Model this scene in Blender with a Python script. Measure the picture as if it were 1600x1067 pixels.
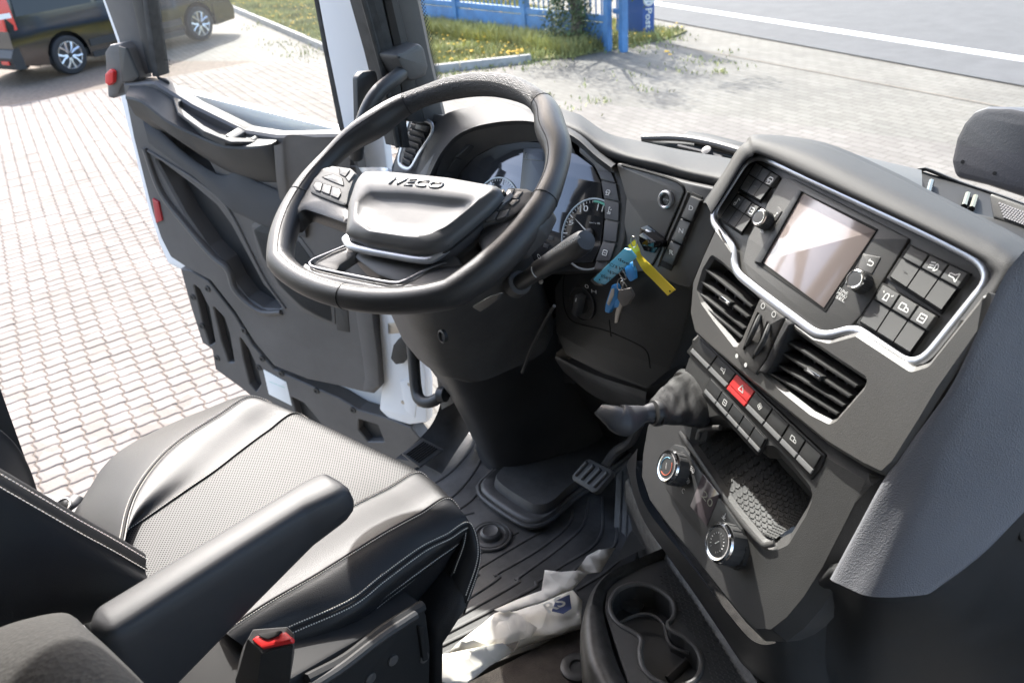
import bpy, bmesh, math, random
from math import sin, cos, pi, radians, sqrt, floor, atan2
from mathutils import Vector as V3, Matrix
from mathutils.geometry import tessellate_polygon
rnd = random.Random(7)
for o in list(bpy.data.objects): bpy.data.objects.remove(o)
SC = bpy.context.scene
COL = SC.collection

# ------------------------------------------------------------------ camera
# cab frame: x to the passenger side, y forward, z up from the cab floor
F_PX = 1291.0
CAM = V3((0.27, 0.0, 1.27))
def _basis(pitch, roll, yaw):
    p, r, y = map(radians, (pitch, roll, yaw))
    f = V3((-sin(y)*cos(p), cos(y)*cos(p), -sin(p)))
    rt = V3((cos(y), sin(y), 0)); up = rt.cross(f)
    return cos(r)*rt - sin(r)*up, sin(r)*rt + cos(r)*up, f
CR, CU, CF = _basis(30, 5, 46)
cd = bpy.data.cameras.new('camera'); cam = bpy.data.objects.new('camera', cd); COL.objects.link(cam)
cd.sensor_fit = 'HORIZONTAL'; cd.sensor_width = 36; cd.lens = F_PX*36/1600
cd.clip_start = 0.02; cd.clip_end = 600
cd.dof.use_dof = True; cd.dof.focus_distance = 1.15; cd.dof.aperture_fstop = 9
cam.matrix_world = Matrix(((CR.x, CU.x, -CF.x, CAM.x), (CR.y, CU.y, -CF.y, CAM.y), (CR.z, CU.z, -CF.z, CAM.z), (0, 0, 0, 1)))
SC.camera = cam

# ------------------------------------------------------------------ light
SUN_AZ = (-0.90, 0.436)      # horizontal direction towards the sun: ahead of the cab and to its left
SUN_EL = 43
W = bpy.data.worlds.new('World'); SC.world = W; W.use_nodes = True
wn = W.node_tree.nodes; wl = W.node_tree.links
sky = wn.new('ShaderNodeTexSky'); sky.sky_type = 'NISHITA'; sky.sun_disc = False
sky.sun_elevation = radians(SUN_EL); sky.sun_rotation = atan2(SUN_AZ[0], SUN_AZ[1])
sky.air_density = 1.0; sky.dust_density = 3.0; sky.ozone_density = 1.0
wn['Background'].inputs[1].default_value = 0.15
wl.new(sky.outputs[0], wn['Background'].inputs[0])
sd = bpy.data.lights.new('sun', 'SUN'); sd.energy = 2.4; sd.angle = radians(0.6); sd.color = (1, .975, .94)
sun = bpy.data.objects.new('sun', sd); COL.objects.link(sun)
sv = V3((SUN_AZ[0]*cos(radians(SUN_EL)), SUN_AZ[1]*cos(radians(SUN_EL)), sin(radians(SUN_EL))))
sun.rotation_euler = sv.to_track_quat('Z', 'Y').to_euler(); sun.location = (-6, 6, 12)
SC.view_settings.view_transform = 'Standard'; SC.view_settings.look = 'None'
SC.view_settings.gamma = 1; SC.view_settings.use_curve_mapping = False
SC.view_settings.exposure = 2.3
SC.render.engine = 'CYCLES'
SC.cycles.max_bounces = 8; SC.cycles.transparent_max_bounces = 12

# ------------------------------------------------------------------ geometry helpers
Z = V3((0, 0, 1))
def ray(x, y): return (x-800)/F_PX*CR - (y-533.5)/F_PX*CU + CF
def hit(x, y, p0, n):
    r = ray(x, y); return CAM + r*((p0-CAM).dot(n)/r.dot(n))
def Pz(x, y, z): return hit(x, y, V3((0, 0, z)), Z)
def Py(x, y, v): return hit(x, y, V3((0, v, 0)), V3((0, 1, 0)))
def Px(x, y, v): return hit(x, y, V3((v, 0, 0)), V3((1, 0, 0)))
class PL:
    """a surface plane: u runs along it, v up it, n out of it towards the cab"""
    def __init__(s, p0, yaw=0, tilt=0, axes=None):
        s.p0 = V3(p0)
        if axes: s.u, s.v, s.n = axes
        else:
            a, t = radians(yaw), radians(tilt)
            s.u = V3((cos(a), -sin(a), 0)); h = V3((-sin(a), -cos(a), 0))
            s.n = cos(t)*h + sin(t)*Z; s.v = s.n.cross(s.u)
    def pt(s, x, y, h=0): return hit(x, y, s.p0+s.n*h, s.n)
    def uv(s, x, y, h=0):
        d = s.pt(x, y, h)-s.p0; return (d.dot(s.u), d.dot(s.v))
    def w(s, u, v, h=0): return s.p0+s.u*u+s.v*v+s.n*h
    def shifted(s, h): return PL(s.p0+s.n*h, axes=(s.u, s.v, s.n))
def area2(p): return sum(p[i][0]*p[(i+1) % len(p)][1]-p[(i+1) % len(p)][0]*p[i][1] for i in range(len(p)))/2
def rounded(poly, r, seg=4):
    if r <= 0: return list(poly)
    out = []; n = len(poly)
    for i in range(n):
        a, b, c = V3((*poly[i-1], 0)), V3((*poly[i], 0)), V3((*poly[(i+1) % n], 0))
        e1, e2 = a-b, c-b; l1, l2 = e1.length, e2.length
        if l1 < 1e-6 or l2 < 1e-6: continue
        e1 /= l1; e2 /= l2
        ang = math.acos(max(-1, min(1, e1.dot(e2))))
        if ang > 2.95: out.append((b.x, b.y)); continue
        d = min(r/math.tan(ang/2), .45*l1, .45*l2)
        p, q = b+e1*d, b+e2*d
        for k in range(seg+1):
            t = k/seg; z = p*(1-t)**2+b*2*t*(1-t)+q*t*t; out.append((z.x, z.y))
    return out
def offset(poly, d):
    """inset a ccw polygon by d"""
    n = len(poly); out = []
    for i in range(n):
        a, b, c = poly[i-1], poly[i], poly[(i+1) % n]
        d1 = V3((b[0]-a[0], b[1]-a[1], 0)); d2 = V3((c[0]-b[0], c[1]-b[1], 0))
        if d1.length < 1e-9 or d2.length < 1e-9: out.append(b); continue
        d1.normalize(); d2.normalize()
        n1, n2 = V3((-d1.y, d1.x, 0)), V3((-d2.y, d2.x, 0)); m = n1+n2
        k = m.length_squared
        if k < .2: m = n1; k = 1; f = 1
        else: f = min(2/k, 2.2)
        out.append((b[0]+m.x*d*f, b[1]+m.y*d*f))
    return out
def crv(pts, n, closed=False):
    """Catmull-Rom through pts, resampled to n points"""
    P = [V3(p) for p in pts]; m = len(P); out = []
    segs = m if closed else m-1
    g = (lambda i: P[i % m]) if closed else (lambda i: P[i] if 0 <= i < m else (P[0]*2-P[1] if i < 0 else P[-1]*2-P[-2]))
    L = [0]
    for i in range(segs): L.append(L[-1]+max((g(i+1)-g(i)).length, 1e-6))
    for k in range(n):
        s = L[-1]*k/(n if closed else n-1)
        i = 0
        while i < segs-1 and s > L[i+1]: i += 1
        t = (s-L[i])/(L[i+1]-L[i]); a, b, c, d = g(i-1), g(i), g(i+1), g(i+2)
        out.append(.5*((2*b)+(c-a)*t+(2*a-5*b+4*c-d)*t*t+(3*b-a-3*c+d)*t**3))
    return out

class MB:
    def __init__(s): s.v = []; s.f = []; s.uv = None
    def add(s, vs, fs):
        k = len(s.v); s.v += [tuple(v) for v in vs]; s.f += [tuple(i+k for i in f) for f in fs]; return s
    def loft(s, rings, closed=True, cap0=True, cap1=True):
        n = len(rings[0]); vs = [p for r in rings for p in r]; fs = []
        for j in range(len(rings)-1):
            for i in range(n if closed else n-1):
                a, b = j*n+i, j*n+(i+1) % n; fs.append((a, b, b+n, a+n))
        if closed and cap0: fs.append(tuple(range(n))[::-1])
        if closed and cap1: fs.append(tuple(range((len(rings)-1)*n, len(rings)*n)))
        return s.add(vs, fs)
    def slab(s, pl, px, h0, h1, r=0, bev=.0012, seg=4, raw=False):
        """extruded plate: outline px (photo pixels on the front face, or local uv if raw)"""
        q = list(px) if raw else [pl.uv(x, y, h1) for x, y in px]
        if area2(q) < 0: q.reverse()
        q = rounded(q, r, seg)
        if bev > 0:
            rings = [[pl.w(u, v, h0) for u, v in q], [pl.w(u, v, h1-bev) for u, v in q],
                     [pl.w(u, v, h1-bev*.3) for u, v in offset(q, bev*.3)], [pl.w(u, v, h1) for u, v in offset(q, bev)]]
        else: rings = [[pl.w(u, v, h0) for u, v in q], [pl.w(u, v, h1) for u, v in q]]
        n = len(q); k = len(s.v)
        s.loft(rings, True, True, False)
        top = [V3((*x, 0)) for x in (offset(q, bev) if bev > 0 else q)]
        base = k+(len(rings)-1)*n
        for t in tessellate_polygon([top]): 
            a, b, c = t
            if (top[b]-top[a]).cross(top[c]-top[a]).z < 0: a, c = c, a
            s.f.append((base+a, base+b, base+c))
        return s
    def plate(s, pl, px, holes, h0, h1, hd=None, r=0, hr=0, raw=False, bev=.002):
        """slab with holes, hole walls run down to hd"""
        hd = h0 if hd is None else hd
        q = list(px) if raw else [pl.uv(x, y, h1) for x, y in px]
        if area2(q) < 0: q.reverse()
        q = rounded(q, r, 5)
        s.loft([[pl.w(u, v, h0) for u, v in q], [pl.w(u, v, h1-bev) for u, v in q]], True, False, False)
        loops = [offset(q, bev)]
        s.loft([[pl.w(u, v, h1-bev) for u, v in q], [pl.w(u, v, h1) for u, v in loops[0]]], True, False, False)
        for hpx in holes:
            g = list(hpx) if raw else [pl.uv(x, y, h1) for x, y in hpx]
            if area2(g) > 0: g.reverse()
            g = rounded(g, hr, 4)
            g2 = offset(g, bev)
            s.loft([[pl.w(u, v, h1) for u, v in g2], [pl.w(u, v, h1-bev) for u, v in g], [pl.w(u, v, hd) for u, v in g]][::-1], True, False, False)
            loops.append(g2)
        allp = [V3((*x, 0)) for l in loops for x in l]
        tri = []
        for a, b, c in tessellate_polygon([[V3((*x, 0)) for x in l] for l in loops]):
            if (allp[b]-allp[a]).cross(allp[c]-allp[a]).z < 0: a, c = c, a
            tri.append((a, b, c))
        return s.add([pl.w(p.x, p.y, h1) for p in allp], tri)
    def tube(s, pts, r, seg=10, closed=False, flat=None, up=None, caps=True):
        n = len(pts); rs = r if isinstance(r, (list, tuple)) else [r]*n
        P = [V3(p) for p in pts]; rings = []; nr = None
        for i in range(n):
            a = P[i-1] if (i > 0 or closed) else P[i]; b = P[(i+1) % n] if (i < n-1 or closed) else P[i]
            t = (b-a).normalized()
            if up is not None: nr = (V3(up)-t*t.dot(V3(up))).normalized()
            elif nr is None:
                nr = t.orthogonal().normalized()
            else: nr = (nr-t*t.dot(nr)).normalized()
            bi = t.cross(nr); k = flat or 1
            rings.append([P[i]+(nr*cos(2*pi*j/seg)*k+bi*sin(2*pi*j/seg))*rs[i] for j in range(seg)])
        if closed:
            vs = [p for q in rings for p in q]
            fs = [(j*seg+i, j*seg+(i+1) % seg, ((j+1) % n)*seg+(i+1) % seg, ((j+1) % n)*seg+i) for j in range(n) for i in range(seg)]
            return s.add(vs, fs)
        return s.loft(rings, True, caps, caps)
    def lathe(s, c, axis, prof, seg=24, xdir=None):
        """prof: list of (radius, height along axis)"""
        ax = V3(axis).normalized(); x = (V3(xdir)-ax*ax.dot(V3(xdir))).normalized() if xdir else ax.orthogonal().normalized(); y = ax.cross(x)
        rings = [[V3(c)+ax*h+(x*cos(2*pi*i/seg)+y*sin(2*pi*i/seg))*max(r, 1e-5) for i in range(seg)] for r, h in prof]
        return s.loft(rings)
    def box(s, c, ax, half, bev=0):
        c = V3(c); x, y, z = [V3(a) for a in ax]; hx, hy, hz = half
        pl = PL(c, axes=(x, y, z))
        return s.slab(pl, [(-hx, -hy), (hx, -hy), (hx, hy), (-hx, hy)], -hz, hz, 0, bev, raw=True)
    def quad(s, a, b, c, d): return s.add([a, b, c, d], [(0, 1, 2, 3)])
    def surf(s, rows, su=6, sv=6, wrap=False):
        """smooth surface through a grid of control points (rows of equal length)"""
        nv = (len(rows)-1)*sv+1; m = len(rows[0]); nu = m*su if wrap else (m-1)*su+1
        def cr(P, n, cl=False):
            out = []; k = len(P); seg = k if cl else k-1
            g = (lambda i: P[i % k]) if cl else (lambda i: P[i] if 0 <= i < k else (P[0]*2-P[1] if i < 0 else P[-1]*2-P[-2]))
            per = n//seg if cl else (n-1)//seg
            for i in range(seg):
                for j in range(per):
                    t = j/per; a, b, c, d = g(i-1), g(i), g(i+1), g(i+2)
                    out.append(.5*((2*b)+(c-a)*t+(2*a-5*b+4*c-d)*t*t+(3*b-a-3*c+d)*t**3))
            if not cl: out.append(P[-1].copy())
            return out
        R = [cr([V3(p) for p in r], nu, wrap) for r in rows]
        cols = [cr([R[j][i] for j in range(len(rows))], nv) for i in range(nu)]
        vs = [cols[i][j] for j in range(nv) for i in range(nu)]
        fs = [(j*nu+i, j*nu+(i+1) % nu, (j+1)*nu+(i+1) % nu, (j+1)*nu+i) for j in range(nv-1) for i in range(nu if wrap else nu-1)]
        du = sum((cols[i+1][nv//2]-cols[i][nv//2]).length for i in range(nu-1)); dv = sum((cols[nu//2][j+1]-cols[nu//2][j]).length for j in range(nv-1))
        uv = [(i/(nu-1)*du, j/(nv-1)*dv) for j in range(nv) for i in range(nu)]
        s.uv = (s.uv or [(0, 0)]*len(s.v))+uv
        s.add(vs, fs); s.cols = cols
        return s
TEXTS = []
def thing(name, label, cat, loc, group=None):
    o = bpy.data.objects.new(name, None); COL.objects.link(o); o.location = loc; o.empty_display_size = .05
    o['label'] = label; o['category'] = cat
    if group: o['group'] = group
    return o
def tag(o, label, cat, group=None):
    o['label'] = label; o['category'] = cat
    if group: o['group'] = group
    return o
def link(name, me, parent=None, kind=None):
    o = bpy.data.objects.new(name, me); COL.objects.link(o)
    if parent is not None:
        o.parent = parent
        if parent.type == 'EMPTY': o.location = -parent.location
    if kind: o['kind'] = kind
    return o
def mk(name, mb, mat, parent=None, kind=None, ang=35, label=None, flip=False, fix=False):
    me = bpy.data.meshes.new(name); me.from_pydata(mb.v, [], mb.f)
    if flip: me.flip_normals()
    if fix:
        bm = bmesh.new(); bm.from_mesh(me); bmesh.ops.recalc_face_normals(bm, faces=bm.faces); bm.to_mesh(me); bm.free()
    if mb.uv and len(mb.uv) == len(mb.v):
        l = me.uv_layers.new(name='UVMap')
        for lp in me.loops: l.data[lp.index].uv = mb.uv[lp.vertex_index]
    me.materials.append(mat); me.shade_smooth(); me.set_sharp_from_angle(angle=radians(ang))
    o = link(name, me, parent, kind)
    if label: o['label'] = label
    return o
def struct(name, mb, mat, **k): return mk(name, mb, mat, None, 'structure', **k)
def text(s, pl, a, b, hgt, mat, parent, name='lettering', h=0.0006, bold=False, squash=1.0, shear=0, depth=.0002, up_flip=False):
    """lettering on plane pl, baseline from photo pixel a to b"""
    A, B = pl.pt(*a, h), pl.pt(*b, h); TEXTS.append((s, A, B, pl.n.copy(), hgt, mat, parent, name, shear, depth, bold))
def flush_text():
    made = []
    for s, A, B, n, hgt, mat, parent, name, shear, depth, bold in TEXTS:
        cu = bpy.data.curves.new(name, 'FONT'); cu.body = s; cu.size = 1; cu.shear = shear; cu.resolution_u = 3
        if bold: cu.offset = .018
        ob = bpy.data.objects.new(name, cu); COL.objects.link(ob); made.append(ob)
    dg = bpy.context.evaluated_depsgraph_get()
    for ob, (s, A, B, n, hgt, mat, parent, name, shear, depth, bold) in zip(made, TEXTS):
        me = bpy.data.meshes.new_from_object(ob.evaluated_get(dg))
        xs = [v.co.x for v in me.vertices]; ys = [v.co.y for v in me.vertices]
        x0, x1, y0, y1 = min(xs), max(xs), min(ys), max(ys); L = (B-A).length; u = (B-A).normalized(); v = n.cross(u)
        for q in me.vertices:
            q.co = A+u*((q.co.x-x0)/(x1-x0)*L)+v*((q.co.y-y0)/max(y1-y0, 1e-6)*hgt)+n*q.co.z
        if depth > .0003:
            bm = bmesh.new(); bm.from_mesh(me)
            r = bmesh.ops.extrude_face_region(bm, geom=bm.faces[:])
            bmesh.ops.translate(bm, vec=n*depth, verts=[g for g in r['geom'] if isinstance(g, bmesh.types.BMVert)])
            bmesh.ops.recalc_face_normals(bm, faces=bm.faces); bm.to_mesh(me); bm.free()
        me.materials.clear(); me.materials.append(mat)
        c = ob.data; bpy.data.objects.remove(ob); bpy.data.curves.remove(c)
        me.name = name; link(name, me, parent)

# ------------------------------------------------------------------ materials
def nodes(m): return m.node_tree.nodes, m.node_tree.links
def M(name, col, rough=.5, metal=0, bump=None, spec=.5, var=0, coat=0, dust=0, vscale=6, roughvar=0):
    """bump: (kind, scale, strength); var: colour mottling; dust: pale grey film"""
    m = bpy.data.materials.new(name); m.use_nodes = True; N, L = nodes(m); b = N['Principled BSDF']
    b.inputs['Base Color'].default_value = (*col, 1); b.inputs['Roughness'].default_value = rough; b.inputs['Metallic'].default_value = metal
    b.inputs['Specular IOR Level'].default_value = spec
    if coat: b.inputs['Coat Weight'].default_value = coat; b.inputs['Coat Roughness'].default_value = .08
    tc = N.new('ShaderNodeTexCoord')
    if var or dust or roughvar:
        nz = N.new('ShaderNodeTexNoise'); nz.inputs['Scale'].default_value = vscale; nz.inputs['Detail'].default_value = 6; nz.inputs['Roughness'].default_value = .65
        L.new(tc.outputs['Object'], nz.inputs['Vector'])
        if var or dust:
            mx = N.new('ShaderNodeMix'); mx.data_type = 'RGBA'
            mx.inputs['A'].default_value = (*[c*(1-var) for c in col], 1)
            mx.inputs['B'].default_value = (*[c*(1+var)+dust for c in col], 1)
            mr = N.new('ShaderNodeMapRange'); mr.inputs['From Min'].default_value = .35; mr.inputs['From Max'].default_value = .7
            L.new(nz.outputs['Fac'], mr.inputs['Value']); L.new(mr.outputs[0], mx.inputs['Factor']); L.new(mx.outputs['Result'], b.inputs['Base Color'])
        if roughvar:
            rr = N.new('ShaderNodeMapRange'); rr.inputs['To Min'].default_value = rough-roughvar; rr.inputs['To Max'].default_value = rough+roughvar
            L.new(nz.outputs['Fac'], rr.inputs['Value']); L.new(rr.outputs[0], b.inputs['Roughness'])
    if bump:
        k, sc, st = bump
        if k == 'noise':
            t = N.new('ShaderNodeTexNoise'); t.inputs['Scale'].default_value = sc; t.inputs['Detail'].default_value = 3; o = t.outputs['Fac']
        elif k == 'cell':
            t = N.new('ShaderNodeTexVoronoi'); t.feature = 'F1'; t.inputs['Scale'].default_value = sc; o = t.outputs['Distance']
        L.new(tc.outputs['Object'], t.inputs['Vector'])
        bp = N.new('ShaderNodeBump'); bp.inputs['Strength'].default_value = st; bp.inputs['Distance'].default_value = .002
        L.new(o, bp.inputs['Height']); L.new(bp.outputs[0], b.inputs['Normal'])
    return m
def dots(m, scale, rad, col, bump=.4):
    """fine round perforations laid out on the surface's uv map (metres)"""
    N, L = nodes(m); b = N['Principled BSDF']
    uv = N.new('ShaderNodeUVMap'); mp = N.new('ShaderNodeMapping'); mp.inputs['Scale'].default_value = (scale, scale, 1); mp.inputs['Rotation'].default_value = (0, 0, .785)
    fr = N.new('ShaderNodeVectorMath'); fr.operation = 'FRACTION'; sb = N.new('ShaderNodeVectorMath'); sb.operation = 'SUBTRACT'; sb.inputs[1].default_value = (.5, .5, 0)
    ln = N.new('ShaderNodeVectorMath'); ln.operation = 'LENGTH'; lt = N.new('ShaderNodeMath'); lt.operation = 'LESS_THAN'; lt.inputs[1].default_value = rad
    L.new(uv.outputs[0], mp.inputs[0]); L.new(mp.outputs[0], fr.inputs[0]); L.new(fr.outputs[0], sb.inputs[0]); L.new(sb.outputs[0], ln.inputs[0]); L.new(ln.outputs['Value'], lt.inputs[0])
    mx = N.new('ShaderNodeMix'); mx.data_type = 'RGBA'; mx.inputs['A'].default_value = b.inputs['Base Color'].default_value; mx.inputs['B'].default_value = (*col, 1)
    L.new(lt.outputs[0], mx.inputs['Factor']); L.new(mx.outputs['Result'], b.inputs['Base Color'])
    ra = N.new('ShaderNodeMapRange'); ra.inputs['To Min'].default_value = b.inputs['Roughness'].default_value; ra.inputs['To Max'].default_value = .95
    L.new(lt.outputs[0], ra.inputs[0]); L.new(ra.outputs[0], b.inputs['Roughness'])
    bp = N.new('ShaderNodeBump'); bp.invert = True; bp.inputs['Strength'].default_value = bump; bp.inputs['Distance'].default_value = .001
    L.new(lt.outputs[0], bp.inputs['Height']); L.new(bp.outputs[0], b.inputs['Normal'])
    return m
def glassmat(name, tint, veil, gloss=.06, rough=.02):
    """thin pane: lets light straight through, a faint reflection and a pale haze painted over it"""
    m = bpy.data.materials.new(name); m.use_nodes = True; N, L = nodes(m)
    for n in list(N):
        if n.type == 'BSDF_PRINCIPLED': N.remove(n)
    out = N['Material Output']
    tr = N.new('ShaderNodeBsdfTransparent'); tr.inputs[0].default_value = (*tint, 1)
    gl = N.new('ShaderNodeBsdfGlossy'); gl.inputs['Roughness'].default_value = rough
    df = N.new('ShaderNodeBsdfDiffuse'); df.inputs[0].default_value = (.6, .6, .58, 1)
    tl = N.new('ShaderNodeBsdfTranslucent'); tl.inputs[0].default_value = (.6, .6, .58, 1)
    ge = N.new('ShaderNodeNewGeometry'); dt = N.new('ShaderNodeVectorMath'); dt.operation = 'DOT_PRODUCT'; L.new(ge.outputs['Incoming'], dt.inputs[0]); L.new(ge.outputs['Normal'], dt.inputs[1])
    ab_ = N.new('ShaderNodeMath'); ab_.operation = 'ABSOLUTE'; L.new(dt.outputs['Value'], ab_.inputs[0])
    om = N.new('ShaderNodeMath'); om.operation = 'SUBTRACT'; om.inputs[0].default_value = 1; L.new(ab_.outputs[0], om.inputs[1])
    pw = N.new('ShaderNodeMath'); pw.operation = 'POWER'; pw.inputs[1].default_value = 5; L.new(om.outputs[0], pw.inputs[0])
    ad = N.new('ShaderNodeMath'); ad.operation = 'MULTIPLY_ADD'; ad.inputs[1].default_value = .9; ad.inputs[2].default_value = gloss; L.new(pw.outputs[0], ad.inputs[0]); ad.use_clamp = True
    m1 = N.new('ShaderNodeMixShader'); L.new(ad.outputs[0], m1.inputs[0]); L.new(tr.outputs[0], m1.inputs[1]); L.new(gl.outputs[0], m1.inputs[2])
    md = N.new('ShaderNodeMixShader'); md.inputs[0].default_value = .6; L.new(df.outputs[0], md.inputs[1]); L.new(tl.outputs[0], md.inputs[2])
    nz = N.new('ShaderNodeTexNoise'); nz.inputs['Scale'].default_value = 9; nz.inputs['Detail'].default_value = 5
    mr = N.new('ShaderNodeMapRange'); mr.inputs['To Min'].default_value = veil*.5; mr.inputs['To Max'].default_value = veil*1.5  # whitish haze of the pane, put in as diffuse colour
    tc = N.new('ShaderNodeTexCoord'); L.new(tc.outputs['Object'], nz.inputs['Vector']); L.new(nz.outputs['Fac'], mr.inputs[0])
    m2 = N.new('ShaderNodeMixShader'); L.new(mr.outputs[0], m2.inputs[0]); L.new(m1.outputs[0], m2.inputs[1]); L.new(md.outputs[0], m2.inputs[2])
    L.new(m2.outputs[0], out.inputs[0]); return m

plastic = M('dark textured plastic', (.053, .052, .051), .5, bump=('noise', 800, .2), var=.1, dust=.008)
plastic_b = M('black smooth plastic', (.030, .030, .030), .45, bump=('noise', 1300, .08), var=.2, dust=.006, roughvar=.08)
plastic_g = M('grey textured plastic', (.072, .069, .066), .5, bump=('noise', 800, .2), var=.14, dust=.01, vscale=11)
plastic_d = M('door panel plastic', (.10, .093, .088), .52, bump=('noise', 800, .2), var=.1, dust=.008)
plastic_l = M('window ledge plastic', (.06, .058, .056), .5, spec=.35, bump=('noise', 800, .15), var=.06)
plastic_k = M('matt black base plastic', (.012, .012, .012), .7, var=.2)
plastic_w = M('worn floor plastic', (.07, .067, .064), .45, bump=('noise', 500, .15), var=.25, dust=.03, vscale=9)
padgrey = M('blue grey soft panel', (.165, .167, .182), .6, bump=('cell', 700, .28), var=.09, dust=.006, vscale=3.5, roughvar=.08)
paddark = M('black soft dash skin', (.04, .04, .041), .62, spec=.3, bump=('cell', 1000, .14), var=.07)
leather = M('black leather', (.020, .020, .021), .43, spec=.26, bump=('cell', 800, .16), var=.1, roughvar=.06)
leatherperf = dots(M('perforated leather', (.026, .026, .026), .52, spec=.27), 260, .27, (.004, .004, .004), .25)
wheelskin = M('steering wheel leather', (.026, .026, .027), .38, bump=('cell', 1000, .22), var=.08)
wheelperf = M('perforated wheel leather', (.024, .024, .025), .42, bump=('cell', 620, .9))
fabric = M('dark fabric', (.036, .034, .031), .95, bump=('cell', 240, .35), var=.2, vscale=220)
satin = M('satin airbag plastic', (.07, .07, .071), .46, bump=('noise', 1500, .06), var=.04)
silver = M('silver trim', (.5, .51, .54), .36, .75)
chrome = M('chrome', (.7, .7, .7), .14, 1)
steel = M('bare steel', (.42, .4, .37), .35, 1, var=.2)
piano = M('gloss black', (.006, .006, .007), .1)
keyblack = M('black key plastic', (.03, .03, .03), .48, bump=('noise', 900, .1), dust=.006, vscale=30)
keygrey = M('grey button plastic', (.075, .075, .075), .6, spec=.3, dust=.01, var=.05)
fascia = M('grey fascia plastic', (.095, .092, .088), .47, bump=('noise', 800, .15), var=.06, dust=.008)
ink = M('white print', (.75, .75, .73), .6)
thread = M('pale thread', (.62, .58, .53), .8)
seamdark = M('dark gap', (.006, .006, .006), .8)
red = M('red plastic', (.62, .03, .03), .38)
rubber = M('floor mat rubber', (.068, .066, .064), .5, bump=('noise', 700, .2), var=.35, dust=.022, vscale=10)
carpet = M('dark floor carpet', (.03, .027, .024), .95, bump=('noise', 600, .8), var=.3, dust=.012, vscale=40)
whitepaint = M('white lorry paint', (.78, .79, .8), .22, coat=.6)
headliner = M('pale headliner', (.55, .53, .5), .9)
sealrub = M('rubber door seal', (.02, .02, .02), .6, dust=.02, var=.3, vscale=30)
# ------------------------------------------------------------------ outdoors
GZ = -1.5
def G(x, y, dz=0): return Pz(x, y, GZ+dz)
# paving colour
def pavemat(name, base, pat):
    m = bpy.data.materials.new(name); m.use_nodes = True; N, L = nodes(m); b = N['Principled BSDF']; b.inputs['Roughness'].default_value = .85
    tc = N.new('ShaderNodeNewGeometry')
    nz = N.new('ShaderNodeTexNoise'); nz.inputs['Scale'].default_value = .9; nz.inputs['Detail'].default_value = 8; nz.inputs['Roughness'].default_value = .7
    L.new(tc.outputs['Position'], nz.inputs['Vector'])
    cr = N.new('ShaderNodeMix'); cr.data_type = 'RGBA'; cr.inputs['A'].default_value = (*[c*.78 for c in base], 1); cr.inputs['B'].default_value = (*[min(c*1.15, .9) for c in base], 1)
    mr = N.new('ShaderNodeMapRange'); mr.inputs['From Min'].default_value = .3; mr.inputs['From Max'].default_value = .7
    L.new(nz.outputs['Fac'], mr.inputs[0]); L.new(mr.outputs[0], cr.inputs['Factor']); last = cr.outputs['Result']
    if pat == 'brick':
        mp = N.new('ShaderNodeMapping'); mp.inputs['Rotation'].default_value = (0, 0, radians(15.4)); L.new(tc.outputs['Position'], mp.inputs[0])
        wv = N.new('ShaderNodeTexNoise'); wv.inputs['Scale'].default_value = 9; L.new(mp.outputs[0], wv.inputs[0])
        av = N.new('ShaderNodeVectorMath'); av.operation = 'MULTIPLY_ADD'; av.inputs[1].default_value = (.03, .03, 0); L.new(wv.outputs['Color'], av.inputs[0]); L.new(mp.outputs[0], av.inputs[2])
        bk = N.new('ShaderNodeTexBrick'); bk.inputs['Scale'].default_value = 1; bk.inputs['Mortar Size'].default_value = .006; bk.inputs['Brick Width'].default_value = .22; bk.inputs['Row Height'].default_value = .115
        bk.inputs['Color1'].default_value = (1, 1, 1, 1); bk.inputs['Color2'].default_value = (.8, .79, .78, 1); bk.inputs['Mortar'].default_value = (.5, .47, .42, 1)
        L.new(av.outputs[0], bk.inputs['Vector'])
        mu = N.new('ShaderNodeMix'); mu.data_type = 'RGBA'; mu.blend_type = 'MULTIPLY'; mu.inputs['Factor'].default_value = 1
        L.new(last, mu.inputs['A']); L.new(bk.outputs['Color'], mu.inputs['B']); last = mu.outputs['Result']
    else:
        vr_ = N.new('ShaderNodeTexVoronoi'); vr_.inputs['Scale'].default_value = 7.5; L.new(tc.outputs['Position'], vr_.inputs['Vector'])
        sp_ = N.new('ShaderNodeSeparateColor'); L.new(vr_.outputs['Color'], sp_.inputs[0])
        m3 = N.new('ShaderNodeMix'); m3.data_type = 'RGBA'; m3.inputs['A'].default_value = (.80, .77, .74, 1); m3.inputs['B'].default_value = (1.08, 1.06, 1.05, 1); L.new(sp_.outputs[0], m3.inputs['Factor'])
        mu = N.new('ShaderNodeMix'); mu.data_type = 'RGBA'; mu.blend_type = 'MULTIPLY'; mu.inputs['Factor'].default_value = 1
        L.new(last, mu.inputs['A']); L.new(m3.outputs['Result'], mu.inputs['B']); last = mu.outputs['Result']
    L.new(last, b.inputs['Base Color'])
    n2 = N.new('ShaderNodeTexNoise'); n2.inputs['Scale'].default_value = 60; L.new(tc.outputs['Position'], n2.inputs['Vector'])
    bp = N.new('ShaderNodeBump'); bp.inputs['Strength'].default_value = .3; bp.inputs['Distance'].default_value = .01; L.new(n2.outputs['Fac'], bp.inputs['Height']); L.new(bp.outputs[0], b.inputs['Normal'])
    return m
pave = pavemat('pale concrete paving', (.135, .126, .108), 'brick')
stone = pavemat('concrete paver', (.182, .157, .137), 'plain')
jointsand = M('joint sand', (.13, .10, .075), .95, var=.3, vscale=14)
asphalt = M('asphalt', (.068, .068, .07), .9, bump=('noise', 80, .5), var=.12, vscale=3)
roadwhite = M('road paint', (.7, .7, .68), .7, var=.08, vscale=9)
kerbmat = M('kerb concrete', (.3, .29, .27), .9, bump=('noise', 60, .5), var=.25, vscale=5)
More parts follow.
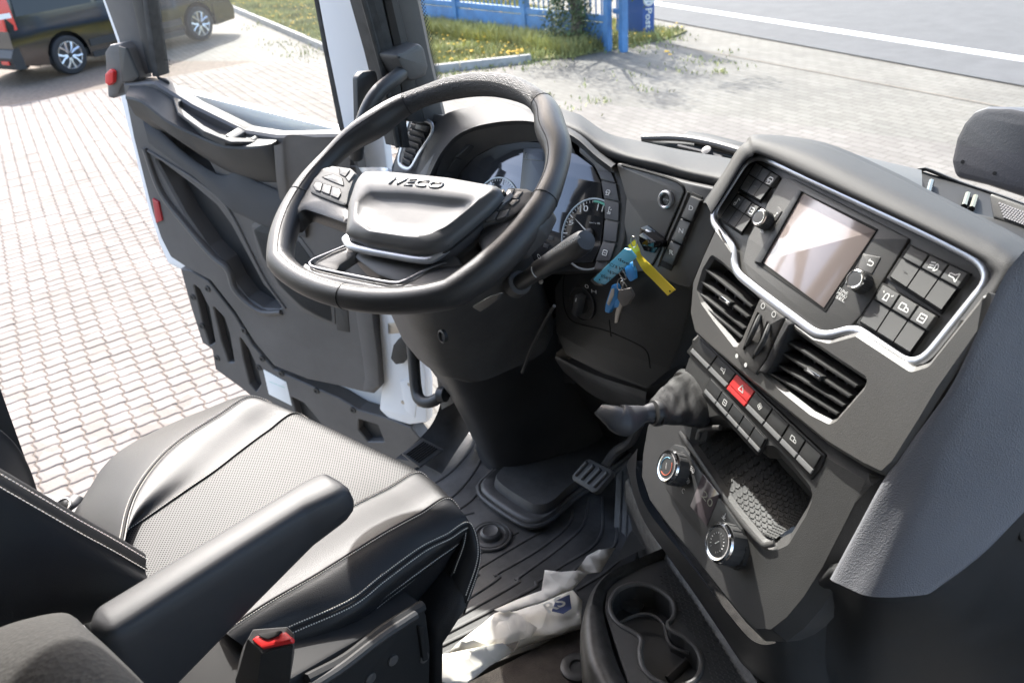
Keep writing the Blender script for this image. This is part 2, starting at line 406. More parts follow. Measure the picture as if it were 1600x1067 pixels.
soil = M('grassy soil', (.16, .15, .06), .95, var=.4, vscale=3)
blade = M('grass blade', (.30, .30, .10), .7, var=.45, vscale=1.3)
flower = M('yellow flower', (.7, .42, .03), .7)
leafm = M('leaf', (.06, .095, .03), .6, var=.5, vscale=4)
bark = M('bark', (.09, .075, .06), .9, bump=('noise', 60, .8), var=.35, vscale=14)
bluepaint = M('blue fence paint', (.07, .19, .38), .5, var=.25, vscale=3)
bluesign = M('blue sign panel', (.03, .09, .30), .4)

mb = MB(); mb.quad((-300, -200, GZ-.05), (300, -200, GZ-.05), (300, 400, GZ-.05), (-300, 400, GZ-.05)); struct('ground', mb, kerbmat)
A0, A1 = G(1040, 33), G(1600, 135); RD = (A1-A0).normalized(); RN = V3((-RD.y, RD.x, 0))
def rd(s, t, z): return A0+RD*s+RN*t+Z*z
# yard sheet under / beyond the modelled pavers
mb = MB(); mb.quad((-60, -25, GZ-.012), (40, -25, GZ-.012), (40, 45, GZ-.012), (-60, 45, GZ-.012))
struct('paved_yard', mb, pave)
mb = MB(); mb.quad(rd(-2, 0, .004), rd(80, 0, .004), rd(80, 14, .004), rd(-2, 14, .004)); mb.quad(rd(-80, 2.2, .0), rd(-2, 2.2, .0), rd(-2, 14, .0), rd(-80, 14, .0)); struct('road', mb, asphalt)
B0, B1 = G(1020, 6), G(1600, 86); lt0 = (B0-A0).dot(RN)
lw = (G(1020, 3)-G(1020, 9)).length*.5
mb = MB(); mb.quad(rd(-3, lt0-.12, .008), rd(80, (B1-A0).dot(RN)+.6, .008), rd(80, (B1-A0).dot(RN)+.85, .008), rd(-3, lt0+.13, .008))
struct('road_line', mb, roadwhite)
# narrow kerb row between yard and pavement
S0, S1 = G(1060, 72), G(1450, 145)
mb = MB(); d = (S1-S0).normalized(); p = V3((-d.y, d.x, 0))
mb.quad(S0-d*.2-p*.012, S1+d*12-p*.012, S1+d*12+p*.012, S0-d*.2+p*.012); struct('pavement_seam', mb, jointsand)

# --- wave-edged pavers, laid in straight columns
ang = radians(-15.4); PU = V3((cos(ang), sin(ang), 0)); PW = V3((-sin(ang), cos(ang), 0))   # along a column, across columns
PA, PB = .1165, .137      # pitch along / across
def outline(n=2):
    o = []
    for k in range(6): t = k/6; o.append((t*PA+0, 0+.0065*sin(2*pi*t)*-1))
    fz = lambda t: .016*(1-abs((t*2) % 2-1)*2)*.5 if 0 else .009*sin(2*pi*t)
    return o
def paver_outline():
    g = .0035
    # along-u edges wave little, across edges zigzag
    long_e = [(0, 0), (.28, .012), (.5, 0), (.72, -.012)]
    pts = []
    wave = lambda t: .006*sin(2*pi*t)
    zig = lambda t: .010*(4*abs(((t+.25) % 1)-.5)-1)
    for k in range(4): t = k/4; pts.append((t*PA, zig(t)))                 # side facing the next column: zigzag along the column
    for k in range(4): t = k/4; pts.append((PA+wave(t), t*PB))
    for k in range(4): t = 1-k/4; pts.append((t*PA, PB+zig(t)))
    for k in range(4): t = 1-k/4; pts.append((wave(t), t*PB))
    return offset([(a-PA/2, b-PB/2) for a, b in pts], g)
PO = paver_outline(); PI_ = offset(PO, .006); NP = len(PO)
base = G(78, 722)
cells = []
for i in range(-95, 60):
    for j in range(-30, 70):
        c = base+PU*(i*PA)+PW*(j*PB)
        d = c-CAM; zc = d.dot(CF)
        if zc < .5: continue
        x = 800+F_PX*d.dot(CR)/zc; y = 533.5-F_PX*d.dot(CU)/zc
        if y < 95 or x < -90 or y > 900: continue
        if x > 620 or (x > 300 and y < 30): continue
        if y > 700 and x > 330: continue
        cells.append((zc, c, x, y))
cells.sort(key=lambda t: t[0])
seen = [c for c in cells if 0 <= c[2] <= 400 and c[3] < 800]
near = set(id(c) for c in seen[:300])
me0 = None
yard = bpy.data.objects['paved_yard']
big = MB()
def paver_geo(ox, tz):
    vs = [(a, b, -.012) for a, b in PO]+[(a, b, -.004) for a, b in PO]+[(a, b, 0) for a, b in PI_]
    return vs
pm = MB(); pm.loft([[V3((*(PU*a+PW*b).xy, h)) for a, b in q] for q, h in ((PO, -.012), (PO, -.0045), (PI_, 0))], True, False, True)
for zc, c, x, y in cells:
    tag_near = any(False for _ in ())
    big_c = c
    if (zc, c, x, y) in seen[:300]: pass
nearpos = [c for c in seen[:300]]; nk = {(round(c[1].x, 4), round(c[1].y, 4)) for c in nearpos}
pme = []
for k in range(5):
    me = bpy.data.meshes.new('paver'); me.from_pydata(pm.v, [], pm.f); me.shade_smooth(); me.set_sharp_from_angle(angle=radians(30))
    me.materials.append(stone if k < 4 else stone); pme.append(me)
r2 = random.Random(3)
def tilted(c): return c+Z*r2.uniform(-.002, .002)
for zc, c, x, y in cells:
    if (round(c.x, 4), round(c.y, 4)) in nk:
        o = bpy.data.objects.new('paver', pme[0]); COL.objects.link(o); o.parent = yard
        o.location = (c.x, c.y, GZ+r2.uniform(-.002, .002)); o.rotation_euler = (r2.uniform(-.01, .01), r2.uniform(-.01, .01), r2.uniform(-.01, .01))
    else:
        dz = r2.uniform(-.002, .002); big.add([(a[0]+c.x, a[1]+c.y, a[2]+GZ+dz) for a in pm.v], pm.f)
mk('paver_field', big, stone, yard, kind='stuff', ang=30)
mb = MB(); 
hull = [G(-60, 95), G(620, 95), G(620, 330), G(430, 700), G(-60, 840)]
mb.add([p-Z*.008 for p in hull], [(0, 1, 2, 3, 4)]); struct('joint_sand', mb, jointsand, fix=True)

# --- grass bed with kerb
KA, KC, KE, BE = G(345, 8), G(606, 121), G(830, 96), G(1050, 60)
gdir = (KA-KC).normalized()
KA2 = KC+gdir*26
bed = [KC, KE, G(900, 88), BE, BE+RN*.55+RD*-.3, rd(-1.2, -1.0, 0), rd(-30, 2.0, 0), KA2]
mb = MB(); n = len(bed); mb.loft([[V3((p.x, p.y, GZ-.02)) for p in bed], [V3((p.x, p.y, GZ+.02)) for p in bed]], True, False, True)
grass_ob = struct('grass_bed', mb, soil, fix=True)
kerb = bpy.data.objects.new('kerb', None); COL.objects.link(kerb); kerb['kind'] = 'structure'
def kerbrun(a, b, L=1.0):
    d = b-a; n = max(1, int(d.length/L)); t = d.normalized(); p = V3((-t.y, t.x, 0))
    for k in range(n):
        m = MB(); c = a+t*((k+.5)*d.length/n)+Z*.03
        m.box(c, (t, p, Z), (d.length/n/2-.006, .05, .08), .012)
        mk('kerb_stone', m, kerbmat, kerb)
kerbrun(KC, KC+gdir*16); kerbrun(KC, KE)
def inside(p, poly):
    r = False; n = len(poly)
    for i in range(n):
        a, b = poly[i], poly[i-1]
        if (a.y > p.y) != (b.y > p.y) and p.x < (b.x-a.x)*(p.y-a.y)/(b.y-a.y)+a.x: r = not r
    return r
def proj(p):
    d = p-CAM; zc = d.dot(CF); return (800+F_PX*d.dot(CR)/zc, 533.5-F_PX*d.dot(CU)/zc, zc)
P1_ = G(950, 79); _f0 = Pz(664, 2, GZ+.49); _f0.z = GZ; fd_ = (_f0-P1_).normalized(); fp_ = V3((-fd_.y, fd_.x, 0)); fp_ = fp_ if fp_.y > 0 else -fp_
gb = MB(); fb = MB(); r3 = random.Random(11)
def blade_at(p, h, wd, m=gb):
    a = r3.uniform(0, 2*pi); d = V3((cos(a), sin(a), 0)); q = V3((-d.y, d.x, 0))*wd; l = d*h*r3.uniform(.2, .9)
    k = len(m.v); m.v += [tuple(p-q), tuple(p+q), tuple(p+q*.6+l*.5+Z*h*.6), tuple(p-q*.6+l*.5+Z*h*.6), tuple(p+l+Z*h)]; m.f += [(k, k+1, k+2, k+3), (k+3, k+2, k+4)]
cnt = 0
while cnt < 60000:
    p = V3((r3.uniform(-24, -7.5), r3.uniform(7.8, 15), GZ+.015))
    if not inside(p, bed): continue
    x, y, _ = proj(p)
    if not (300 < x < 1080 and -30 < y < 140): continue
    cl = sin(p.x*2.1)*sin(p.y*2.7+1)*.5+.5
    if r3.random() > .35+.65*cl: continue
    blade_at(p, r3.uniform(.05, .11)+.08*cl*r3.random(), r3.uniform(.006, .013)); cnt += 1
    if r3.random() < .012+.02*(cl < .4):
        c = p+Z*r3.uniform(.07, .15); s = r3.uniform(.015, .03)
        fb.add([c+V3((s, 0, 0)), c+V3((0, s, 0)), c+V3((-s, 0, 0)), c+V3((0, -s, 0)), c+Z*s*.6], [(0, 1, 4), (1, 2, 4), (2, 3, 4), (3, 0, 4)])
# weeds in the joints of the yard and along the kerb
wd = []
for x, y, n, sp in [(850, 148, 10, .12), (905, 133, 8, .2), (1000, 118, 8, .2), (1040, 105, 10, .25), (1062, 112, 10, .15), (1093, 114, 10, .15), (960, 120, 10, .25), (925, 160, 18, .15), (888, 172, 20, .2), (1010, 140, 20, .15), (1110, 98, 60, .3), (1125, 113, 30, .1), (1030, 60, 160, .35), (985, 72, 160, .4), (860, 90, 90, .25), (830, 98, 90, .3), (780, 104, 80, .4), (730, 110, 80, .4), (690, 118, 60, .3), (700, 122, 60, .4), (450, 72, 90, .5), (480, 85, 90, .4), (400, 40, 60, .5), (940, 158, 14, .2), (1140, 82, 10, .2)]:
    c = G(x, y)
    for k in range(n): wd.append(c+V3((r3.gauss(0, sp), r3.gauss(0, sp*.5), 0)))
for p in wd: blade_at(p, r3.uniform(.025, .06), r3.uniform(.008, .016))
for x, y in [(800, 92), (805, 90), (812, 89), (815, 92), (1042, 95), (905, 68), (925, 66), (880, 72), (860, 70), (930, 78)]:
    c = G(x, y)+Z*.08; s = .035
    for k in range(3):
        c2 = c+V3((r3.gauss(0, .05), r3.gauss(0, .05), r3.uniform(0, .08)))
        fb.add([c2+V3((s, 0, 0)), c2+V3((0, s, 0)), c2+V3((-s, 0, 0)), c2+V3((0, -s, 0)), c2+Z*s*.6], [(0, 1, 4), (1, 2, 4), (2, 3, 4), (3, 0, 4)])
for k in range(15000):
    p = P1_+fd_*r3.uniform(.1, 7.0)-fp_*r3.uniform(.03, .75)+Z*.01
    blade_at(p, r3.uniform(.12, .30), r3.uniform(.006, .012))
tag(mk('grass', gb, blade, None, kind='stuff'), 'patchy green grass and weeds growing behind the kerb and in paving joints', 'grass')
tag(mk('yellow_flowers', fb, flower, None, kind='stuff'), 'small yellow flowers scattered through the grass bed', 'flowers')

# --- blue fence
P1, P2 = G(950, 79), G(974, 80)
F0 = Pz(664, 2, GZ+.49); F0.z = GZ
fdir = (F0-P1).normalized(); fl = 12.0
fence = thing('fence', 'blue metal railing fence with a solid blue base board behind the grass', 'fence', P1)
fp = V3((-fdir.y, fdir.x, 0))
def fbox(name, a, b, z0, z1, wd, m=bluepaint, par=None):
    mb = MB(); c = (a+b)/2+Z*((z0+z1)/2); t = (b-a).normalized(); mb.box(c, (t, V3((-t.y, t.x, 0)), Z), ((b-a).length/2, wd/2, (z1-z0)/2), .006); return mk(name, mb, m, par or fence)
for k in range(3):
    a, b = P1+fdir*(k*2.0+.05), P1+fdir*(k*2.0+1.95)
    fbox('base_board', a, b, .10, .42, .04)
    fbox('lower_rail', a, b, .44, .54, .07); fbox('upper_rail', a, b, 1.50, 1.56, .06)
for k in range(4):
    p = P1+fdir*(k*2.0); fbox('post', p-fdir*.05, p+fdir*.05, -.05, 1.65, .1)
for k in range(1, 48):
    if k % 16 == 0: continue
    p = P1+fdir*(k*.125); fbox('bar', p-fdir*.009, p+fdir*.009, .53, 1.51, .018)
gate = thing('gate_post', 'short blue gate post with hinge bars beside the fence end', 'gate post', P2)
mb = MB(); mb.box(P2+Z*.8, (RD, RN, Z), (.055, .055, .85), .006); mk('post', mb, bluepaint, gate)
for z in (.55, 1.5):
    fbox('hinge_bar', P2-RD*.25, P2-RD*.05, z, z+.08, .05, bluepaint, gate)
for k in range(2):
    c = P2-RD*(.09+.08*k)
    fbox('bar', c-RD*.01, c+RD*.01, .3, 1.6, .02, bluepaint, gate)

# --- blue sign pillar
s0, s1, s2 = G(979, 57), G(1004, 60), G(1022, 58)
sgn = thing('sign_pillar', 'blue sign pillar with white lettering running down its side near the road', 'sign', s1)
spl = PL(s1, axes=((s2-s1).normalized(), Z.copy(), ((s2-s1).normalized()).cross(Z)))
back = spl.n*-1.0*(s0-s1).length
wid = (s2-s1).length
q = [s1, s2, s2+(s0-s1), s0]
mb = MB(); mb.loft([[V3((p.x, p.y, GZ)) for p in q], [V3((p.x, p.y, GZ+2.3)) for p in q]]); mk('panel', mb, bluesign, sgn, fix=True)
def stext(s, z0, z1, m=ink):
    c0 = spl.w(wid*.24, 0, 0); a = c0+Z*z0; b = c0+Z*z1
    TEXTS.append((s, a+spl.n*.004, b+spl.n*.004, spl.n.copy(), wid*.55, m, sgn, 'lettering', 0, .002, True))
stext('Post', .47, .14)
mb = MB()
c = spl.w(wid*.5, .60, .004)
ringp = [c+(spl.u*cos(t)+spl.v*sin(t))*.075 for t in [i*2*pi/24 for i in range(24)]]
mb.tube(ringp, .022, 6, True, flat=1); 
mb.box(c-spl.v*.02, (spl.u, spl.v, spl.n), (.06, .018, .004)); mk('emblem', mb, ink, sgn)

# --- ivy-wrapped small tree at the fence
T0 = G(900, 76)
tree = thing('small_tree', 'small leafy tree with a short ivy covered trunk in front of the blue fence', 'tree', T0)
mb = MB(); mb.tube([T0-Z*.1, T0+V3((.03, .02, .5)), T0+V3((-.02, .0, 1.0)), T0+V3((.03, 0, 1.8)), T0+V3((0, .03, 2.6))], [.12, .1, .09, .07, .04], 9)
for a, h, l in [(0.3, .9, .8), (2.2, 1.1, .9), (4.1, 1.0, .8), (5.2, 1.5, .9), (1.3, 1.7, .8), (3.2, 1.6, 1.0)]:
    d = V3((cos(a), sin(a), .8)); mb.tube([T0+Z*h, T0+Z*h+d*l*.5, T0+Z*(h+.1)+d*l], [.035, .025, .01], 6)
mk('trunk', mb, bark, tree)
lf = MB(); r4 = random.Random(5)
def leaf(m, c, s):
    a = V3((r4.gauss(0, 1), r4.gauss(0, 1), r4.gauss(0, 1)+.4)).normalized(); b = a.orthogonal().normalized(); d = a.cross(b)
    m.add([c-b*s, c+d*s*.45, c+b*s, c-d*s*.45], [(0, 1, 2, 3)])
clumps = [(T0+V3((r4.uniform(-1.0, 1.0), r4.uniform(-.9, .9), r4.uniform(1.0, 3.0))), r4.uniform(.22, .42)) for _ in range(34)]
for c, s in clumps:
    for k in range(170): leaf(lf, c+V3((r4.gauss(0, s*.6), r4.gauss(0, s*.6), r4.gauss(0, s*.5))), r4.uniform(.025, .05))
for k in range(2600):
    h = r4.random()**1.3*.95; a = r4.uniform(0, 2*pi); rr = (.12+.42*(1-h)*r4.random()+.1*r4.random())
    leaf(lf, T0+V3((cos(a)*rr*1.3-.1, sin(a)*rr, h*.95)), r4.uniform(.02, .045))
mk('crown', lf, leafm, tree)
# --- black van parked beyond the door
vr, vf = G(122, 116), G(322, 63.5)
VD = (vf-vr).normalized(); VN = V3((VD.y, -VD.x, 0))    # forward, and towards us
if VN.dot(CAM-vr) < 0: VN = -VN
vanpaint = M('black van paint', (.006, .006, .007), .12, coat=1)
vantrim = M('black van trim', (.02, .02, .02), .55)
vanglass = M('dark van glass', (.004, .004, .005), .03)
tyre = M('tyre rubber', (.02, .02, .021), .8, bump=('noise', 80, .4))
alloy = M('pale alloy', (.6, .6, .61), .25, .9)
redlens = M('red lamp lens', (.55, .02, .015), .15, coat=.6)
clearlens = M('clear lamp lens', (.7, .7, .7), .1)
van = thing('parked_van', 'black van with alloy wheels parked behind the open door', 'van', vr)
WB = (vf-vr).length; RW = .335
def vp(x, h, d=0): return vr+VD*x+Z*h-VN*(d+.02)     # x forward from the rear axle, d inwards from the near side
arch = lambda cx: [(cx+.42*cos(t), RW+.42*sin(t)) for t in [pi-i*pi/10 for i in range(11)]]
low = [(-.93, .34)]+[(-.42, .25)]+arch(0)+[(.42, .22)]+[(WB-.42, .22)]+arch(WB)+[(WB+.42, .25), (WB+.9, .3)]
side = low+[(WB+.93, .75), (WB+.75, 1.0), (WB+.25, 1.12), (WB-.55, 1.82), (WB-1.1, 1.9), (-.6, 1.88), (-.86, 1.75), (-.97, 1.0), (-.99, .6)]
def tuck(h): return 0 if h < .95 else (h-.95)**1.4*.17
mb = MB(); mb.loft([[vp(x, h, .0+tuck(h)+.03) for x, h in side], [vp(x, h, .06+tuck(h)) for x, h in side], [vp(x, h, 1.86-tuck(h)) for x, h in side]][::1], True, False, False)
n = len(side)
tri = tessellate_polygon([[V3((x, h, 0)) for x, h in side]])
for dd in (.03, 1.86):
    mb.add([vp(x, h, dd+(tuck(h) if dd < 1 else -tuck(h))) for x, h in side], [tuple(t) for t in tri])
mk('body', mb, vanpaint, van, fix=True, ang=25)
def vpanel(name, poly, m, d0=.0, par=van, th=.02):
    mb = MB(); mb.loft([[vp(x, h, d0+tuck(h)+th) for x, h in poly], [vp(x, h, d0+tuck(h)) for x, h in poly]]); return mk(name, mb, m, par, fix=True)
for p in ([(-.75, 1.12), (.75, 1.12), (.72, 1.68), (-.66, 1.68)], [(.85, 1.12), (1.75, 1.12), (1.75, 1.68), (.82, 1.68)], [(1.9, 1.1), (WB-.0, 1.1), (WB-.55, 1.62), (1.9, 1.68)]):
    vpanel('window', p, vanglass, .018)
vpanel('rub_strip', [(.46, .40), (WB-.46, .40), (WB-.46, .52), (.46, .52)], vantrim, .012)
vpanel('sill', [(.46, .20), (WB-.46, .20), (WB-.46, .30), (.46, .30)], vantrim, .01)
for x in (.82, 1.82):
    vpanel('door_gap', [(x, .34), (x+.012, .34), (x+.012, 1.7), (x, 1.7)], seamdark, .026, th=.01)
vpanel('handle', [(1.55, 1.0), (1.74, 1.0), (1.74, 1.04), (1.55, 1.04)], vanpaint, .0)
# bumpers
mb = MB(); prof = [(-.88, .28), (-1.06, .30), (-1.1, .5), (-1.02, .62), (-.9, .64)]
mb.loft([[vp(x, h, .005) for x, h in prof], [vp(x, h, 1.88) for x, h in prof]]); b = mk('rear_bumper', mb, vantrim, van, fix=True)
mb = MB(); mb.box(vp(-1.1, .42, .22), (VN, Z, VD), (.11, .03, .01)); mk('reflector', mb, redlens, b)
mb = MB(); prof = [(WB+.42, .24), (WB+.94, .28), (WB+.99, .5), (WB+.9, .66), (WB+.42, .66)]
mb.loft([[vp(x, h, .01) for x, h in prof], [vp(x, h, 1.88) for x, h in prof]]); mk('front_bumper', mb, vanpaint, van, fix=True)
for d0, d1 in ((.035, .23), (1.66, 1.85)):
    mb = MB(); mb.loft([[vp(x, h, d) for x, h, d in ((-.80, .92, d0-.012), (-1.0, .92, d0+.02), (-1.0, .92, d1), (-.8, .92, d1))], [vp(x, h, d) for x, h, d in ((-.80, 1.18, d0+.0), (-.99, 1.18, d0+.03), (-.99, 1.18, d1), (-.8, 1.18, d1))], [vp(x, h, d) for x, h, d in ((-.78, 1.62, d0+.05), (-.93, 1.62, d0+.08), (-.93, 1.62, d1), (-.78, 1.62, d1))]])
    o = mk('tail_light', mb, redlens, van, fix=True)
    mb = MB(); mb.loft([[vp(x, h, d) for x, h, d in ((-.83, 1.12, d0-.012), (-1.005, 1.12, d0+.02), (-1.005, 1.12, d1-.01))], [vp(x, h, d) for x, h, d in ((-.83, 1.2, d0-.006), (-1.003, 1.2, d0+.026), (-1.003, 1.2, d1-.01))]], False); mk('reversing_lens', mb, clearlens, o)
mb = MB(); mb.loft([[vp(x, h, d) for x, h, d in ((-1.0, 1.05, .3), (-1.0, 1.05, 1.6))], [vp(x, h, d) for x, h, d in ((-.91, 1.68, .36), (-.91, 1.68, 1.54))]], False); mk('rear_window', mb, vanglass, van)
# wheels
def wheel(cx, d, name='wheel'):
    c = vp(cx, RW, d); wh = MB()
    wh.lathe(c, VN, [(RW*.70, -.11), (RW*.93, -.11), (RW, -.085), (RW, .085), (RW*.94, .105), (RW*.72, .11), (RW*.70, .09), (RW*.68, .02)], 36)
    o = mk(name, wh, tyre, van)
    rm = MB(); rm.lathe(c, VN, [(.03, .0), (RW*.66, .0), (RW*.69, .09), (RW*.71, .1), (RW*.73, .095)], 36)
    mk('rim', rm, vantrim, o)
    sp = MB(); sx = VN.orthogonal().normalized(); sy = VN.cross(sx)
    for k in range(5):
        for s in (-1, 1):
            a = k*2*pi/5+s*.2; b = a+s*.14
            d1, d2 = sx*cos(a)+sy*sin(a), sx*cos(b)+sy*sin(b)
            sp.tube([c+VN*.07+d1*.05, c+VN*.085+d1*RW*.42, c+VN*.085+d2*RW*.71], [.03, .024, .03], 6)
    sp.lathe(c+VN*.06, VN, [(.075, 0), (.07, .03), (.0, .035)], 20)
    sp.tube([c+VN*.092+(sx*cos(t)+sy*sin(t))*RW*.70 for t in [i*2*pi/36 for i in range(36)]], .012, 6, True)
    mk('spokes', sp, alloy, o)
wheel(0, .12); wheel(WB, .12); wheel(0, 1.76); wheel(WB, 1.76)
mb = MB(); mb.box(vp(WB/2, .32, .95), (VD, VN, Z), (WB/2+.6, .85, .06)); mk('underbody', mb, vantrim, van)
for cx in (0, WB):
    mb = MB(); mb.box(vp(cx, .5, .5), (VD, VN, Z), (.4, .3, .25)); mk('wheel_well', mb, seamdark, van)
# ------------------------------------------------------------------ cab shell
def bx(x0, x1, y0, y1, z0, z1, bev=0):
    m = MB(); m.box(((x0+x1)/2, (y0+y1)/2, (z0+z1)/2), (V3((1, 0, 0)), V3((0, 1, 0)), Z), ((x1-x0)/2, (y1-y0)/2, (z1-z0)/2), bev); return m
struct('cab_floor', bx(-1.02, 1.1, -.95, 1.38, -.09, -.02), carpet)
struct('cab_roof', bx(-1.12, 1.15, -1.0, 1.15, 1.86, 1.93), headliner)
struct('cab_rear_wall', bx(-1.12, 1.15, -1.06, -1.0, -.09, 1.93), headliner)
# passenger side wall with its window
struct('cab_side_wall', bx(1.1, 1.16, 1.25, 1.4, -.09, .78), plastic_g)
struct('cab_side_pillar', bx(1.1, 1.16, -1.0, .05, -.09, 1.86), headliner)
# rear side panel behind the driver's door
struct('cab_door_pillar', bx(-1.14, -1.06, -1.0, -.12, -.09, 1.86), plastic_b)
struct('door_header', bx(-1.12, -1.05, -.12, 1.14, 1.62, 1.858), headliner)
struct('firewall', bx(-1.0, 1.1, 1.36, 1.40, -.09, .60), plastic_b)
# windscreen
screenglass = glassmat('windscreen glass', (.95, .97, .95), .003, .03)
mb = MB(); rows = []
for z, y in ((.80, 1.50), (1.25, 1.40), (1.86, 1.16)):
    rows.append([V3((x, y-.10*(x/1.05)**2, z)) for x in (-1.08, -.7, -.35, 0, .35, .7, 1.08)])
mb.surf(rows, 3, 3); tag(mk('windscreen', mb, screenglass), 'wide curved windscreen glass above the dashboard', 'windscreen')

# left A pillar : inner trim, seal strips, grab handle mount
XP = -1.06
def pil(pairs, x0, x1):
    """pillar strip from photo silhouettes: pairs of (left px, right px) on the plane x = x0"""
    m = MB(); rings = []
    for a, b in pairs:
        A, B = Px(*a, x0), Px(*b, x0); t = V3((-1, 0, 0))*abs(x1-x0); mid = (A+B)/2+V3((.012, 0, 0))
        rings.append([A, A*.7+B*.3+V3((.010, 0, 0)), A*.3+B*.7+V3((.012, 0, 0)), B, B+t, A+t])
    return m.loft(rings)
pillar = thing('windscreen_pillar', 'grey windscreen pillar trim between the open door and the windscreen', 'pillar', (XP, 1.15, .8))
mk('pillar_trim', pil([((600, -220), (640, -220)), ((613, -30), (651, -30)), ((640, 80), (672, 80)), ((650, 130), (684, 130)), ((664, 190), (700, 195))], XP, XP-.05), plastic_g, pillar, fix=True)
mk('pillar_inner_strip', pil([((585, -220), (600, -220)), ((594, -30), (613, -30)), ((618, 80), (640, 80)), ((627, 130), (650, 130)), ((637, 190), (664, 190))], XP-.006, XP-.05), plastic_b, pillar, fix=True)
mk('door_seal', pil([((542, -220), (585, -220)), ((558, -30), (594, -30)), ((588, 80), (618, 80)), ((600, 130), (627, 130)), ((622, 230), (640, 230))], XP-.02, XP-.06), sealrub, pillar, fix=True)
# raised seal lips
for off in (0, 13):
    mb = MB(); mb.tube([Px(560+off, -30, XP-.015), Px(590+off, 80, XP-.015), Px(603+off, 130, XP-.015), Px(622+off*.6, 230, XP-.015)], .006, 8); mk('seal_lip', mb, sealrub, pillar)
# handle mount: a rounded hump on the pillar
pm_ = PL(Px(650, 100, XP+.015), axes=(V3((0, 1, 0)), Z.copy(), V3((1, 0, 0))))
mb = MB(); mb.slab(pm_, [(617, 86), (634, 80), (655, 68), (664, 74), (671, 104), (667, 120), (650, 126), (641, 128), (632, 112)], -.03, .028, .012, .008)
mk('handle_mount', mb, plastic_g, pillar)
mb = MB(); g = [Px(x, y, XP+.03) for x, y in ((634, 110), (612, 128), (590, 155))]+[V3((-1.05, 1.02, .70)), V3((-1.05, .99, .62))]
mb = MB(); mb.tube(crv([Px(636, 108, XP+.02), Px(618, 122, XP+.035), Px(592, 143, XP+.035), Px(574, 172, XP+.03), Px(560, 215, XP+.02), Px(556, 245, XP+.0)], 24), .0145, 12); mk('grab_handle', mb, plastic_b, pillar)
mb = MB(); mb.slab(pm_.shifted(-.04), [(558, 122), (566, 113), (588, 110), (606, 200), (560, 200)], -.01, .004, .01, .003); mk('mirror_base_cover', mb, plastic_b, pillar)
# black dotted edge printed on the screen
fr = bpy.data.materials.new('dotted edge print'); fr.use_nodes = True; N, L = nodes(fr); b = N['Principled BSDF']; b.inputs['Base Color'].default_value = (.008, .008, .008, 1); b.inputs['Roughness'].default_value = .5
uv = N.new('ShaderNodeUVMap'); mp = N.new('ShaderNodeMapping'); mp.inputs['Scale'].default_value = (230, 230, 1); mp.inputs['Rotation'].default_value = (0, 0, .785)
f_ = N.new('ShaderNodeVectorMath'); f_.operation = 'FRACTION'; sb = N.new('ShaderNodeVectorMath'); sb.operation = 'SUBTRACT'; sb.inputs[1].default_value = (.5, .5, 0); ln = N.new('ShaderNodeVectorMath'); ln.operation = 'LENGTH'
lt = N.new('ShaderNodeMath'); lt.operation = 'LESS_THAN'
sx_ = N.new('ShaderNodeSeparateXYZ'); mr = N.new('ShaderNodeMapRange'); mr.inputs['From Min'].default_value = 0; mr.inputs['From Max'].default_value = .030; mr.inputs['To Min'].default_value = .72; mr.inputs['To Max'].default_value = .12
L.new(uv.outputs[0], mp.inputs[0]); L.new(mp.outputs[0], f_.inputs[0]); L.new(f_.outputs[0], sb.inputs[0]); L.new(sb.outputs[0], ln.inputs[0]); L.new(ln.outputs['Value'], lt.inputs[0])
L.new(uv.outputs[0], sx_.inputs[0]); L.new(sx_.outputs[0], mr.inputs[0]); L.new(mr.outputs[0], lt.inputs[1])
tr = N.new('ShaderNodeBsdfTransparent'); mx = N.new('ShaderNodeMixShader'); L.new(lt.outputs[0], mx.inputs[0]); L.new(tr.outputs[0], mx.inputs[1]); L.new(b.outputs[0], mx.inputs[2]); L.new(mx.outputs[0], N['Material Output'].inputs[0])
mb = MB(); xf = XP-.03
mb.surf([[Px(648, -60, xf), Px(652, -60, xf), Px(658, -60, xf)], [Px(650, 0, xf), Px(655, 0, xf), Px(664, 0, xf)], [Px(668, 80, xf), Px(674, 80, xf), Px(682, 80, xf)], [Px(682, 140, xf), Px(688, 140, xf), Px(696, 140, xf)]], 4, 4)
mk('dotted_edge', mb, fr, pillar)

# sill steps and door aperture below the pillar
mb = MB(); rows = []
mb.surf([[Px(652, 470, -1.0), Px(668, 470, -.98), Px(700, 470, -.95)], [Px(664, 600, -1.0), Px(684, 600, -.98), Px(715, 590, -.93)], [Px(650, 652, -1.0), Px(680, 640, -.96), Px(715, 620, -.92)], [Px(600, 712, -1.0), Px(640, 690, -.97), Px(700, 640, -.93)]], 5, 5)
# ------------------------------------------------------------------ open driver's door
HIN = V3((-1.12, 1.2, 0))
D = PL(HIN, -18, 0)
door = thing('lorry_door', 'open white lorry door with grey inner panel and window, swung out over the paving', 'door', (-1.6, 1.05, -.4))
def dslab(name, poly, h0, h1, m, r=0, bev=.002, par=door, **k):
    mb = MB(); mb.slab(D, poly, h0, h1, r, bev); return mk(name, mb, m, par, **k)
# outer skin / frame
dslab('shell', [(184, 140), (250, 135), (540, 205), (598, 205), (612, 330), (640, 470), (652, 520), (668, 600), (668, 660), (642, 668), (560, 650), (480, 612), (430, 588), (392, 545), (362, 500), (322, 442), (288, 425), (262, 412), (248, 380), (232, 330)], -.07, -.042, whitepaint, .012, .006)
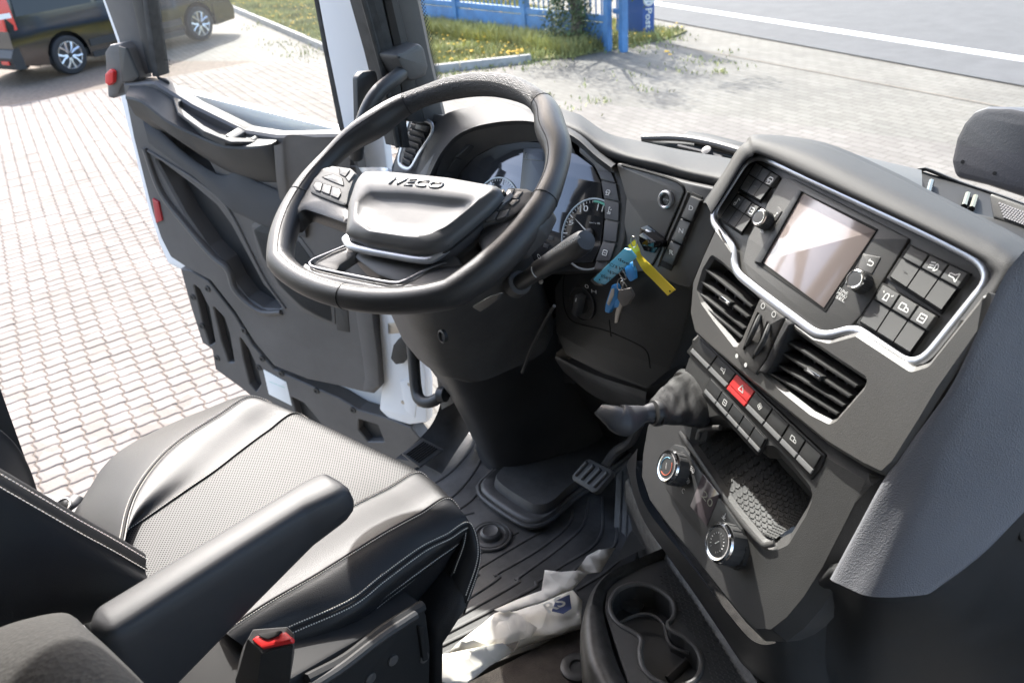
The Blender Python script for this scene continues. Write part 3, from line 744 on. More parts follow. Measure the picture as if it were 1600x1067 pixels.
# white hinge side post of the door
dslab('hinge_post', [(574, 300), (600, 300), (640, 470), (665, 590), (667, 660), (640, 664), (608, 655), (592, 640), (596, 606), (592, 500)], -.02, .004, whitepaint, .012, .006)
mb = MB(); mb.slab(D, [(606, 505), (632, 503), (632, 520), (606, 522)], .004, .006, .004); mk('hinge_plate', mb, steel, door)
mb = MB(); mb.slab(D, [(622, 530), (636, 526), (637, 545), (630, 568), (618, 570), (610, 560), (614, 540)], .004, .022, .006, .003); mk('latch_striker', mb, plastic_b, door)
for x, y in ((640, 600), (630, 628), (655, 632)):
    mb = MB(); mb.lathe(D.pt(x, y, .003), D.n, [(.006, 0), (.006, .003), (0, .004)], 10); mk('bolt', mb, steel, door)
dslab('seam_panel', [(625, 596), (643, 588), (652, 620), (648, 655), (632, 640)], .004, .006, whitepaint, .006, .002)
# window frame : black rear upright with a white outer edge, white front upright
dslab('outer_edge', [(140, -60), (165, -60), (178, 0), (196, 72), (186, 74), (160, 0)], -.05, -.03, whitepaint, .003, .002)
dslab('rear_frame', [(150, -60), (192, -60), (208, 0), (232, 116), (200, 121), (185, 60), (163, 0)], -.04, -.012, plastic_d, .004, .003)
dslab('frame_ridge', [(180, -60), (206, -60), (222, 0), (242, 112), (232, 117), (205, 0)], -.04, -.004, plastic_b, .003, .003)
dslab('window_seal', [(200, -60), (214, -60), (230, 0), (248, 120), (238, 120), (222, 0)], -.04, -.002, sealrub, .002, .002)
dslab('front_upright', [(482, -60), (545, -60), (562, 0), (590, 112), (604, 205), (538, 206), (512, 80), (497, 0)], -.05, -.012, whitepaint, .004, .004)
dslab('front_seal', [(474, -60), (482, -60), (497, 0), (512, 80), (540, 206), (530, 206), (505, 80), (490, 0)], -.045, -.014, sealrub, .002, .002)
doorglass = glassmat('door window glass', (.86, .88, .86), .045, .05)
mb = MB(); q = [(225, -60), (232, 0), (250, 122), (300, 156), (380, 196), (425, 204), (532, 205), (508, 80), (493, 0), (477, -60)]
g_ = [D.pt(x, y, -.032) for x, y in q]; tri_ = tessellate_polygon([[V3((*D.uv(x, y, -.032), 0)) for x, y in q]]); mb.add(g_, [tuple(t) for t in tri_]); mk('window_glass', mb, doorglass, door)
text('E43', D.shifted(-.029), (256, 95), (266, 97), .006, plastic_b, door, 'glass_mark')
for k in range(4): text('|||| |||', D.shifted(-.029), (250+k*2, 100+k*4), (268-k*2, 103+k*4), .004, plastic_b, door, 'glass_mark')
# inner trim panel
panel = [(190, 130), (240, 128), (300, 165), (380, 204), (430, 212), (538, 210), (556, 250), (578, 470), (590, 560), (593, 605), (583, 616), (565, 613), (525, 603), (478, 593), (428, 573), (397, 536), (366, 487), (329, 440), (292, 420), (266, 403), (250, 372), (236, 330), (207, 215)]
pocket = [(241, 246), (262, 262), (300, 290), (338, 322), (360, 352), (385, 398), (410, 445), (441, 478), (436, 484), (410, 482), (385, 466), (365, 440), (350, 410), (325, 385), (290, 335)]
pullr = [(259, 192), (280, 204), (318, 240), (336, 272), (326, 270), (290, 246), (268, 224)]
mb = MB(); mb.plate(D, panel, [pocket, pullr], -.012, .028, hd=-.03, r=.012, hr=.012, bev=.006); inner = mk('inner_panel', mb, plastic_d, door)
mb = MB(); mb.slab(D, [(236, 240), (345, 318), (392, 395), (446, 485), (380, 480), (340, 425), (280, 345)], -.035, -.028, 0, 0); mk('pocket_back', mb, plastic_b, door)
# pocket lip: rounded front wall of the map pocket, lower edge
mb = MB(); path = [(226, 232), (252, 300), (290, 350), (333, 400), (356, 420), (366, 450), (388, 474), (412, 488), (440, 488)]
mb.tube(crv([D.pt(x, y, .030) for x, y in path], 40), [.010+.004*sin(pi*i/39) for i in range(40)], 10, flat=.8); mk('pocket_lip', mb, plastic_d, door)
mb = MB(); path = [(232, 236), (262, 254), (304, 280), (345, 312), (366, 342), (390, 390), (416, 440), (446, 482)]
mb.tube(crv([D.pt(x, y, .028) for x, y in path], 36), .006, 8, flat=.8); mk('pocket_rim', mb, plastic_d, door)
# padded grey band
mb = MB(); top = [(223, 188), (250, 204), (290, 240), (330, 268), (352, 276), (374, 271), (400, 285), (440, 302), (470, 320)]; bot = [(232, 222), (256, 240), (296, 270), (338, 305), (360, 326), (382, 336), (410, 350), (450, 362), (478, 370)]
mid = [((a[0]+b[0])/2, (a[1]+b[1])/2) for a, b in zip(top, bot)]
mb.surf([[D.pt(*p, .024) for p in top], [D.pt(p[0], p[1]*.98+m[1]*.02, .036) for p, m in zip(top, mid)], [D.pt(*p, .046) for p in mid], [D.pt(*p, .036) for p in bot], [D.pt(*p, .022) for p in bot]], 5, 4)
mk('padded_band', mb, M('grey door padding', (.07, .07, .072), .8, bump=('cell', 500, .5)), door, fix=True)
# window ledge : a shelf with a recess, built from its back edge out to its front edge
shelf = [(190, 130, 0), (245, 120, 0)]
LEDZ = D.pt(200, 152, .05).z
mb = MB()
back = [(206, 126), (250, 124), (300, 158), (350, 188), (400, 204), (440, 206), (500, 206), (538, 206)]
front = [(196, 150), (222, 158), (262, 188), (310, 212), (356, 228), (420, 226), (450, 209), (520, 214)]
brow = [D.pt(*p, -.012) for p in back]
frow = [Pz(x, y, q.z-.010) for (x, y), q in zip(front, brow)]
frow = [p if (p-HIN).dot(D.n) < .10 else D.pt(x, y, .10) for p, (x, y) in zip(frow, front)]
N1 = 50
B_, F_ = crv(brow, N1), crv(frow, N1)
t1 = [f*.88+b*.12 for f, b in zip(F_, B_)]
mb.loft([[p-Z*.02 for p in B_], B_, t1], False)
mb.loft([t1, F_, [p-Z*.006+D.n*.002 for p in F_], [p-Z*.05-D.n*.010 for p in F_], [p-Z*.12-D.n*((p-HIN).dot(D.n)-.02) for p in F_]], False)
mk('window_ledge', mb, plastic_l, door, fix=True, ang=30)
# recess in the ledge with the release lever
led = PL(D.pt(345, 203, .03), axes=(D.u.copy(), -D.n, Z.copy()))
def ledge_pt(x, y, dz=0):
    a = D.pt(350, 205, .03); return Pz(x, y, 0)
lz = [D.pt(285, 158, .02), D.pt(410, 222, .03)]
ev = (lz[1]-lz[0]).normalized(); nv = ev.cross(D.n).normalized()
if nv.z < 0: nv = -nv
LP = PL(lz[0]+nv*.004, axes=(ev, nv.cross(ev), nv))
mb = MB(); mb.plate(LP, [(270, 152), (292, 150), (350, 178), (405, 206), (432, 212), (425, 222), (360, 222), (318, 205), (278, 176)], [[(288, 154), (300, 157), (390, 205), (402, 212), (386, 216), (352, 214), (318, 196), (280, 167), (279, 160)]], -.005, .0015, hd=-.035, hr=.006, r=.008, bev=.0015); mk('handle_surround', mb, plastic_l, door)
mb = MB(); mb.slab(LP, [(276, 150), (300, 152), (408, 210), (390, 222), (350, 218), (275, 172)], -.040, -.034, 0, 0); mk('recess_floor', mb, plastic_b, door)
mb = MB(); mb.slab(LP, [(352, 211), (372, 199), (384, 205), (364, 217)], -.02, .0, .003, .002); mk('release_lever', mb, fascia, door)
mb = MB(); mb.slab(LP, [(392, 216), (404, 208), (409, 210), (398, 219)], -.002, .003, .001, .001); mk('window_switch', mb, keyblack, door)
mb = MB(); mb.slab(LP, [(403, 220), (414, 210), (420, 212), (410, 222)], -.002, .003, .001, .001); mk('window_switch', mb, keyblack, door)
mb = MB(); mb.slab(D, [(244, 120), (260, 127), (263, 132), (248, 126)], .0, .006, 0, .001); mk('vent_slot', mb, seamdark, door)
# front block of the panel beside the hinge
mb = MB(); mb.surf([[D.pt(x, y, h) for x, y, h in ((428, 228, .066), (440, 224, .07), (452, 211, .066), (500, 216, .06), (545, 222, .05))], [D.pt(x, y, h) for x, y, h in ((432, 280, .058), (444, 280, .062), (456, 278, .056), (500, 290, .05), (550, 300, .042))], [D.pt(x, y, h) for x, y, h in ((440, 330, .03), (452, 332, .034), (466, 335, .03), (510, 345, .028), (560, 360, .026))]], 5, 5); mk('front_block', mb, plastic_d, door, fix=True)
# pull recess behind the rail
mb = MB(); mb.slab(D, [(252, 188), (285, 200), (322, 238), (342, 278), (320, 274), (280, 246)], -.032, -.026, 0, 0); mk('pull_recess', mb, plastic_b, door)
mb = MB(); mb.slab(D, [(290, 226), (312, 236), (330, 258), (333, 268), (318, 262), (300, 246)], -.024, -.012, .004, .003); mk('pull_handle', mb, fascia, door)
# loudspeaker grille
mb = MB(); mb.slab(D, [(392, 352), (412, 338), (432, 348), (470, 372), (520, 440), (524, 508), (498, 500), (470, 486), (432, 452), (404, 402)], .026, .031, .008, .003)
grille = mk('speaker_frame', mb, plastic_d, door)
gm = M('speaker mesh', (.02, .02, .02), .6); gm2 = gm
gp = [(396, 360), (414, 347), (430, 354), (466, 378), (513, 442), (518, 503), (496, 494), (470, 479), (436, 446), (410, 400)]
mb = MB(); mb.slab(D, gp, .03, .0325, .006, .001); o = mk('speaker_grille', mb, plastic_b, door)
mb = MB(); quv = [D.uv(x, y, .033) for x, y in gp]
du = 0
pv = [V3((*a, 0)) for a in quv]
u0, u1 = min(a[0] for a in quv), max(a[0] for a in quv); v0, v1 = min(a[1] for a in quv), max(a[1] for a in quv)
u = u0
while u < u1:
    v = v0
    while v < v1:
        if inside(V3((u, v, 0)), pv): 
            k = len(mb.v); mb.add([D.w(u-.002, v, .0325), D.w(u+.002, v, .0325), D.w(u+.002, v+.0012, .0345), D.w(u-.002, v+.0012, .0345)], [(0, 1, 2, 3)])
        v += .004
    u += .0052
mk('grille_mesh', mb, plastic_d, o, kind='stuff')
# recessed dark channel to the right of the grille
dslab('door_channel', [(524, 470), (542, 470), (546, 520), (526, 516)], .026, .030, plastic_b, .004, .002)
mb = MB(); path = [(560, 300), (572, 470), (572, 560), (578, 592)]
mb = MB(); mb.slab(D, [(540, 260), (556, 260), (580, 480), (590, 560), (592, 604), (580, 613), (566, 611), (570, 590), (566, 560), (548, 440)], .026, .034, .006, .004); mk('panel_border', mb, plastic_d, door)
# red reflector and rear edge fittings
mb = MB(); mb.slab(D, [(237, 310), (247, 316), (253, 345), (243, 350)], .02, .034, .003, .003); mk('reflector', mb, M('red reflector', (.4, .02, .03), .2, coat=.5), door)
mb = MB(); mb.slab(D, [(163, 82), (170, 71), (188, 68), (196, 78), (214, 128), (190, 132), (184, 148), (176, 155), (168, 153), (166, 120)], -.03, .022, .008, .006); lt_ = mk('door_lock_housing', mb, plastic_d, door)
mb = MB(); mb.slab(D, [(184, 72), (196, 76), (216, 122), (208, 128), (190, 130)], .02, .028, .004, .003); mk('lock_cover', mb, plastic_b, lt_)
mb = MB(); mb.slab(D, [(163, 116), (170, 109), (177, 112), (176, 130), (169, 135), (163, 130)], .02, .034, .006, .005); mk('release_button', mb, red, lt_)
# lower step cover with slots
low = [(281, 419), (300, 424), (326, 440), (366, 492), (395, 540), (428, 577), (480, 600), (530, 622), (560, 640), (610, 655), (642, 668), (660, 690), (640, 760), (480, 700), (384, 612), (336, 577), (331, 546), (316, 536), (298, 480)]
slots = [[(302, 444), (312, 452), (326, 480), (336, 535), (328, 540), (318, 510)], [(333, 478), (350, 496), (358, 520), (366, 566), (357, 566), (345, 530)], [(374, 525), (388, 545), (402, 575), (408, 600), (400, 612), (390, 600), (380, 560)], [(455, 620), (475, 630), (500, 660), (505, 690), (470, 668)], [(560, 655), (590, 664), (600, 690), (575, 690), (560, 672)]]
mb = MB(); mb.plate(D, low, slots, -.04, .008, hd=-.02, r=.006, hr=.004, bev=.003); lo = mk('step_cover', mb, plastic_d, door)
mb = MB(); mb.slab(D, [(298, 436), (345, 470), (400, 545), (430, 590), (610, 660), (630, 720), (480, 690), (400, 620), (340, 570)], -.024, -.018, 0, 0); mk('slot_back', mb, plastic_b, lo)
for x, y in ((302, 464), (316, 509), (340, 559), (405, 574), (382, 516), (410, 560), (440, 583), (495, 610), (325, 451), (552, 640)):
    mb = MB(); mb.lathe(D.pt(x, y, .007), D.n, [(.011, 0), (.010, .004), (.005, .0045), (.004, .002), (0, .002)], 12); mk('bolt', mb, plastic_b, lo)
mb = MB(); mb.slab(D, [(411, 577), (447, 597), (456, 634), (420, 616)], .008, .0095, .002, .0004); st = mk('sticker', mb, M('white sticker', (.8, .8, .78), .4), lo)
text('_______', D.shifted(.0098), (420, 596), (445, 606), .0015, M('pale green print', (.3, .6, .5), .6), st)
# ------------------------------------------------------------------ dashboard, driver's side
dash = thing('dashboard', 'black dashboard with instrument hood, padded top roll and ignition panel behind the steering wheel', 'dashboard', (-.5, 1.1, .6))
def dk(name, mb, m, par=dash, **k): return mk(name, mb, m, par, **k)
CL = PL(Py(830, 300, 1.03), 2, 28)
glassblack = M('instrument glass', (.03, .032, .036), .04, coat=1, spec=.8)
# body behind everything
mb = MB(); mb.surf([[Py(x, y, 1.10) for x, y in ((612, 262), (640, 200), (690, 190), (850, 180), (905, 200), (1000, 240), (1150, 260))],
    [Py(x, y, 1.12) for x, y in ((630, 470), (690, 420), (740, 420), (850, 430), (905, 430), (1000, 450), (1100, 470))],
    [Py(x, y, 1.16) for x, y in ((690, 600), (720, 600), (760, 600), (860, 600), (905, 600), (1000, 620), (1060, 640))]], 3, 3); dk('dash_core', mb, plastic_b)
# cluster backing + inner hood
mb = MB(); mb.slab(CL, [(655, 290), (668, 262), (690, 232), (715, 205), (745, 192), (800, 184), (870, 192), (915, 212), (952, 245), (972, 262), (979, 310), (975, 372), (958, 424), (840, 425), (700, 400)], -.05, -.012, .01, .003); dk('cluster_housing', mb, plastic_b)
arc_out = [(676, 290), (690, 250), (712, 218), (742, 200), (790, 192), (856, 198), (890, 212)]
arc_in = [(705, 300), (718, 272), (742, 246), (775, 229), (818, 222), (860, 224), (900, 242)]
def ringsurf(name, A, B, h0, h1, hm, m, par=dash, n=50):
    a = crv([CL.pt(x, y, h0) for x, y in A], n); b = crv([CL.pt(x, y, h1) for x, y in B], n)
    c = [(p+q)/2+CL.n*hm for p, q in zip(a, b)]
    mb = MB(); mb.loft([a, c, b], False); return mk(name, mb, m, par)
ringsurf('inner_hood', arc_out, arc_in, .045, -.004, .004, plastic_b)
# instrument face: gloss panel under glass
face = [(700, 310), (718, 270), (742, 245), (775, 228), (818, 221), (860, 224), (902, 242), (926, 260), (939, 286), (943, 340), (938, 385), (925, 410), (860, 412), (780, 400)]
mb = MB(); mb.slab(CL, face, -.011, -.004, .004, .001); icl = dk('instrument_face', mb, glassblack)
dialm = M('dial ring', (.4, .44, .46), .4, .4)
def dial(px, rpx, name):
    c = CL.pt(*px, -.003); R = (CL.pt(px[0]+rpx, px[1], -.003)-c).length
    mb = MB(); mb.tube([c+(CL.u*cos(t)+CL.v*sin(t))*R for t in [i*2*pi/48 for i in range(48)]], .0018, 6, True); o = mk(name, mb, dialm, dash)
    mb = MB()
    for k in range(41):
        t = radians(225-k*270/40); d = CL.u*cos(t)+CL.v*sin(t); l = .88 if k % 5 else .80
        w = CL.n.cross(d)*(.0005 if k % 5 else .0009); a, b = c+d*R*l+CL.n*.0012, c+d*R*.95+CL.n*.0012
        mb.quad(a-w, b-w, b+w, a+w)
    mk('scale_marks', mb, ink, o, kind='stuff')
    mb = MB(); t = radians(155); d = CL.u*cos(t)+CL.v*sin(t); w = CL.n.cross(d)*.0014
    mb.add([c-w+CL.n*.003, c+w+CL.n*.003, c+d*R*.8+CL.n*.003], [(0, 1, 2)]); mk('needle', mb, M('needle', (.85, .85, .8), .5), o)
    mb = MB(); mb.lathe(c, CL.n, [(R*.16, .001), (R*.16, .005), (R*.10, .007), (0, .007)], 20); mk('needle_hub', mb, plastic_b, o)
    return o, c, R
d1, c1, R1 = dial((922, 366), 46, 'rev_counter')
d2, c2, R2 = dial((774, 326), 36, 'speedometer')
text('10', CL, (906, 332), (919, 330), .010, ink, d1, h=-.001)
text('11', CL, (932, 329), (941, 331), .010, ink, d1, h=-.001)
text('5', CL, (889, 352), (896, 351), .008, ink, d1, h=-.001)
text('min-1 x 100', CL, (921, 349), (937, 351), .003, ink, d1, h=-.001)
mb = MB(); c = c1
mb.tube([c+CL.n*.002+(CL.u*cos(t)+CL.v*sin(t))*R1*.92 for t in [radians(100-i*4) for i in range(14)]], .0022, 5); mk('green_band', mb, M('green band', (.12, .5, .36), .5), d1)
mb = MB(); mb.slab(CL, [(818, 232), (850, 232), (856, 300), (812, 298)], -.004, -.0025, .002, .0005); mk('trip_display', mb, M('display grey', (.045, .05, .055), .3), icl)
mb = MB(); mb.slab(CL, [(820, 238), (848, 238), (850, 252), (818, 250)], -.003, -.002, .002, .0004); mk('display_field', mb, M('display field', (.02, .022, .025), .25), icl)
for x, y in ((846, 360), (858, 368), (850, 380), (866, 388), (876, 398)):
    mb = MB(); mb.slab(CL, [(x, y), (x+8, y+2), (x+6, y+8), (x-2, y+6)], -.004, -.0028, .001, .0003); mk('warning_lamp', mb, keygrey, icl)
# visor : padded hood over the instruments
o_ = [(628, 285), (636, 262), (649, 231), (670, 202), (690, 183), (707, 174), (757, 163), (791, 161), (825, 172), (860, 188), (900, 206), (935, 238), (968, 256)]
i_ = [(664, 292), (676, 264), (690, 238), (712, 213), (740, 199), (770, 192), (800, 189), (830, 190), (858, 198), (885, 208), (905, 220), (930, 243), (955, 262)]
n = 44
a = crv([Py(x, y, 1.10) for x, y in o_], n); b = crv([CL.pt(x, y, .055) for x, y in i_], n); cc = crv([CL.pt(x, y, .03) for x, y in [(p[0]+10, p[1]+6) if p[0] < 720 else (p[0], p[1]+9) for p in i_]], n)
mid = [p*.5+q*.5+V3((0, .01, .004)) for p, q in zip(a, b)]
aa = [p+V3((0, .02, -.03)) for p in a]
mb = MB(); mb.loft([aa, a, mid, [q+V3((0, .006, .002)) for q in b], b, [q*.6+r*.4-V3((0, 0, .002)) for q, r in zip(b, cc)], cc], False); dk('visor', mb, paddark, fix=True, ang=60)
# shoulder band with the switches left and right of the glass
def keyrow(P, name, lo, hi, par=dash, h0=-.01, h1=.026, m=keyblack):
    """keys between two rails of points: P(list) pairs"""
    out = []
    for k in range(len(lo)-1):
        q = [lo[k], lo[k+1], hi[k+1], hi[k]]; c = (sum(p[0] for p in q)/4, sum(p[1] for p in q)/4)
        q = [(c[0]+(p[0]-c[0])*.94, c[1]+(p[1]-c[1])*.94) for p in q]
        mb = MB(); mb.slab(P, q, h0, h1, .001, .0012); out.append(mk(name, mb, m, par))
    return out
mb = MB(); mb.slab(CL, [(640, 296), (664, 258), (688, 226), (716, 203), (742, 196), (748, 214), (715, 240), (695, 270), (680, 300)], .0, .022, .003, .002); kb = dk('switch_band', mb, plastic_g)
kk = keyrow(CL, 'instrument_switch', [(658, 294), (668, 266), (682, 243), (699, 222)], [(690, 292), (699, 268), (715, 246), (737, 226)], kb)
mb = MB(); mb.slab(CL, [(905, 224), (930, 240), (958, 258), (972, 262), (980, 310), (976, 372), (960, 424), (926, 422), (940, 384), (946, 340), (941, 284), (926, 256), (904, 238)], .0, .022, .004, .003); kb2 = dk('switch_band', mb, plastic_g)
k2 = keyrow(CL, 'instrument_switch', [(931, 264), (938, 281), (943, 311), (944, 343), (941, 377), (929, 409)], [(955, 268), (963, 287), (968, 316), (967, 347), (963, 380), (953, 409)], kb2)
def icon(P, px, s, kind, par, h=.0268, m=ink):
    """small printed symbol: a few strokes"""
    c = P.pt(*px, h); mb = MB(); u, v = P.u*s, P.v*s
    def st(x0, y0, x1, y1, w=.14):
        a, b = c+u*x0+v*y0, c+u*x1+v*y1; d = (b-a).normalized(); q = P.n.cross(d)*s*w*.5; mb.quad(a-q, b-q, b+q, a+q)
    def circ(x, y, r, n=10, a0=0, a1=360):
        pts = [(x+r*cos(radians(a0+(a1-a0)*i/n)), y+r*sin(radians(a0+(a1-a0)*i/n))) for i in range(n+1)]
        for p, q in zip(pts, pts[1:]): st(*p, *q)
    if kind == 'car': st(-.5, -.1, .5, -.1); st(-.5, -.1, -.3, .3); st(.5, -.1, .3, .3); st(-.3, .3, .3, .3); circ(-.28, -.25, .12, 6); circ(.28, -.25, .12, 6); st(-.4, -.6, .4, -.5)
    elif kind == 'lamp': circ(.1, 0, .38, 8, -90, 90); st(.1, -.38, .1, .38); [st(-.6, y, -.05, y+.1) for y in (-.3, 0, .3)]
    elif kind == 'beacon': st(-.35, -.35, .35, -.35); st(-.25, -.35, -.25, .2); st(.25, -.35, .25, .2); circ(0, .15, .25, 6, 0, 180); st(-.5, .3, -.7, .45); st(.5, .3, .7, .45)
    elif kind == 'truck': st(-.6, -.3, .6, -.3); st(-.6, -.3, -.6, .35); st(-.6, .35, .1, .35); st(.1, .35, .1, -.3); st(.1, .1, .45, .1); st(.45, .1, .6, -.1); st(.6, -.1, .6, -.3)
    elif kind == 'box': st(-.4, -.4, .4, -.4); st(.4, -.4, .4, .4); st(.4, .4, -.4, .4); st(-.4, .4, -.4, -.4); st(-.2, 0, .2, 0)
    elif kind == 'dash': st(-.4, 0, .4, 0, .2)
    elif kind == 'fan': [circ(.25*cos(t), .25*sin(t), .22, 7) for t in (.3, 1.87, 3.44, 5.0)]
    elif kind == 'arc': circ(0, 0, .45, 8, 60, 300)
    elif kind == 'tri': st(-.5, -.35, .5, -.35); st(.5, -.35, 0, .5); st(0, .5, -.5, -.35)
    elif kind == 'arrow': st(0, .5, 0, -.4); st(0, -.4, -.3, -.1); st(0, -.4, .3, -.1); st(-.4, -.5, .4, -.5)
    elif kind == 'o': circ(0, 0, .45, 12)
    elif kind == 'dot': mb.add([c+u*.45*cos(2*pi*i/14)+v*.45*sin(2*pi*i/14) for i in range(14)], [tuple(range(14))])
    elif kind == 'back': st(-.4, .3, .3, .3); circ(.3, 0, .3, 6, -90, 90); st(.3, -.3, -.3, -.3); st(-.4, .3, -.2, .5); st(-.4, .3, -.2, .1)
    elif kind == 'note': circ(-.2, -.35, .2, 7); st(0, -.35, 0, .5); st(0, .5, .4, .3)
    elif kind == 'horn': st(-.5, .2, .1, .2); st(-.5, -.1, .1, -.1); st(.1, .2, .5, .5); st(.1, -.1, .5, -.45); st(.5, .5, .5, -.45); st(-.5, .2, -.5, -.1)
    elif kind == 'seat': st(-.2, .5, -.2, -.2); st(-.2, -.2, .4, -.2); st(-.4, -.45, .4, -.45); circ(-.2, .6, .12, 6); st(.1, .2, .4, .4)
    return mk('symbol', mb, m, par)
icon(CL, (698, 244), .008, 'car', kk[1]); icon(CL, (950, 300), .009, 'car', k2[1]); icon(CL, (952, 330), .009, 'seat', k2[2]); icon(CL, (945, 395), .010, 'box', k2[4])

# side air vent, silver framed
VL = PL(Py(650, 222, 1.085), 6, 20)
vent = thing('air_vent', 'tall narrow air vent in a bright silver frame at the left end of the dashboard', 'air vent', Py(650, 222, 1.085))
mb = MB(); mb.slab(VL, [(612, 272), (628, 205), (640, 178), (680, 178), (700, 182), (668, 230), (640, 282)], -.06, -.006, .004, .003); mk('vent_housing', mb, plastic_g, vent)
mb = MB(); mb.slab(VL, [(628, 256), (644, 190), (672, 196), (670, 214), (640, 262)], -.005, -.003, 0, 0); mk('vent_throat', mb, seamdark, vent)
fr_ = [(644, 185), (660, 187), (674, 193), (676, 203), (672, 215), (656, 238), (642, 262), (632, 263), (624, 256), (624, 244), (632, 216), (639, 190)]
mb = MB(); mb.tube(crv([VL.pt(x, y, .004) for x, y in fr_], 48, True), .0042, 8, True, up=VL.n, flat=.7); mk('vent_frame', mb, silver, vent)
for t in [.08, .22, .36, .5, .64, .78, .92]:
    a = (643+(627-643)*t, 192+(254-192)*t); b = (672+(640-672)*t, 199+(262-199)*t); 
    mb = MB(); p, q = VL.pt(*a, .001), VL.pt(*b, .001); d = (q-p).normalized(); w = VL.n.cross(d)
    mb.box((p+q)/2, (d, (w+VL.n*.5).normalized(), (VL.n-w*.5).normalized()), ((q-p).length/2-.003, .0055, .0012), .0006); mk('vent_slat', mb, plastic_b, vent)
mb = MB(); mb.slab(VL, [(650, 193), (668, 198), (664, 206), (648, 202)], 0, .008, .002, .002); mk('vent_thumb', mb, plastic_g, vent)
# fill panel between door opening and vent
mb = MB(); mb.surf([[Px(560, 262, -1.03), Py(600, 262, 1.1), Py(624, 268, 1.09)], [Px(600, 330, -1.02), Py(630, 330, 1.1), Py(668, 300, 1.08)], [Px(636, 470, -1.0), Py(650, 470, 1.1), Py(700, 420, 1.09)]], 4, 4); dk('end_panel', mb, whitepaint)

# padded roll along the dash top
bk = [(852, 168), (889, 174), (910, 182), (947, 208), (1000, 221), (1062, 234), (1141, 248), (1190, 262)]
ft = [(872, 205), (905, 224), (930, 245), (968, 254), (1012, 267), (1066, 283), (1120, 294), (1160, 300)]
a = [Py(x, y, v) for (x, y), v in zip(bk, (1.16, 1.16, 1.165, 1.17, 1.17, 1.165, 1.15, 1.12))]
md = [(866, 186), (906, 202), (940, 224), (985, 241), (1030, 251), (1072, 263), (1126, 274), (1166, 282)]
yv = (1.07, 1.06, 1.05, 1.04, 1.035, 1.03, 1.02, 1.0)
m2 = [Py(x, y, v) for (x, y), v in zip(md, yv)]
b = [Py(x, y, v+.012) for (x, y), v in zip(ft, yv)]
m1 = [p*.5+q*.5+V3((0, 0, .007)) for p, q in zip(a, m2)]
mb = MB(); mb.surf([[p+V3((0, .02, -.02)) for p in a], a, m1, m2, [p*.5+q*.5+V3((0, -.010, .0)) for p, q in zip(m2, b)], b, [q+V3((0, .02, -.006)) for q in b]], 5, 5); dk('padded_roll', mb, paddark, fix=True, ang=60)

# ignition panel
IG = PL(Py(1030, 330, .995), 10, 14)
mb = MB(); mb.slab(IG, [(962, 254), (1010, 268), (1066, 284), (1122, 296), (1130, 330), (1078, 450), (1058, 445), (1008, 424), (952, 428), (972, 380), (978, 310)], -.05, 0, .004, .003); igp = dk('ignition_panel', mb, fascia)
mb = MB(); mb.tube(crv([IG.pt(x, y, .0005) for x, y in ((972, 258), (1020, 271), (1058, 284), (1069, 296), (1066, 308), (1046, 355), (1024, 406), (1014, 418))], 40), .0022, 6); dk('panel_groove', mb, seamdark)
mb = MB(); mb.tube(crv([IG.pt(x, y, .0005) for x, y in ((1076, 300), (1064, 330), (1042, 380), (1028, 416))], 30), .003, 6); dk('panel_rib', mb, plastic_g)
sc = IG.pt(1042, 312, 0); R = .0145
mb = MB(); mb.lathe(sc, IG.n, [(R*.62, .0), (R*.66, .005), (R*.8, .0065), (R*.95, .005), (R, .0)], 36); sb_ = dk('start_ring', mb, silver)
mb = MB(); mb.lathe(sc, IG.n, [(R*.6, 0), (R*.6, .003), (R*.5, .004), (R*.42, .002), (0, .0015)], 30); mk('start_button', mb, keyblack, sb_)
text('START', IG, (1036, 313), (1047, 315), .0028, ink, sb_, h=.0024)
mb = MB(); mb.slab(IG, [(1000, 356), (1012, 352), (1030, 366), (1030, 384), (1022, 396), (1006, 392), (998, 376)], .0, .002, .003, .001); dk('key_slot', mb, piano)
mb = MB(); mb.tube([IG.pt(x, y, .003) for x, y in ((1010, 360), (1022, 366), (1027, 374))], .0022, 6); dk('slot_edge', mb, silver)
# gear selector keys D N R
mb = MB(); mb.slab(IG, [(1080, 300), (1098, 308), (1048, 424), (1028, 414)], 0, .0015, .002, .001); dk('selector_frame', mb, seamdark)
def lerp2(a, b, t): return (a[0]+(b[0]-a[0])*t, a[1]+(b[1]-a[1])*t)
for k, (s, t0, t1) in enumerate((('D', .02, .33), ('N', .345, .65), ('R', .665, .95))):
    l0, l1, r0, r1 = lerp2((1079, 304), (1031, 413), t0), lerp2((1079, 304), (1031, 413), t1), lerp2((1096, 311), (1048, 421), t0), lerp2((1096, 311), (1048, 421), t1)
    mb = MB(); mb.slab(IG, [l0, r0, r1, l1], .001, .008, .0012, .002); o = dk('selector_key', mb, keyblack)
    c = lerp2(lerp2(l0, r1, .5), (0, 0), 0)
    text(s, IG, (c[0]-3.5, c[1]+1.2), (c[0]+3.5, c[1]+3), .0068, ink, o, h=.0084, bold=True)
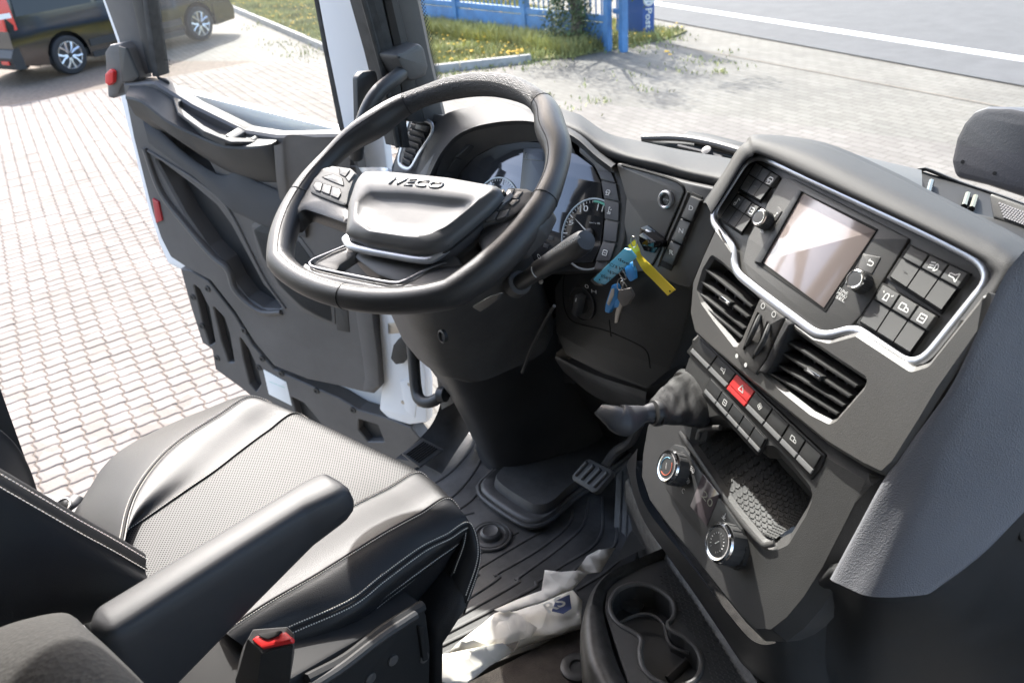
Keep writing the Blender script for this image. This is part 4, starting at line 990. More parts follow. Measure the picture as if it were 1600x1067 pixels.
# light switch panel below
LK = PL(Py(912, 473, 1.0), 8, 6)
mb = MB(); mb.slab(LK, [(880, 426), (950, 424), (1000, 420), (1062, 440), (1085, 452), (1062, 540), (1046, 578), (1010, 608), (940, 584), (884, 556), (868, 520), (866, 450)], -.05, 0, .006, .004); lp = dk('lower_panel', mb, plastic_b)
mb = MB(); mb.tube(crv([LK.pt(x, y, .0) for x, y in ((882, 428), (880, 450), (882, 480), (892, 500), (912, 508), (945, 516), (984, 532), (1010, 548), (1016, 575))], 40), .0012, 5); dk('panel_groove', mb, seamdark)
mb = MB(); mb.tube([LK.pt(952, 500, 0), LK.pt(954, 520, 0), LK.pt(955, 526, 0)], .001, 5); dk('panel_groove', mb, seamdark)
kc = LK.pt(911, 474, 0); R = .0300
mb = MB(); mb.lathe(kc, LK.n, [(R*1.06, 0), (R*1.06, .003), (R*1.0, .004), (R*.96, .002), (R*.62, .002), (R*.6, .003), (0, .003)], 36); kn = dk('light_switch', mb, plastic_b)
mb = MB(); mb.tube([kc+LK.n*.0035+(LK.u*cos(t)+LK.v*sin(t))*R*1.03 for t in [i*2*pi/40 for i in range(40)]], .0011, 6, True); mk('switch_bezel', mb, keygrey, kn)
d = (LK.pt(917, 450, 0)-LK.pt(907, 492, 0)).normalized(); w = d.cross(LK.n)
mb = MB(); mb.box(kc+LK.n*.010, (d, w, LK.n), (R*.66, R*.2, .010), .003); mk('switch_grip', mb, keygrey, kn)
mb = MB(); mb.box(kc+LK.n*.0205+d*R*.45, (d, w, LK.n), (R*.12, .0009, .0004)); mk('pointer', mb, ink, kn)
text('0', LK, (914, 450), (920, 451), .007, ink, kn, h=.0045); text('H', LK, (924, 457), (932, 459), .006, ink, kn, h=.0045)
for x, y in ((920, 480), (926, 476)):
    mb = MB(); mb.tube([kc+LK.n*.0025+(LK.u*cos(t)+LK.v*sin(t))*R*.72 for t in [radians(-40+i*10) for i in range(10)]], .0005, 4); mk('ring_mark', mb, keygrey, kn)
# ledge under the lower panel
mb = MB(); mb.surf([[Py(868, 556, .99), Py(930, 586, .985), Py(1010, 612, .97)], [Py(868, 562, 1.0), Py(930, 600, 1.0), Py(1008, 630, .98)], [Py(880, 580, 1.08), Py(930, 620, 1.08), Py(1006, 650, 1.06)]], 4, 4); dk('ledge', mb, plastic_w)
mb = MB(); mb.slab(LK, [(868, 552), (882, 540), (888, 562), (870, 560)], -.03, -.012, .001, .001); dk('ledge_gusset', mb, M('tan felt', (.16, .14, .12), .9), dash)
# dark underside / footwell back
mb = MB(); mb.surf([[Py(860, 560, 1.15), Py(940, 600, 1.15), Py(1030, 640, 1.12)], [Py(880, 650, 1.26), Py(950, 660, 1.26), Py(1020, 680, 1.2)], [Py(900, 740, 1.3), Py(960, 720, 1.3), Py(1020, 720, 1.28)]], 3, 3); dk('footwell_lining', mb, plastic_b)

# ------------------------------------------------------------------ keys in the ignition
kr = thing('ignition_keys', 'bunch of keys with blue and yellow tags hanging from the ignition slot', 'keys', IG.pt(1000, 385, .03))
KP = PL(IG.pt(985, 420, .025), 10, 0)
tagblue = M('pale blue key tag', (.13, .52, .72), .35, coat=.3); tagyel = M('yellow strap', (.8, .58, .03), .5); keyplast = M('blue key cover', (.05, .28, .65), .4)
mb = MB(); mb.slab(IG, [(996, 368), (1004, 363), (1024, 378), (1021, 388), (1002, 384)], .0, .03, .003, .003); mk('key_fob', mb, piano, kr)
mb = MB(); c = KP.pt(990, 378, .008); mb.tube([c+(KP.u*cos(t)*.006+KP.v*sin(t)*.009) for t in [i*2*pi/20 for i in range(20)]], .0008, 6, True); mk('key_ring', mb, steel, kr)
mb = MB(); a = crv([KP.pt(x, y, h) for x, y, h in ((981, 384, .006), (990, 396, .010), (998, 412, .012), (1006, 424, .006), (1022, 440, .002), (1043, 462, .004))], 24); b = crv([KP.pt(x, y, h) for x, y, h in ((991, 375, .006), (998, 388, .004), (1002, 400, -.002), (1018, 416, .0), (1036, 434, .002), (1055, 453, .004))], 24)
mb.loft([[p for p in a], [p for p in b], [p-KP.n*.0012 for p in b], [p-KP.n*.0012 for p in a], a], False); mk('yellow_strap', mb, tagyel, kr, fix=True)
mb = MB(); mb.lathe(KP.pt(1047, 455, .0035), KP.n, [(.0016, 0), (.0016, .0006), (0, .0006)], 10); mk('strap_hole', mb, seamdark, kr)
TG = PL(KP.pt(958, 416, .02), axes=(KP.u, (KP.v+KP.n*.25).normalized(), KP.u.cross((KP.v+KP.n*.25).normalized())))
mb = MB(); mb.slab(TG, [(975, 389), (984, 391), (994, 403), (945, 445), (934, 443), (926, 437)], -.003, 0, .004, .0006); bt = mk('blue_tag', mb, tagblue, kr)
mb = MB(); mb.slab(TG, [(972, 393), (926, 436), (934, 444), (943, 448), (930, 446), (922, 438)], -.006, -.003, .002, .0005); mk('tag_backing', mb, plastic_g, bt)
mb = MB(); mb.lathe(TG.pt(937, 437, 0), TG.n, [(.0014, 0), (.0014, .0005), (0, .0005)], 10); mk('tag_hole', mb, seamdark, bt)
inkblack = M('handwriting', (.01, .01, .02), .6)
for s, a, b in (('WU-P5X', (962, 437), (937, 427)), ('Sch', (966, 428), (949, 421)), ('24 KCL', (974, 419), (950, 409)), ('oop', (983, 410), (965, 401))):
    TEXTS.append((s, TG.pt(*a, .0003), TG.pt(*b, .0003), TG.n.copy(), .0075, inkblack, bt, 'handwriting', .2, .0001, False))
def ringat(px, r, m=steel, tilt=.4, name='key_ring', h=.012):
    c = KP.pt(*px, h); mb = MB(); mb.tube([c+KP.u*cos(t)*r*.7+(KP.v+KP.n*tilt)*sin(t)*r for t in [i*2*pi/24 for i in range(24)]], .0009, 6, True); mk(name, mb, m, kr)
ringat((985, 408), .010); ringat((972, 428), .011); ringat((975, 446), .009); ringat((969, 444), .009, tilt=-.3)
mb = MB(); mb.slab(KP, [(974, 414), (985, 410), (991, 424), (992, 436), (984, 441), (978, 432)], .006, .012, .004, .002); mk('blue_key_head', mb, keyplast, kr)
mb = MB(); mb.slab(KP, [(955, 446), (962, 444), (966, 452), (962, 474), (951, 490), (944, 488), (946, 474)], .006, .013, .004, .002); o = mk('blue_key_head', mb, keyplast, kr)
mb = MB(); mb.slab(KP, [(955, 452), (960, 450), (959, 462), (951, 478), (948, 474)], .0135, .014, .002, .0003); mk('paper_insert', mb, M('paper insert', (.55, .5, .42), .7), o)
mb = MB(); mb.slab(KP, [(966, 454), (984, 450), (990, 462), (982, 476), (972, 480), (964, 466)], .014, .018, .003, .0015); mk('key_bow', mb, M('dark key bow', (.12, .11, .1), .5), kr)
mb = MB(); mb.slab(KP, [(966, 470), (974, 474), (968, 492), (965, 504), (960, 505), (961, 490)], .010, .0125, .001, .0004); mk('key_blade', mb, steel, kr)
mb = MB(); mb.slab(KP, [(962, 468), (970, 466), (966, 480), (958, 482)], .008, .013, .002, .001); mk('blue_key_head', mb, keyplast, kr)
# ------------------------------------------------------------------ steering column
colm = thing('steering_column', 'black plastic steering column cover widening down to a rubber foot on the floor mat', 'steering column', (-.75, 1.0, 0))
def ringpts(L, R, z, depth, bulge, n=40):
    a, b = Pz(*L, z), Pz(*R, z); d = (b-a); u = d.normalized(); f = V3((-u.y, u.x, 0))
    if f.y < 0: f = -f
    c = (a+b)/2+f*depth/2; w = d.length/2
    pts = []
    for i in range(n):
        t = 2*pi*i/n; e = 2/bulge
        x = abs(cos(t))**e*(1 if cos(t) > 0 else -1); y = abs(sin(t))**e*(1 if sin(t) > 0 else -1)
        pts.append(c+u*x*w+f*y*depth/2)
    return pts
def colpart(name, spec, m, bulge=3.2):
    mb = MB(); mb.loft([ringpts(L, R, z, dp, bulge) for L, R, z, dp in spec]); return mk(name, mb, m, colm, ang=50)
colpart('lower_cover', [((768, 752), (976, 694), .012, .20), ((772, 744), (962, 690), .035, .19), ((768, 728), (958, 662), .08, .17), ((758, 694), (952, 615), .16, .16), ((742, 655), (940, 570), .26, .16), ((724, 612), (905, 520), .37, .17), ((716, 585), (890, 495), .44, .17)], plastic_b)
colpart('upper_cover', [((735, 606), (868, 545), .405, .12), ((704, 602), (884, 525), .425, .19), ((690, 585), (888, 505), .46, .22), ((672, 545), (878, 470), .54, .24), ((650, 500), (866, 430), .63, .25), ((636, 460), (850, 390), .71, .25), ((640, 430), (830, 370), .76, .22)], plastic_g, 3.6)
mb = MB(); mb.tube(crv([Pz(x, y, z) for x, y, z in ((816, 582, .43), (830, 545, .50), (850, 505, .58), (866, 478, .63))], 20), .003, 6); mk('seam_edge', mb, plastic_b, colm)
c = Py(694, 524, .862)
mb = MB(); mb.lathe(Pz(694, 524, .585)+V3((.0, -.004, 0)), V3((-.2, -1, .1)), [(.012, -.004), (.012, .002), (.009, .003), (.008, -.001), (0, -.002)], 16); mk('screw_hole', mb, plastic_b, colm)
# foot flange on the mat
fl = [Pz(x, y, .012) for x, y in ((752, 770), (770, 742), (800, 720), (900, 690), (985, 672), (1003, 690), (985, 718), (900, 778), (862, 812), (835, 822), (806, 812))]
q = crv(fl, 60, True); cen = sum(q, V3())/60
mb = MB(); mb.loft([q, [p+Z*.010 for p in q], [p*.96+cen*.04+Z*.016 for p in q], [p*.84+cen*.16+Z*.008 for p in q], [p*.80+cen*.20+Z*.03 for p in q]]); mk('foot_flange', mb, plastic_w, colm, fix=True, ang=60)
mb = MB(); mb.tube([p+Z*.004 for p in crv([p*1.03-cen*.03 for p in fl], 60, True)], .006, 8, True); mk('flange_bead', mb, rubber, colm)
# adjuster recess under the wheel
mb = MB(); P = PL(Pz(752, 474, .72)+V3((0, -.03, 0)), 10, -10); mb.slab(P, [(735, 480), (760, 466), (784, 458), (776, 470), (750, 488)], -.003, .002, .004, .002); mk('adjuster_slot', mb, keygrey, colm)

# ------------------------------------------------------------------ stalk to the right of the wheel
stalk = thing('gear_stalk', 'thick black column stalk with white lettering to the right of the steering wheel', 'stalk', (-.45, .9, .75))
sa, sb2 = Py(815, 440, .885), Py(915, 376, .84)
ax = (sb2-sa).normalized()
pr = [(.010, -.03), (.016, -.005), (.017, .004), (.0155, .008), (.0165, .03), (.0195, .038), (.020, .075), (.0215, .105), (.0205, .118), (.017, .123), (0, .124)]
L_ = (sb2-sa).length; pr = [(r*.84, h*L_/.122) for r, h in pr]
mb = MB(); mb.lathe(sa, ax, pr, 28); mk('stalk_body', mb, plastic_b, stalk)
mb = MB(); mb.lathe(sa, ax, [(.022, -.028), (.021, -.006), (.018, -.004)], 20); mk('stalk_collar', mb, plastic_g, stalk)
vw = (CAM-sa); nrm = (vw-ax*ax.dot(vw)).normalized()
SP = PL(sa+nrm*.0172, axes=(ax, nrm.cross(ax), nrm))
text('PUSH  GEAR  DOWN', SP, (866, 393), (907, 372), .0046, ink, stalk, h=.0022, bold=True)
mb = MB(); ring = [sa+ax*(L_*.34)+(nrm*cos(t)+nrm.cross(ax)*sin(t))*.0166 for t in [radians(-25+i*6) for i in range(12)]]; mb.tube(ring, .0012, 5); mk('ring_mark', mb, ink, stalk)
icon(SP, (842, 401), .008, 'o', stalk, h=.0)
mb = MB(); mb.lathe(Py(846, 440, .90), V3((.3, -1, .3)), [(.004, 0), (.004, .003), (0, .0035)], 10); mk('stalk_screw', mb, steel, stalk)
# ------------------------------------------------------------------ steering wheel
WC = V3((-.602, .676, .885)); WT = radians(29.3)
wn_ = V3((0, -sin(WT), cos(WT))); w0 = V3((1, 0, 0)); w1 = V3((0, cos(WT), sin(WT)))
ROT = radians(9)
wu = w0*cos(ROT)+w1*sin(ROT); wv = -w0*sin(ROT)+w1*cos(ROT)
WP = PL(WC, axes=(wu, wv, wn_))
wheel_ = thing('steering_wheel', 'black leather steering wheel with flat bottom, satin hub and silver trim', 'steering wheel', WC)
def rimp(t):
    """rim centre line by angle: round with a flattened bottom"""
    R = .2165; x, y = R*cos(t), R*sin(t); fb = -.145
    if y < fb: y = fb-(fb-y)*.46
    return x, y
NR = 120
rp = []; rr = []
for i in range(NR):
    t = 2*pi*i/NR; x, y = rimp(t); p = WP.w(x, y)
    deg = math.degrees(t) % 360
    r = .0170
    for g in (38, 142):
        d = abs(deg-g); r += .0042*math.exp(-(d/11)**2)-.0022*math.exp(-((d-24)/9)**2)
    for g in (332, 208): r += .003*math.exp(-((deg-g)/22)**2)
    # thumb rests swell to the inside
    off = sum(.007*math.exp(-((deg-g)/9)**2) for g in (38, 142))
    d2 = (V3((x, y, 0))).normalized(); p = p-(wu*d2.x+wv*d2.y)*off
    rp.append(p); rr.append(r)
mb = MB()
def rimtube(i0, i1, seg=20):
    idx = [k % NR for k in range(i0, i1+1)]; m = MB(); rings = []; uv = []
    for j, k in enumerate(idx):
        a, b = rp[k-1], rp[(k+1) % NR]; t = (b-a).normalized(); o = t.cross(wn_)
        rings.append([rp[k]+(o*cos(2*pi*s/seg)+wn_*sin(2*pi*s/seg)*1.06)*rr[k] for s in range(seg)])
    m.loft(rings, True, True, True); return m
segs = [(1, 18, wheelskin), (18, 42, wheelperf), (42, 62, wheelskin), (62, 94, wheelskin), (94, 121, wheelskin)]
for a, b, m in segs: mk('rim_section', rimtube(a, b), m, wheel_)
# joints between the leather sections
for k in (18, 42, 62, 90, 1):
    a, b = rp[k-1], rp[(k+1) % NR]; t = (b-a).normalized(); o = t.cross(wn_)
    mb = MB(); mb.tube([rp[k]+(o*cos(2*pi*s/24)+wn_*sin(2*pi*s/24)*1.06)*(rr[k]-.0002) for s in range(24)], .0009, 5, True); mk('rim_joint', mb, seamdark, wheel_)
# stitched seam round the top face
mb = MB(); sp_ = []
for k in range(NR):
    a, b = rp[k-1], rp[(k+1) % NR]; t = (b-a).normalized(); o = t.cross(wn_); an = radians(62)
    sp_.append(rp[k]+(o*-cos(an)*.9+wn_*sin(an)*1.06)*(rr[k]+.0001))
mb.tube([sp_[k % NR] for k in range(45, 140)], .0007, 5); mk('rim_seam', mb, seamdark, wheel_)
def wslab(name, poly, h0, h1, m, r=0, bev=.002, par=wheel_, **k):
    mb = MB(); mb.slab(WP, poly, h0, h1, r, bev); return mk(name, mb, m, par, **k)
# spokes (leather sleeves running from hub to rim)
def spoke(path, rad, name='spoke', m=wheelskin, flat=.55):
    mb = MB(); mb.tube(crv([WP.pt(x, y, h) for x, y, h in path], 16), [rad[0]+(rad[1]-rad[0])*abs(i/15-.4) for i in range(16)], 16, up=wn_, flat=flat); return mk(name, mb, m, wheel_)
wslab('spoke', [(452, 320), (470, 288), (500, 256), (548, 262), (552, 300), (545, 352), (528, 346), (500, 336), (470, 326), (455, 345), (446, 345)], -.020, .008, wheelskin, .012, .010)
wslab('spoke', [(775, 300), (838, 296), (858, 318), (842, 350), (812, 380), (780, 392), (752, 400), (742, 372)], -.020, .008, wheelskin, .012, .010)
# hub: lower housing, silver strip, airbag cover
wslab('hub_housing', [(536, 370), (550, 300), (640, 320), (760, 330), (772, 350), (742, 384), (700, 414), (660, 440), (630, 444), (590, 430), (560, 408), (540, 392)], -.05, .0, plastic_b, .014, .006)
sil = [(540, 372), (546, 382), (560, 388), (610, 398), (662, 406), (682, 401), (720, 372), (760, 338), (786, 315), (800, 304)]
mb = MB(); mb.tube(crv([WP.pt(x, y, .012) for x, y in sil], 60), .0062, 10, up=wn_, flat=.8); mk('hub_trim', mb, silver, wheel_)
ab = [(536, 364), (540, 318), (552, 282), (566, 264), (600, 263), (700, 273), (775, 286), (786, 294), (760, 322), (725, 352), (690, 380), (668, 388), (640, 388), (570, 376)]
q = [WP.uv(x, y, .03) for x, y in ab]
if area2(q) < 0: q.reverse()
q = rounded(q, .012, 5)
ins = lambda d: offset(q, d)
rec = rounded([WP.uv(x, y, .03) for x, y in ((560, 338), (563, 318), (578, 304), (640, 306), (726, 316), (742, 320), (722, 340), (684, 368), (660, 372), (580, 362))][::1], .008, 5)
if area2(rec) < 0: rec.reverse()
# resample the recess outline to the same count as the outer one
def resamp(poly, n):
    P = [V3((*p, 0)) for p in poly]; L = [0]
    for i in range(len(P)): L.append(L[-1]+(P[(i+1) % len(P)]-P[i]).length)
    out = []
    for k in range(n):
        s = L[-1]*k/n; i = max(j for j in range(len(P)) if L[j] <= s); t = (s-L[i])/max(L[i+1]-L[i], 1e-9); z = P[i].lerp(P[(i+1) % len(P)], t); out.append((z.x, z.y))
    return out
n = 64; Q = resamp(q, n); 
def polarsort(poly, ref):
    best = min(range(n), key=lambda k: (poly[k][0]-ref[0][0])**2+(poly[k][1]-ref[0][1])**2); return poly[best:]+poly[:best]
RC = polarsort(resamp(rec, n), Q)
def w_(poly, h): return [WP.w(a, b, h) for a, b in poly]
rings = [w_(Q, -.01), w_(Q, .018), w_(offset(Q, .001), .024), w_(offset(Q, .004), .0285), w_(offset(Q, .009), .031)]
o9 = offset(Q, .009)
mix = lambda t: [(a[0]+(b[0]-a[0])*t, a[1]+(b[1]-a[1])*t) for a, b in zip(o9, RC)]
rings += [w_(mix(.45), .0345), w_(mix(.85), .0345), w_(mix(1.0), .0325)]
cen2 = (sum(p[0] for p in RC)/n, sum(p[1] for p in RC)/n)
shr = lambda t: [(a[0]+(cen2[0]-a[0])*t, a[1]+(cen2[1]-a[1])*t) for a in RC]
rings += [w_(shr(.12), .0285), w_(shr(.35), .0265), w_(shr(.7), .0265), w_(shr(.97), .0265)]
mb = MB(); mb.loft(rings, True, True, True); air = mk('airbag_cover', mb, satin, wheel_, ang=70)
mb = MB(); g = [WP.w(a, b, .014) for a, b in Q]; mb.tube(g, .0016, 5, True); mk('cover_gap', mb, seamdark, wheel_)
mb = MB(); mb.slab(WP, [(752, 318), (786, 294), (790, 300), (762, 326), (700, 382), (686, 388)], .005, .022, .002, .002); mk('cover_side', mb, piano, wheel_)
A, B = (606, 284), (690, 293)
TEXTS.append(('IVECO', WP.pt(607, 288, .0342), WP.pt(690, 296, .0342), wn_.copy(), .0128, M('emblem plastic', (.22, .22, .22), .4), air, 'raised_emblem',   .12, .0014, True))
# switch pods
def pod(poly, keys, upper, h=.012):
    mb = MB(); mb.slab(WP, poly, -.006, h, .006, .004); p = mk('switch_pod', mb, keygrey, wheel_)
    for kq in keys+upper:
        cx_, cy_ = sum(a[0] for a in kq)/len(kq), sum(a[1] for a in kq)/len(kq)
        m = MB(); m.slab(WP, [(cx_+(x-cx_)*1.16, cy_+(y-cy_)*1.16) for x, y in kq], h-.002, h+.0006, .0015, .0003); mk('button_gap', m, seamdark, p)
    for kq in keys:
        m = MB(); m.slab(WP, kq, h-.002, h+.0022, .0015, .0009); mk('wheel_button', m, fascia, p)
    for kq in upper:
        m = MB(); m.slab(WP, kq, h-.002, h+.0016, .001, .0008); mk('wheel_button', m, fascia, p)
    return p
p1 = pod([(482, 292), (490, 278), (503, 266), (518, 258), (548, 262), (556, 270), (545, 300), (541, 322), (527, 318), (496, 306), (484, 300)],
    [[(489, 290), (493, 284), (503, 287), (500, 299), (493, 297)], [(502, 299), (505, 288), (517, 291), (514, 304)], [(516, 305), (519, 292), (531, 296), (532, 302), (528, 310)]],
    [[(504, 277), (520, 273), (534, 279), (536, 290), (520, 284)], [(530, 263), (546, 266), (539, 276), (531, 272)], [(540, 278), (549, 268), (553, 272), (545, 284)]])
p2 = pod([(772, 318), (786, 304), (800, 292), (824, 294), (832, 298), (826, 318), (808, 332), (786, 344), (752, 352), (734, 352), (734, 342)],
    [[(742, 342), (752, 334), (764, 333), (756, 346), (744, 347)], [(758, 346), (767, 332), (778, 330), (772, 343)], [(775, 343), (781, 330), (796, 326), (790, 338)]],
    [[(768, 326), (782, 312), (790, 318), (780, 326)], [(783, 311), (794, 296), (804, 296), (796, 310), (790, 315)], [(799, 310), (808, 298), (816, 300), (808, 311)], [(794, 318), (801, 312), (812, 312), (800, 322)]])
mb = MB(); mb.slab(WP, [(770, 342), (808, 330), (824, 334), (800, 352), (760, 362), (738, 364), (734, 354)], -.02, .006, .006, .005); mk('pod_underside', mb, piano, p2)
# lower arms and the silver edged opening
mb = MB(); mb.tube(crv([WP.pt(x, y, h) for x, y, h in ((540, 384, .004), (516, 394, .004), (488, 406, .005), (484, 413, .006), (494, 418, .006), (545, 429, .006), (610, 441, .006), (632, 438, .006), (660, 424, .005), (690, 412, .002), (704, 414, 0))], 70), .0019, 8, up=wn_, flat=.7); mk('lower_trim', mb, M('dull trim', (.22, .22, .23), .45, .4), wheel_)
wslab('lower_spoke', [(476, 408), (485, 415), (496, 420), (545, 431), (610, 443), (634, 440), (662, 426), (690, 414), (720, 412), (735, 420), (690, 452), (640, 470), (590, 470), (520, 455), (480, 436), (466, 420)], -.014, .004, wheelskin, .008, .006)
wslab('lower_arm', [(486, 412), (520, 392), (548, 382), (562, 392), (548, 402), (530, 414), (524, 426), (496, 420)], -.012, .002, plastic_g, .006, .004)
wslab('lower_arm', [(640, 438), (664, 420), (690, 404), (712, 398), (720, 412), (700, 430), (670, 446), (650, 450)], -.012, .002, plastic_g, .006, .004)
mb = MB(); mb.lathe(WC-wn_*.16, wn_, [(.05, 0), (.05, .05), (.05, .10), (.048, .12)], 24); mk('hub_shroud', mb, plastic_b, wheel_)
# ------------------------------------------------------------------ centre stack, turned to the driver
_r = ray(1280, 390); FP = PL(CAM+_r.normalized()*1.05, 24, 33)
VP = PL(FP.pt(1200, 470), 26, 20)
KP2 = PL(VP.pt(1120, 800), 26, 34)
stack = thing('centre_console', 'angled centre console with screen, vents, switch rows and heater knobs facing the driver', 'centre console', (-.05, .95, .3))
def sk(name, mb, m, par=stack, **k): return mk(name, mb, m, par, **k)
def fslab(name, poly, h0, h1, m, r=.0, bev=.0012, par=stack, P=FP, **k):
    mb = MB(); mb.slab(P, poly, h0, h1, r, bev); return mk(name, mb, m, par, **k)
# soft hood over the screen panel
tr = [(1113, 335), (1140, 292), (1164, 254), (1176, 246), (1188, 243), (1260, 277), (1360, 323), (1444, 362), (1526, 404), (1541, 418), (1545, 438), (1500, 500)]
tp = [(1095, 322), (1128, 276), (1150, 240), (1164, 226), (1184, 213), (1280, 226), (1380, 268), (1450, 304), (1530, 345), (1600, 384), (1640, 430), (1610, 500)]
a = [FP.pt(x, y, .004) for x, y in tr]; l1 = [FP.pt(x*.9+u*.1, y*.9+v*.1, .020) for (x, y), (u, v) in zip(tr, tp)]
yy = [1.0, 1.01, 1.02, 1.03, 1.04, 1.02, .99, .96, .92, .88, .84, .80]
c = [Py(x, y, v) for (x, y), v in zip(tp, yy)]
m1 = [p*.7+q*.3+V3((0, -.004, .012)) for p, q in zip(l1, c)]; m2 = [p*.3+q*.7+V3((0, 0, .008)) for p, q in zip(l1, c)]
dn = [p+V3((0, .03, -.03)) for p in c]; dn2 = [p+V3((0, .05, -.25)) for p in c]
mb = MB(); mb.surf([a, l1, m1, m2, c, dn, dn2], 5, 4); sk('hood', mb, paddark, fix=True, ang=60)
# screen panel carrier and silver frame
out = [(1176, 246), (1186, 243), (1198, 248), (1444, 362), (1526, 404), (1541, 418), (1545, 438), (1446, 561), (1432, 571), (1418, 568), (1338, 513), (1318, 517), (1295, 525), (1281, 525), (1269, 518), (1193, 461), (1152, 428), (1147, 415), (1146, 388), (1115, 348), (1113, 335), (1164, 254)]
fslab('panel_carrier', out, -.05, -.006, fascia, .003, .002)
mb = MB(); L = []
for i in range(len(out)):
    L.append(FP.pt(*out[i], -.001))
dense = []
for i in range(len(L)):
    a_, b_ = L[i], L[(i+1) % len(L)]; k = max(1, int((b_-a_).length/.006))
    dense += [a_+(b_-a_)*j/k for j in range(k)]
sm = dense
for _ in range(3): sm = [(sm[i-1]+sm[i]*2+sm[(i+1) % len(sm)])/4 for i in range(len(sm))]
mb.tube(sm, .0054, 12, True, up=FP.n, flat=.6); sk('silver_frame', mb, silver)
# middle module with the screen
fslab('radio_module', [(1222, 277), (1240, 280), (1420, 372), (1402, 402), (1346, 492), (1330, 508), (1292, 519), (1276, 516), (1196, 456), (1168, 432), (1160, 410), (1168, 372)], -.006, -.0025, fascia, .003, .002)
fslab('screen_recess', [(1246, 296), (1372, 358), (1290, 488), (1178, 410)], -.004, -.0018, seamdark, .001, .0004)
scr = fslab('screen', [(1252, 301), (1368, 361), (1287, 481), (1190, 409)], -.003, -.0010, M('screen with painted reflection', (.27, .225, .21), .14, coat=.8), .0005, .0004)  # pale peach reflection is painted into the screen's base colour
fslab('screen_edge', [(1246, 296), (1253, 299), (1189, 411), (1178, 408)], -.002, .001, plastic_b, .0005, .0004)
for q in ([(1215, 322), (1222, 330), (1212, 346), (1204, 340)], [(1348, 396), (1376, 402), (1362, 428), (1340, 420)]):
    fslab('module_key', q, -.004, -.0015, fascia, .001, .0006)
icon(FP, (1212, 336), .007, 'note', stack, h=-.0012); icon(FP, (1359, 411), .008, 'back', stack, h=-.0012)
def knob(P, px, r, hgt, name, m=plastic_b, par=stack, ringm=chrome, capm=keyblack, ribs=28):
    c = P.pt(*px, -.002); mb = MB(); mb.lathe(c, P.n, [(r*1.0, 0), (r*1.0, hgt*.85), (r*.97, hgt*.93)], 36); k = mk(name, mb, m, par)
    mb = MB()
    for i in range(ribs):
        t = 2*pi*i/ribs; d = P.u*cos(t)+P.v*sin(t); mb.box(c+d*r+P.n*hgt*.42, (d, P.n.cross(d), P.n), (.0006, .0007*r/.01, hgt*.4))
    mk('knob_ribs', mb, keygrey, k, kind='stuff')
    mb = MB(); mb.lathe(c, P.n, [(r*.99, hgt*.88), (r*.95, hgt*1.0), (r*.84, hgt*1.05), (r*.74, hgt*1.02)], 36); mk('knob_ring', mb, ringm, k)
    mb = MB(); mb.lathe(c, P.n, [(r*.74, hgt*.95), (r*.72, hgt*1.02), (0, hgt*1.03)], 36); mk('knob_cap', mb, capm, k)
    return k, c+P.n*hgt*1.035
knob(FP, (1198, 346), .0115, .016, 'radio_knob'); knob(FP, (1349, 443), .0118, .016, 'radio_knob')
for a_, b_, s in (((1186, 357), (1191, 361), 'ON'), ((1187, 362), (1192, 366), 'OFF'), ((1309, 453), (1323, 461), 'TUNE'), ((1307, 459), (1321, 467), 'MENU'), ((1305, 465), (1319, 473), 'SEL')):
    text(s, FP, a_, b_, .0034, ink, stack, h=-.0008)
def bil(q, s, t): return lerp2(lerp2(q[0], q[1], s), lerp2(q[3], q[2], s), t)   # q = tl tr br bl
def cell(q, s0, s1, t0, t1): return [bil(q, s0, t0), bil(q, s1, t0), bil(q, s1, t1), bil(q, s0, t1)]
# rocker switch blocks : a flat upper cap and a lower cap with a rolled lip
def block(q, ncol, split, icons, name='rocker_switch'):
    fslab('switch_well', [bil(q, -.03, -.04), bil(q, 1.03, -.04), bil(q, 1.03, 1.06), bil(q, -.03, 1.06)], -.008, -.0035, seamdark, .001, .0006)
    for k in range(ncol):
        s0, s1 = k/ncol+.012, (k+1)/ncol-.012
        mb = MB(); mb.slab(FP, cell(q, s0, s1, 0, split-.03), -.006, .001, .0006, .0009); o = sk(name, mb, keygrey)
        m2 = MB(); A_ = cell(q, s0, s1, split, .90)
        m2.loft([[FP.pt(*A_[0], -.0015), FP.pt(*A_[1], -.0015)], [FP.pt(*A_[3], .0028), FP.pt(*A_[2], .0028)], [FP.pt(*bil(q, s0, .96), .0034), FP.pt(*bil(q, s1, .96), .0034)], [FP.pt(*bil(q, s0, 1.0), -.004), FP.pt(*bil(q, s1, 1.0), -.004)]], False)
        m2.loft([[FP.pt(*A_[0], -.0015), FP.pt(*A_[3], .0028), FP.pt(*bil(q, s0, .96), .0034), FP.pt(*bil(q, s0, 1.0), -.004)], [FP.pt(*A_[0], -.006), FP.pt(*A_[3], -.006), FP.pt(*bil(q, s0, .96), -.006), FP.pt(*bil(q, s0, 1.0), -.006)]], False)
        m2.loft([[FP.pt(*A_[1], -.0015), FP.pt(*A_[2], .0028), FP.pt(*bil(q, s1, .96), .0034), FP.pt(*bil(q, s1, 1.0), -.004)], [FP.pt(*A_[1], -.006), FP.pt(*A_[2], -.006), FP.pt(*bil(q, s1, .96), -.006), FP.pt(*bil(q, s1, 1.0), -.006)]], False)
        mk('rocker_lip', m2, keygrey, o, ang=50)
        if icons[k]:
            icon(FP, bil(q, (k+.5)/ncol, split*.5), .010, icons[k], o, h=.0013)
        if icons[k] == 'beacon' or icons[k] is None: icon(FP, bil(q, (k+.5)/ncol, .66), .006, 'dash', o, h=.0016, m=fascia)
block([(1421, 384), (1513, 428), (1470, 486), (1389, 433)], 3, .40, [None, 'lamp', 'horn'])
block([(1378, 444), (1463, 494), (1421, 552), (1342, 503)], 3, .40, ['beacon', 'truck', 'box'])
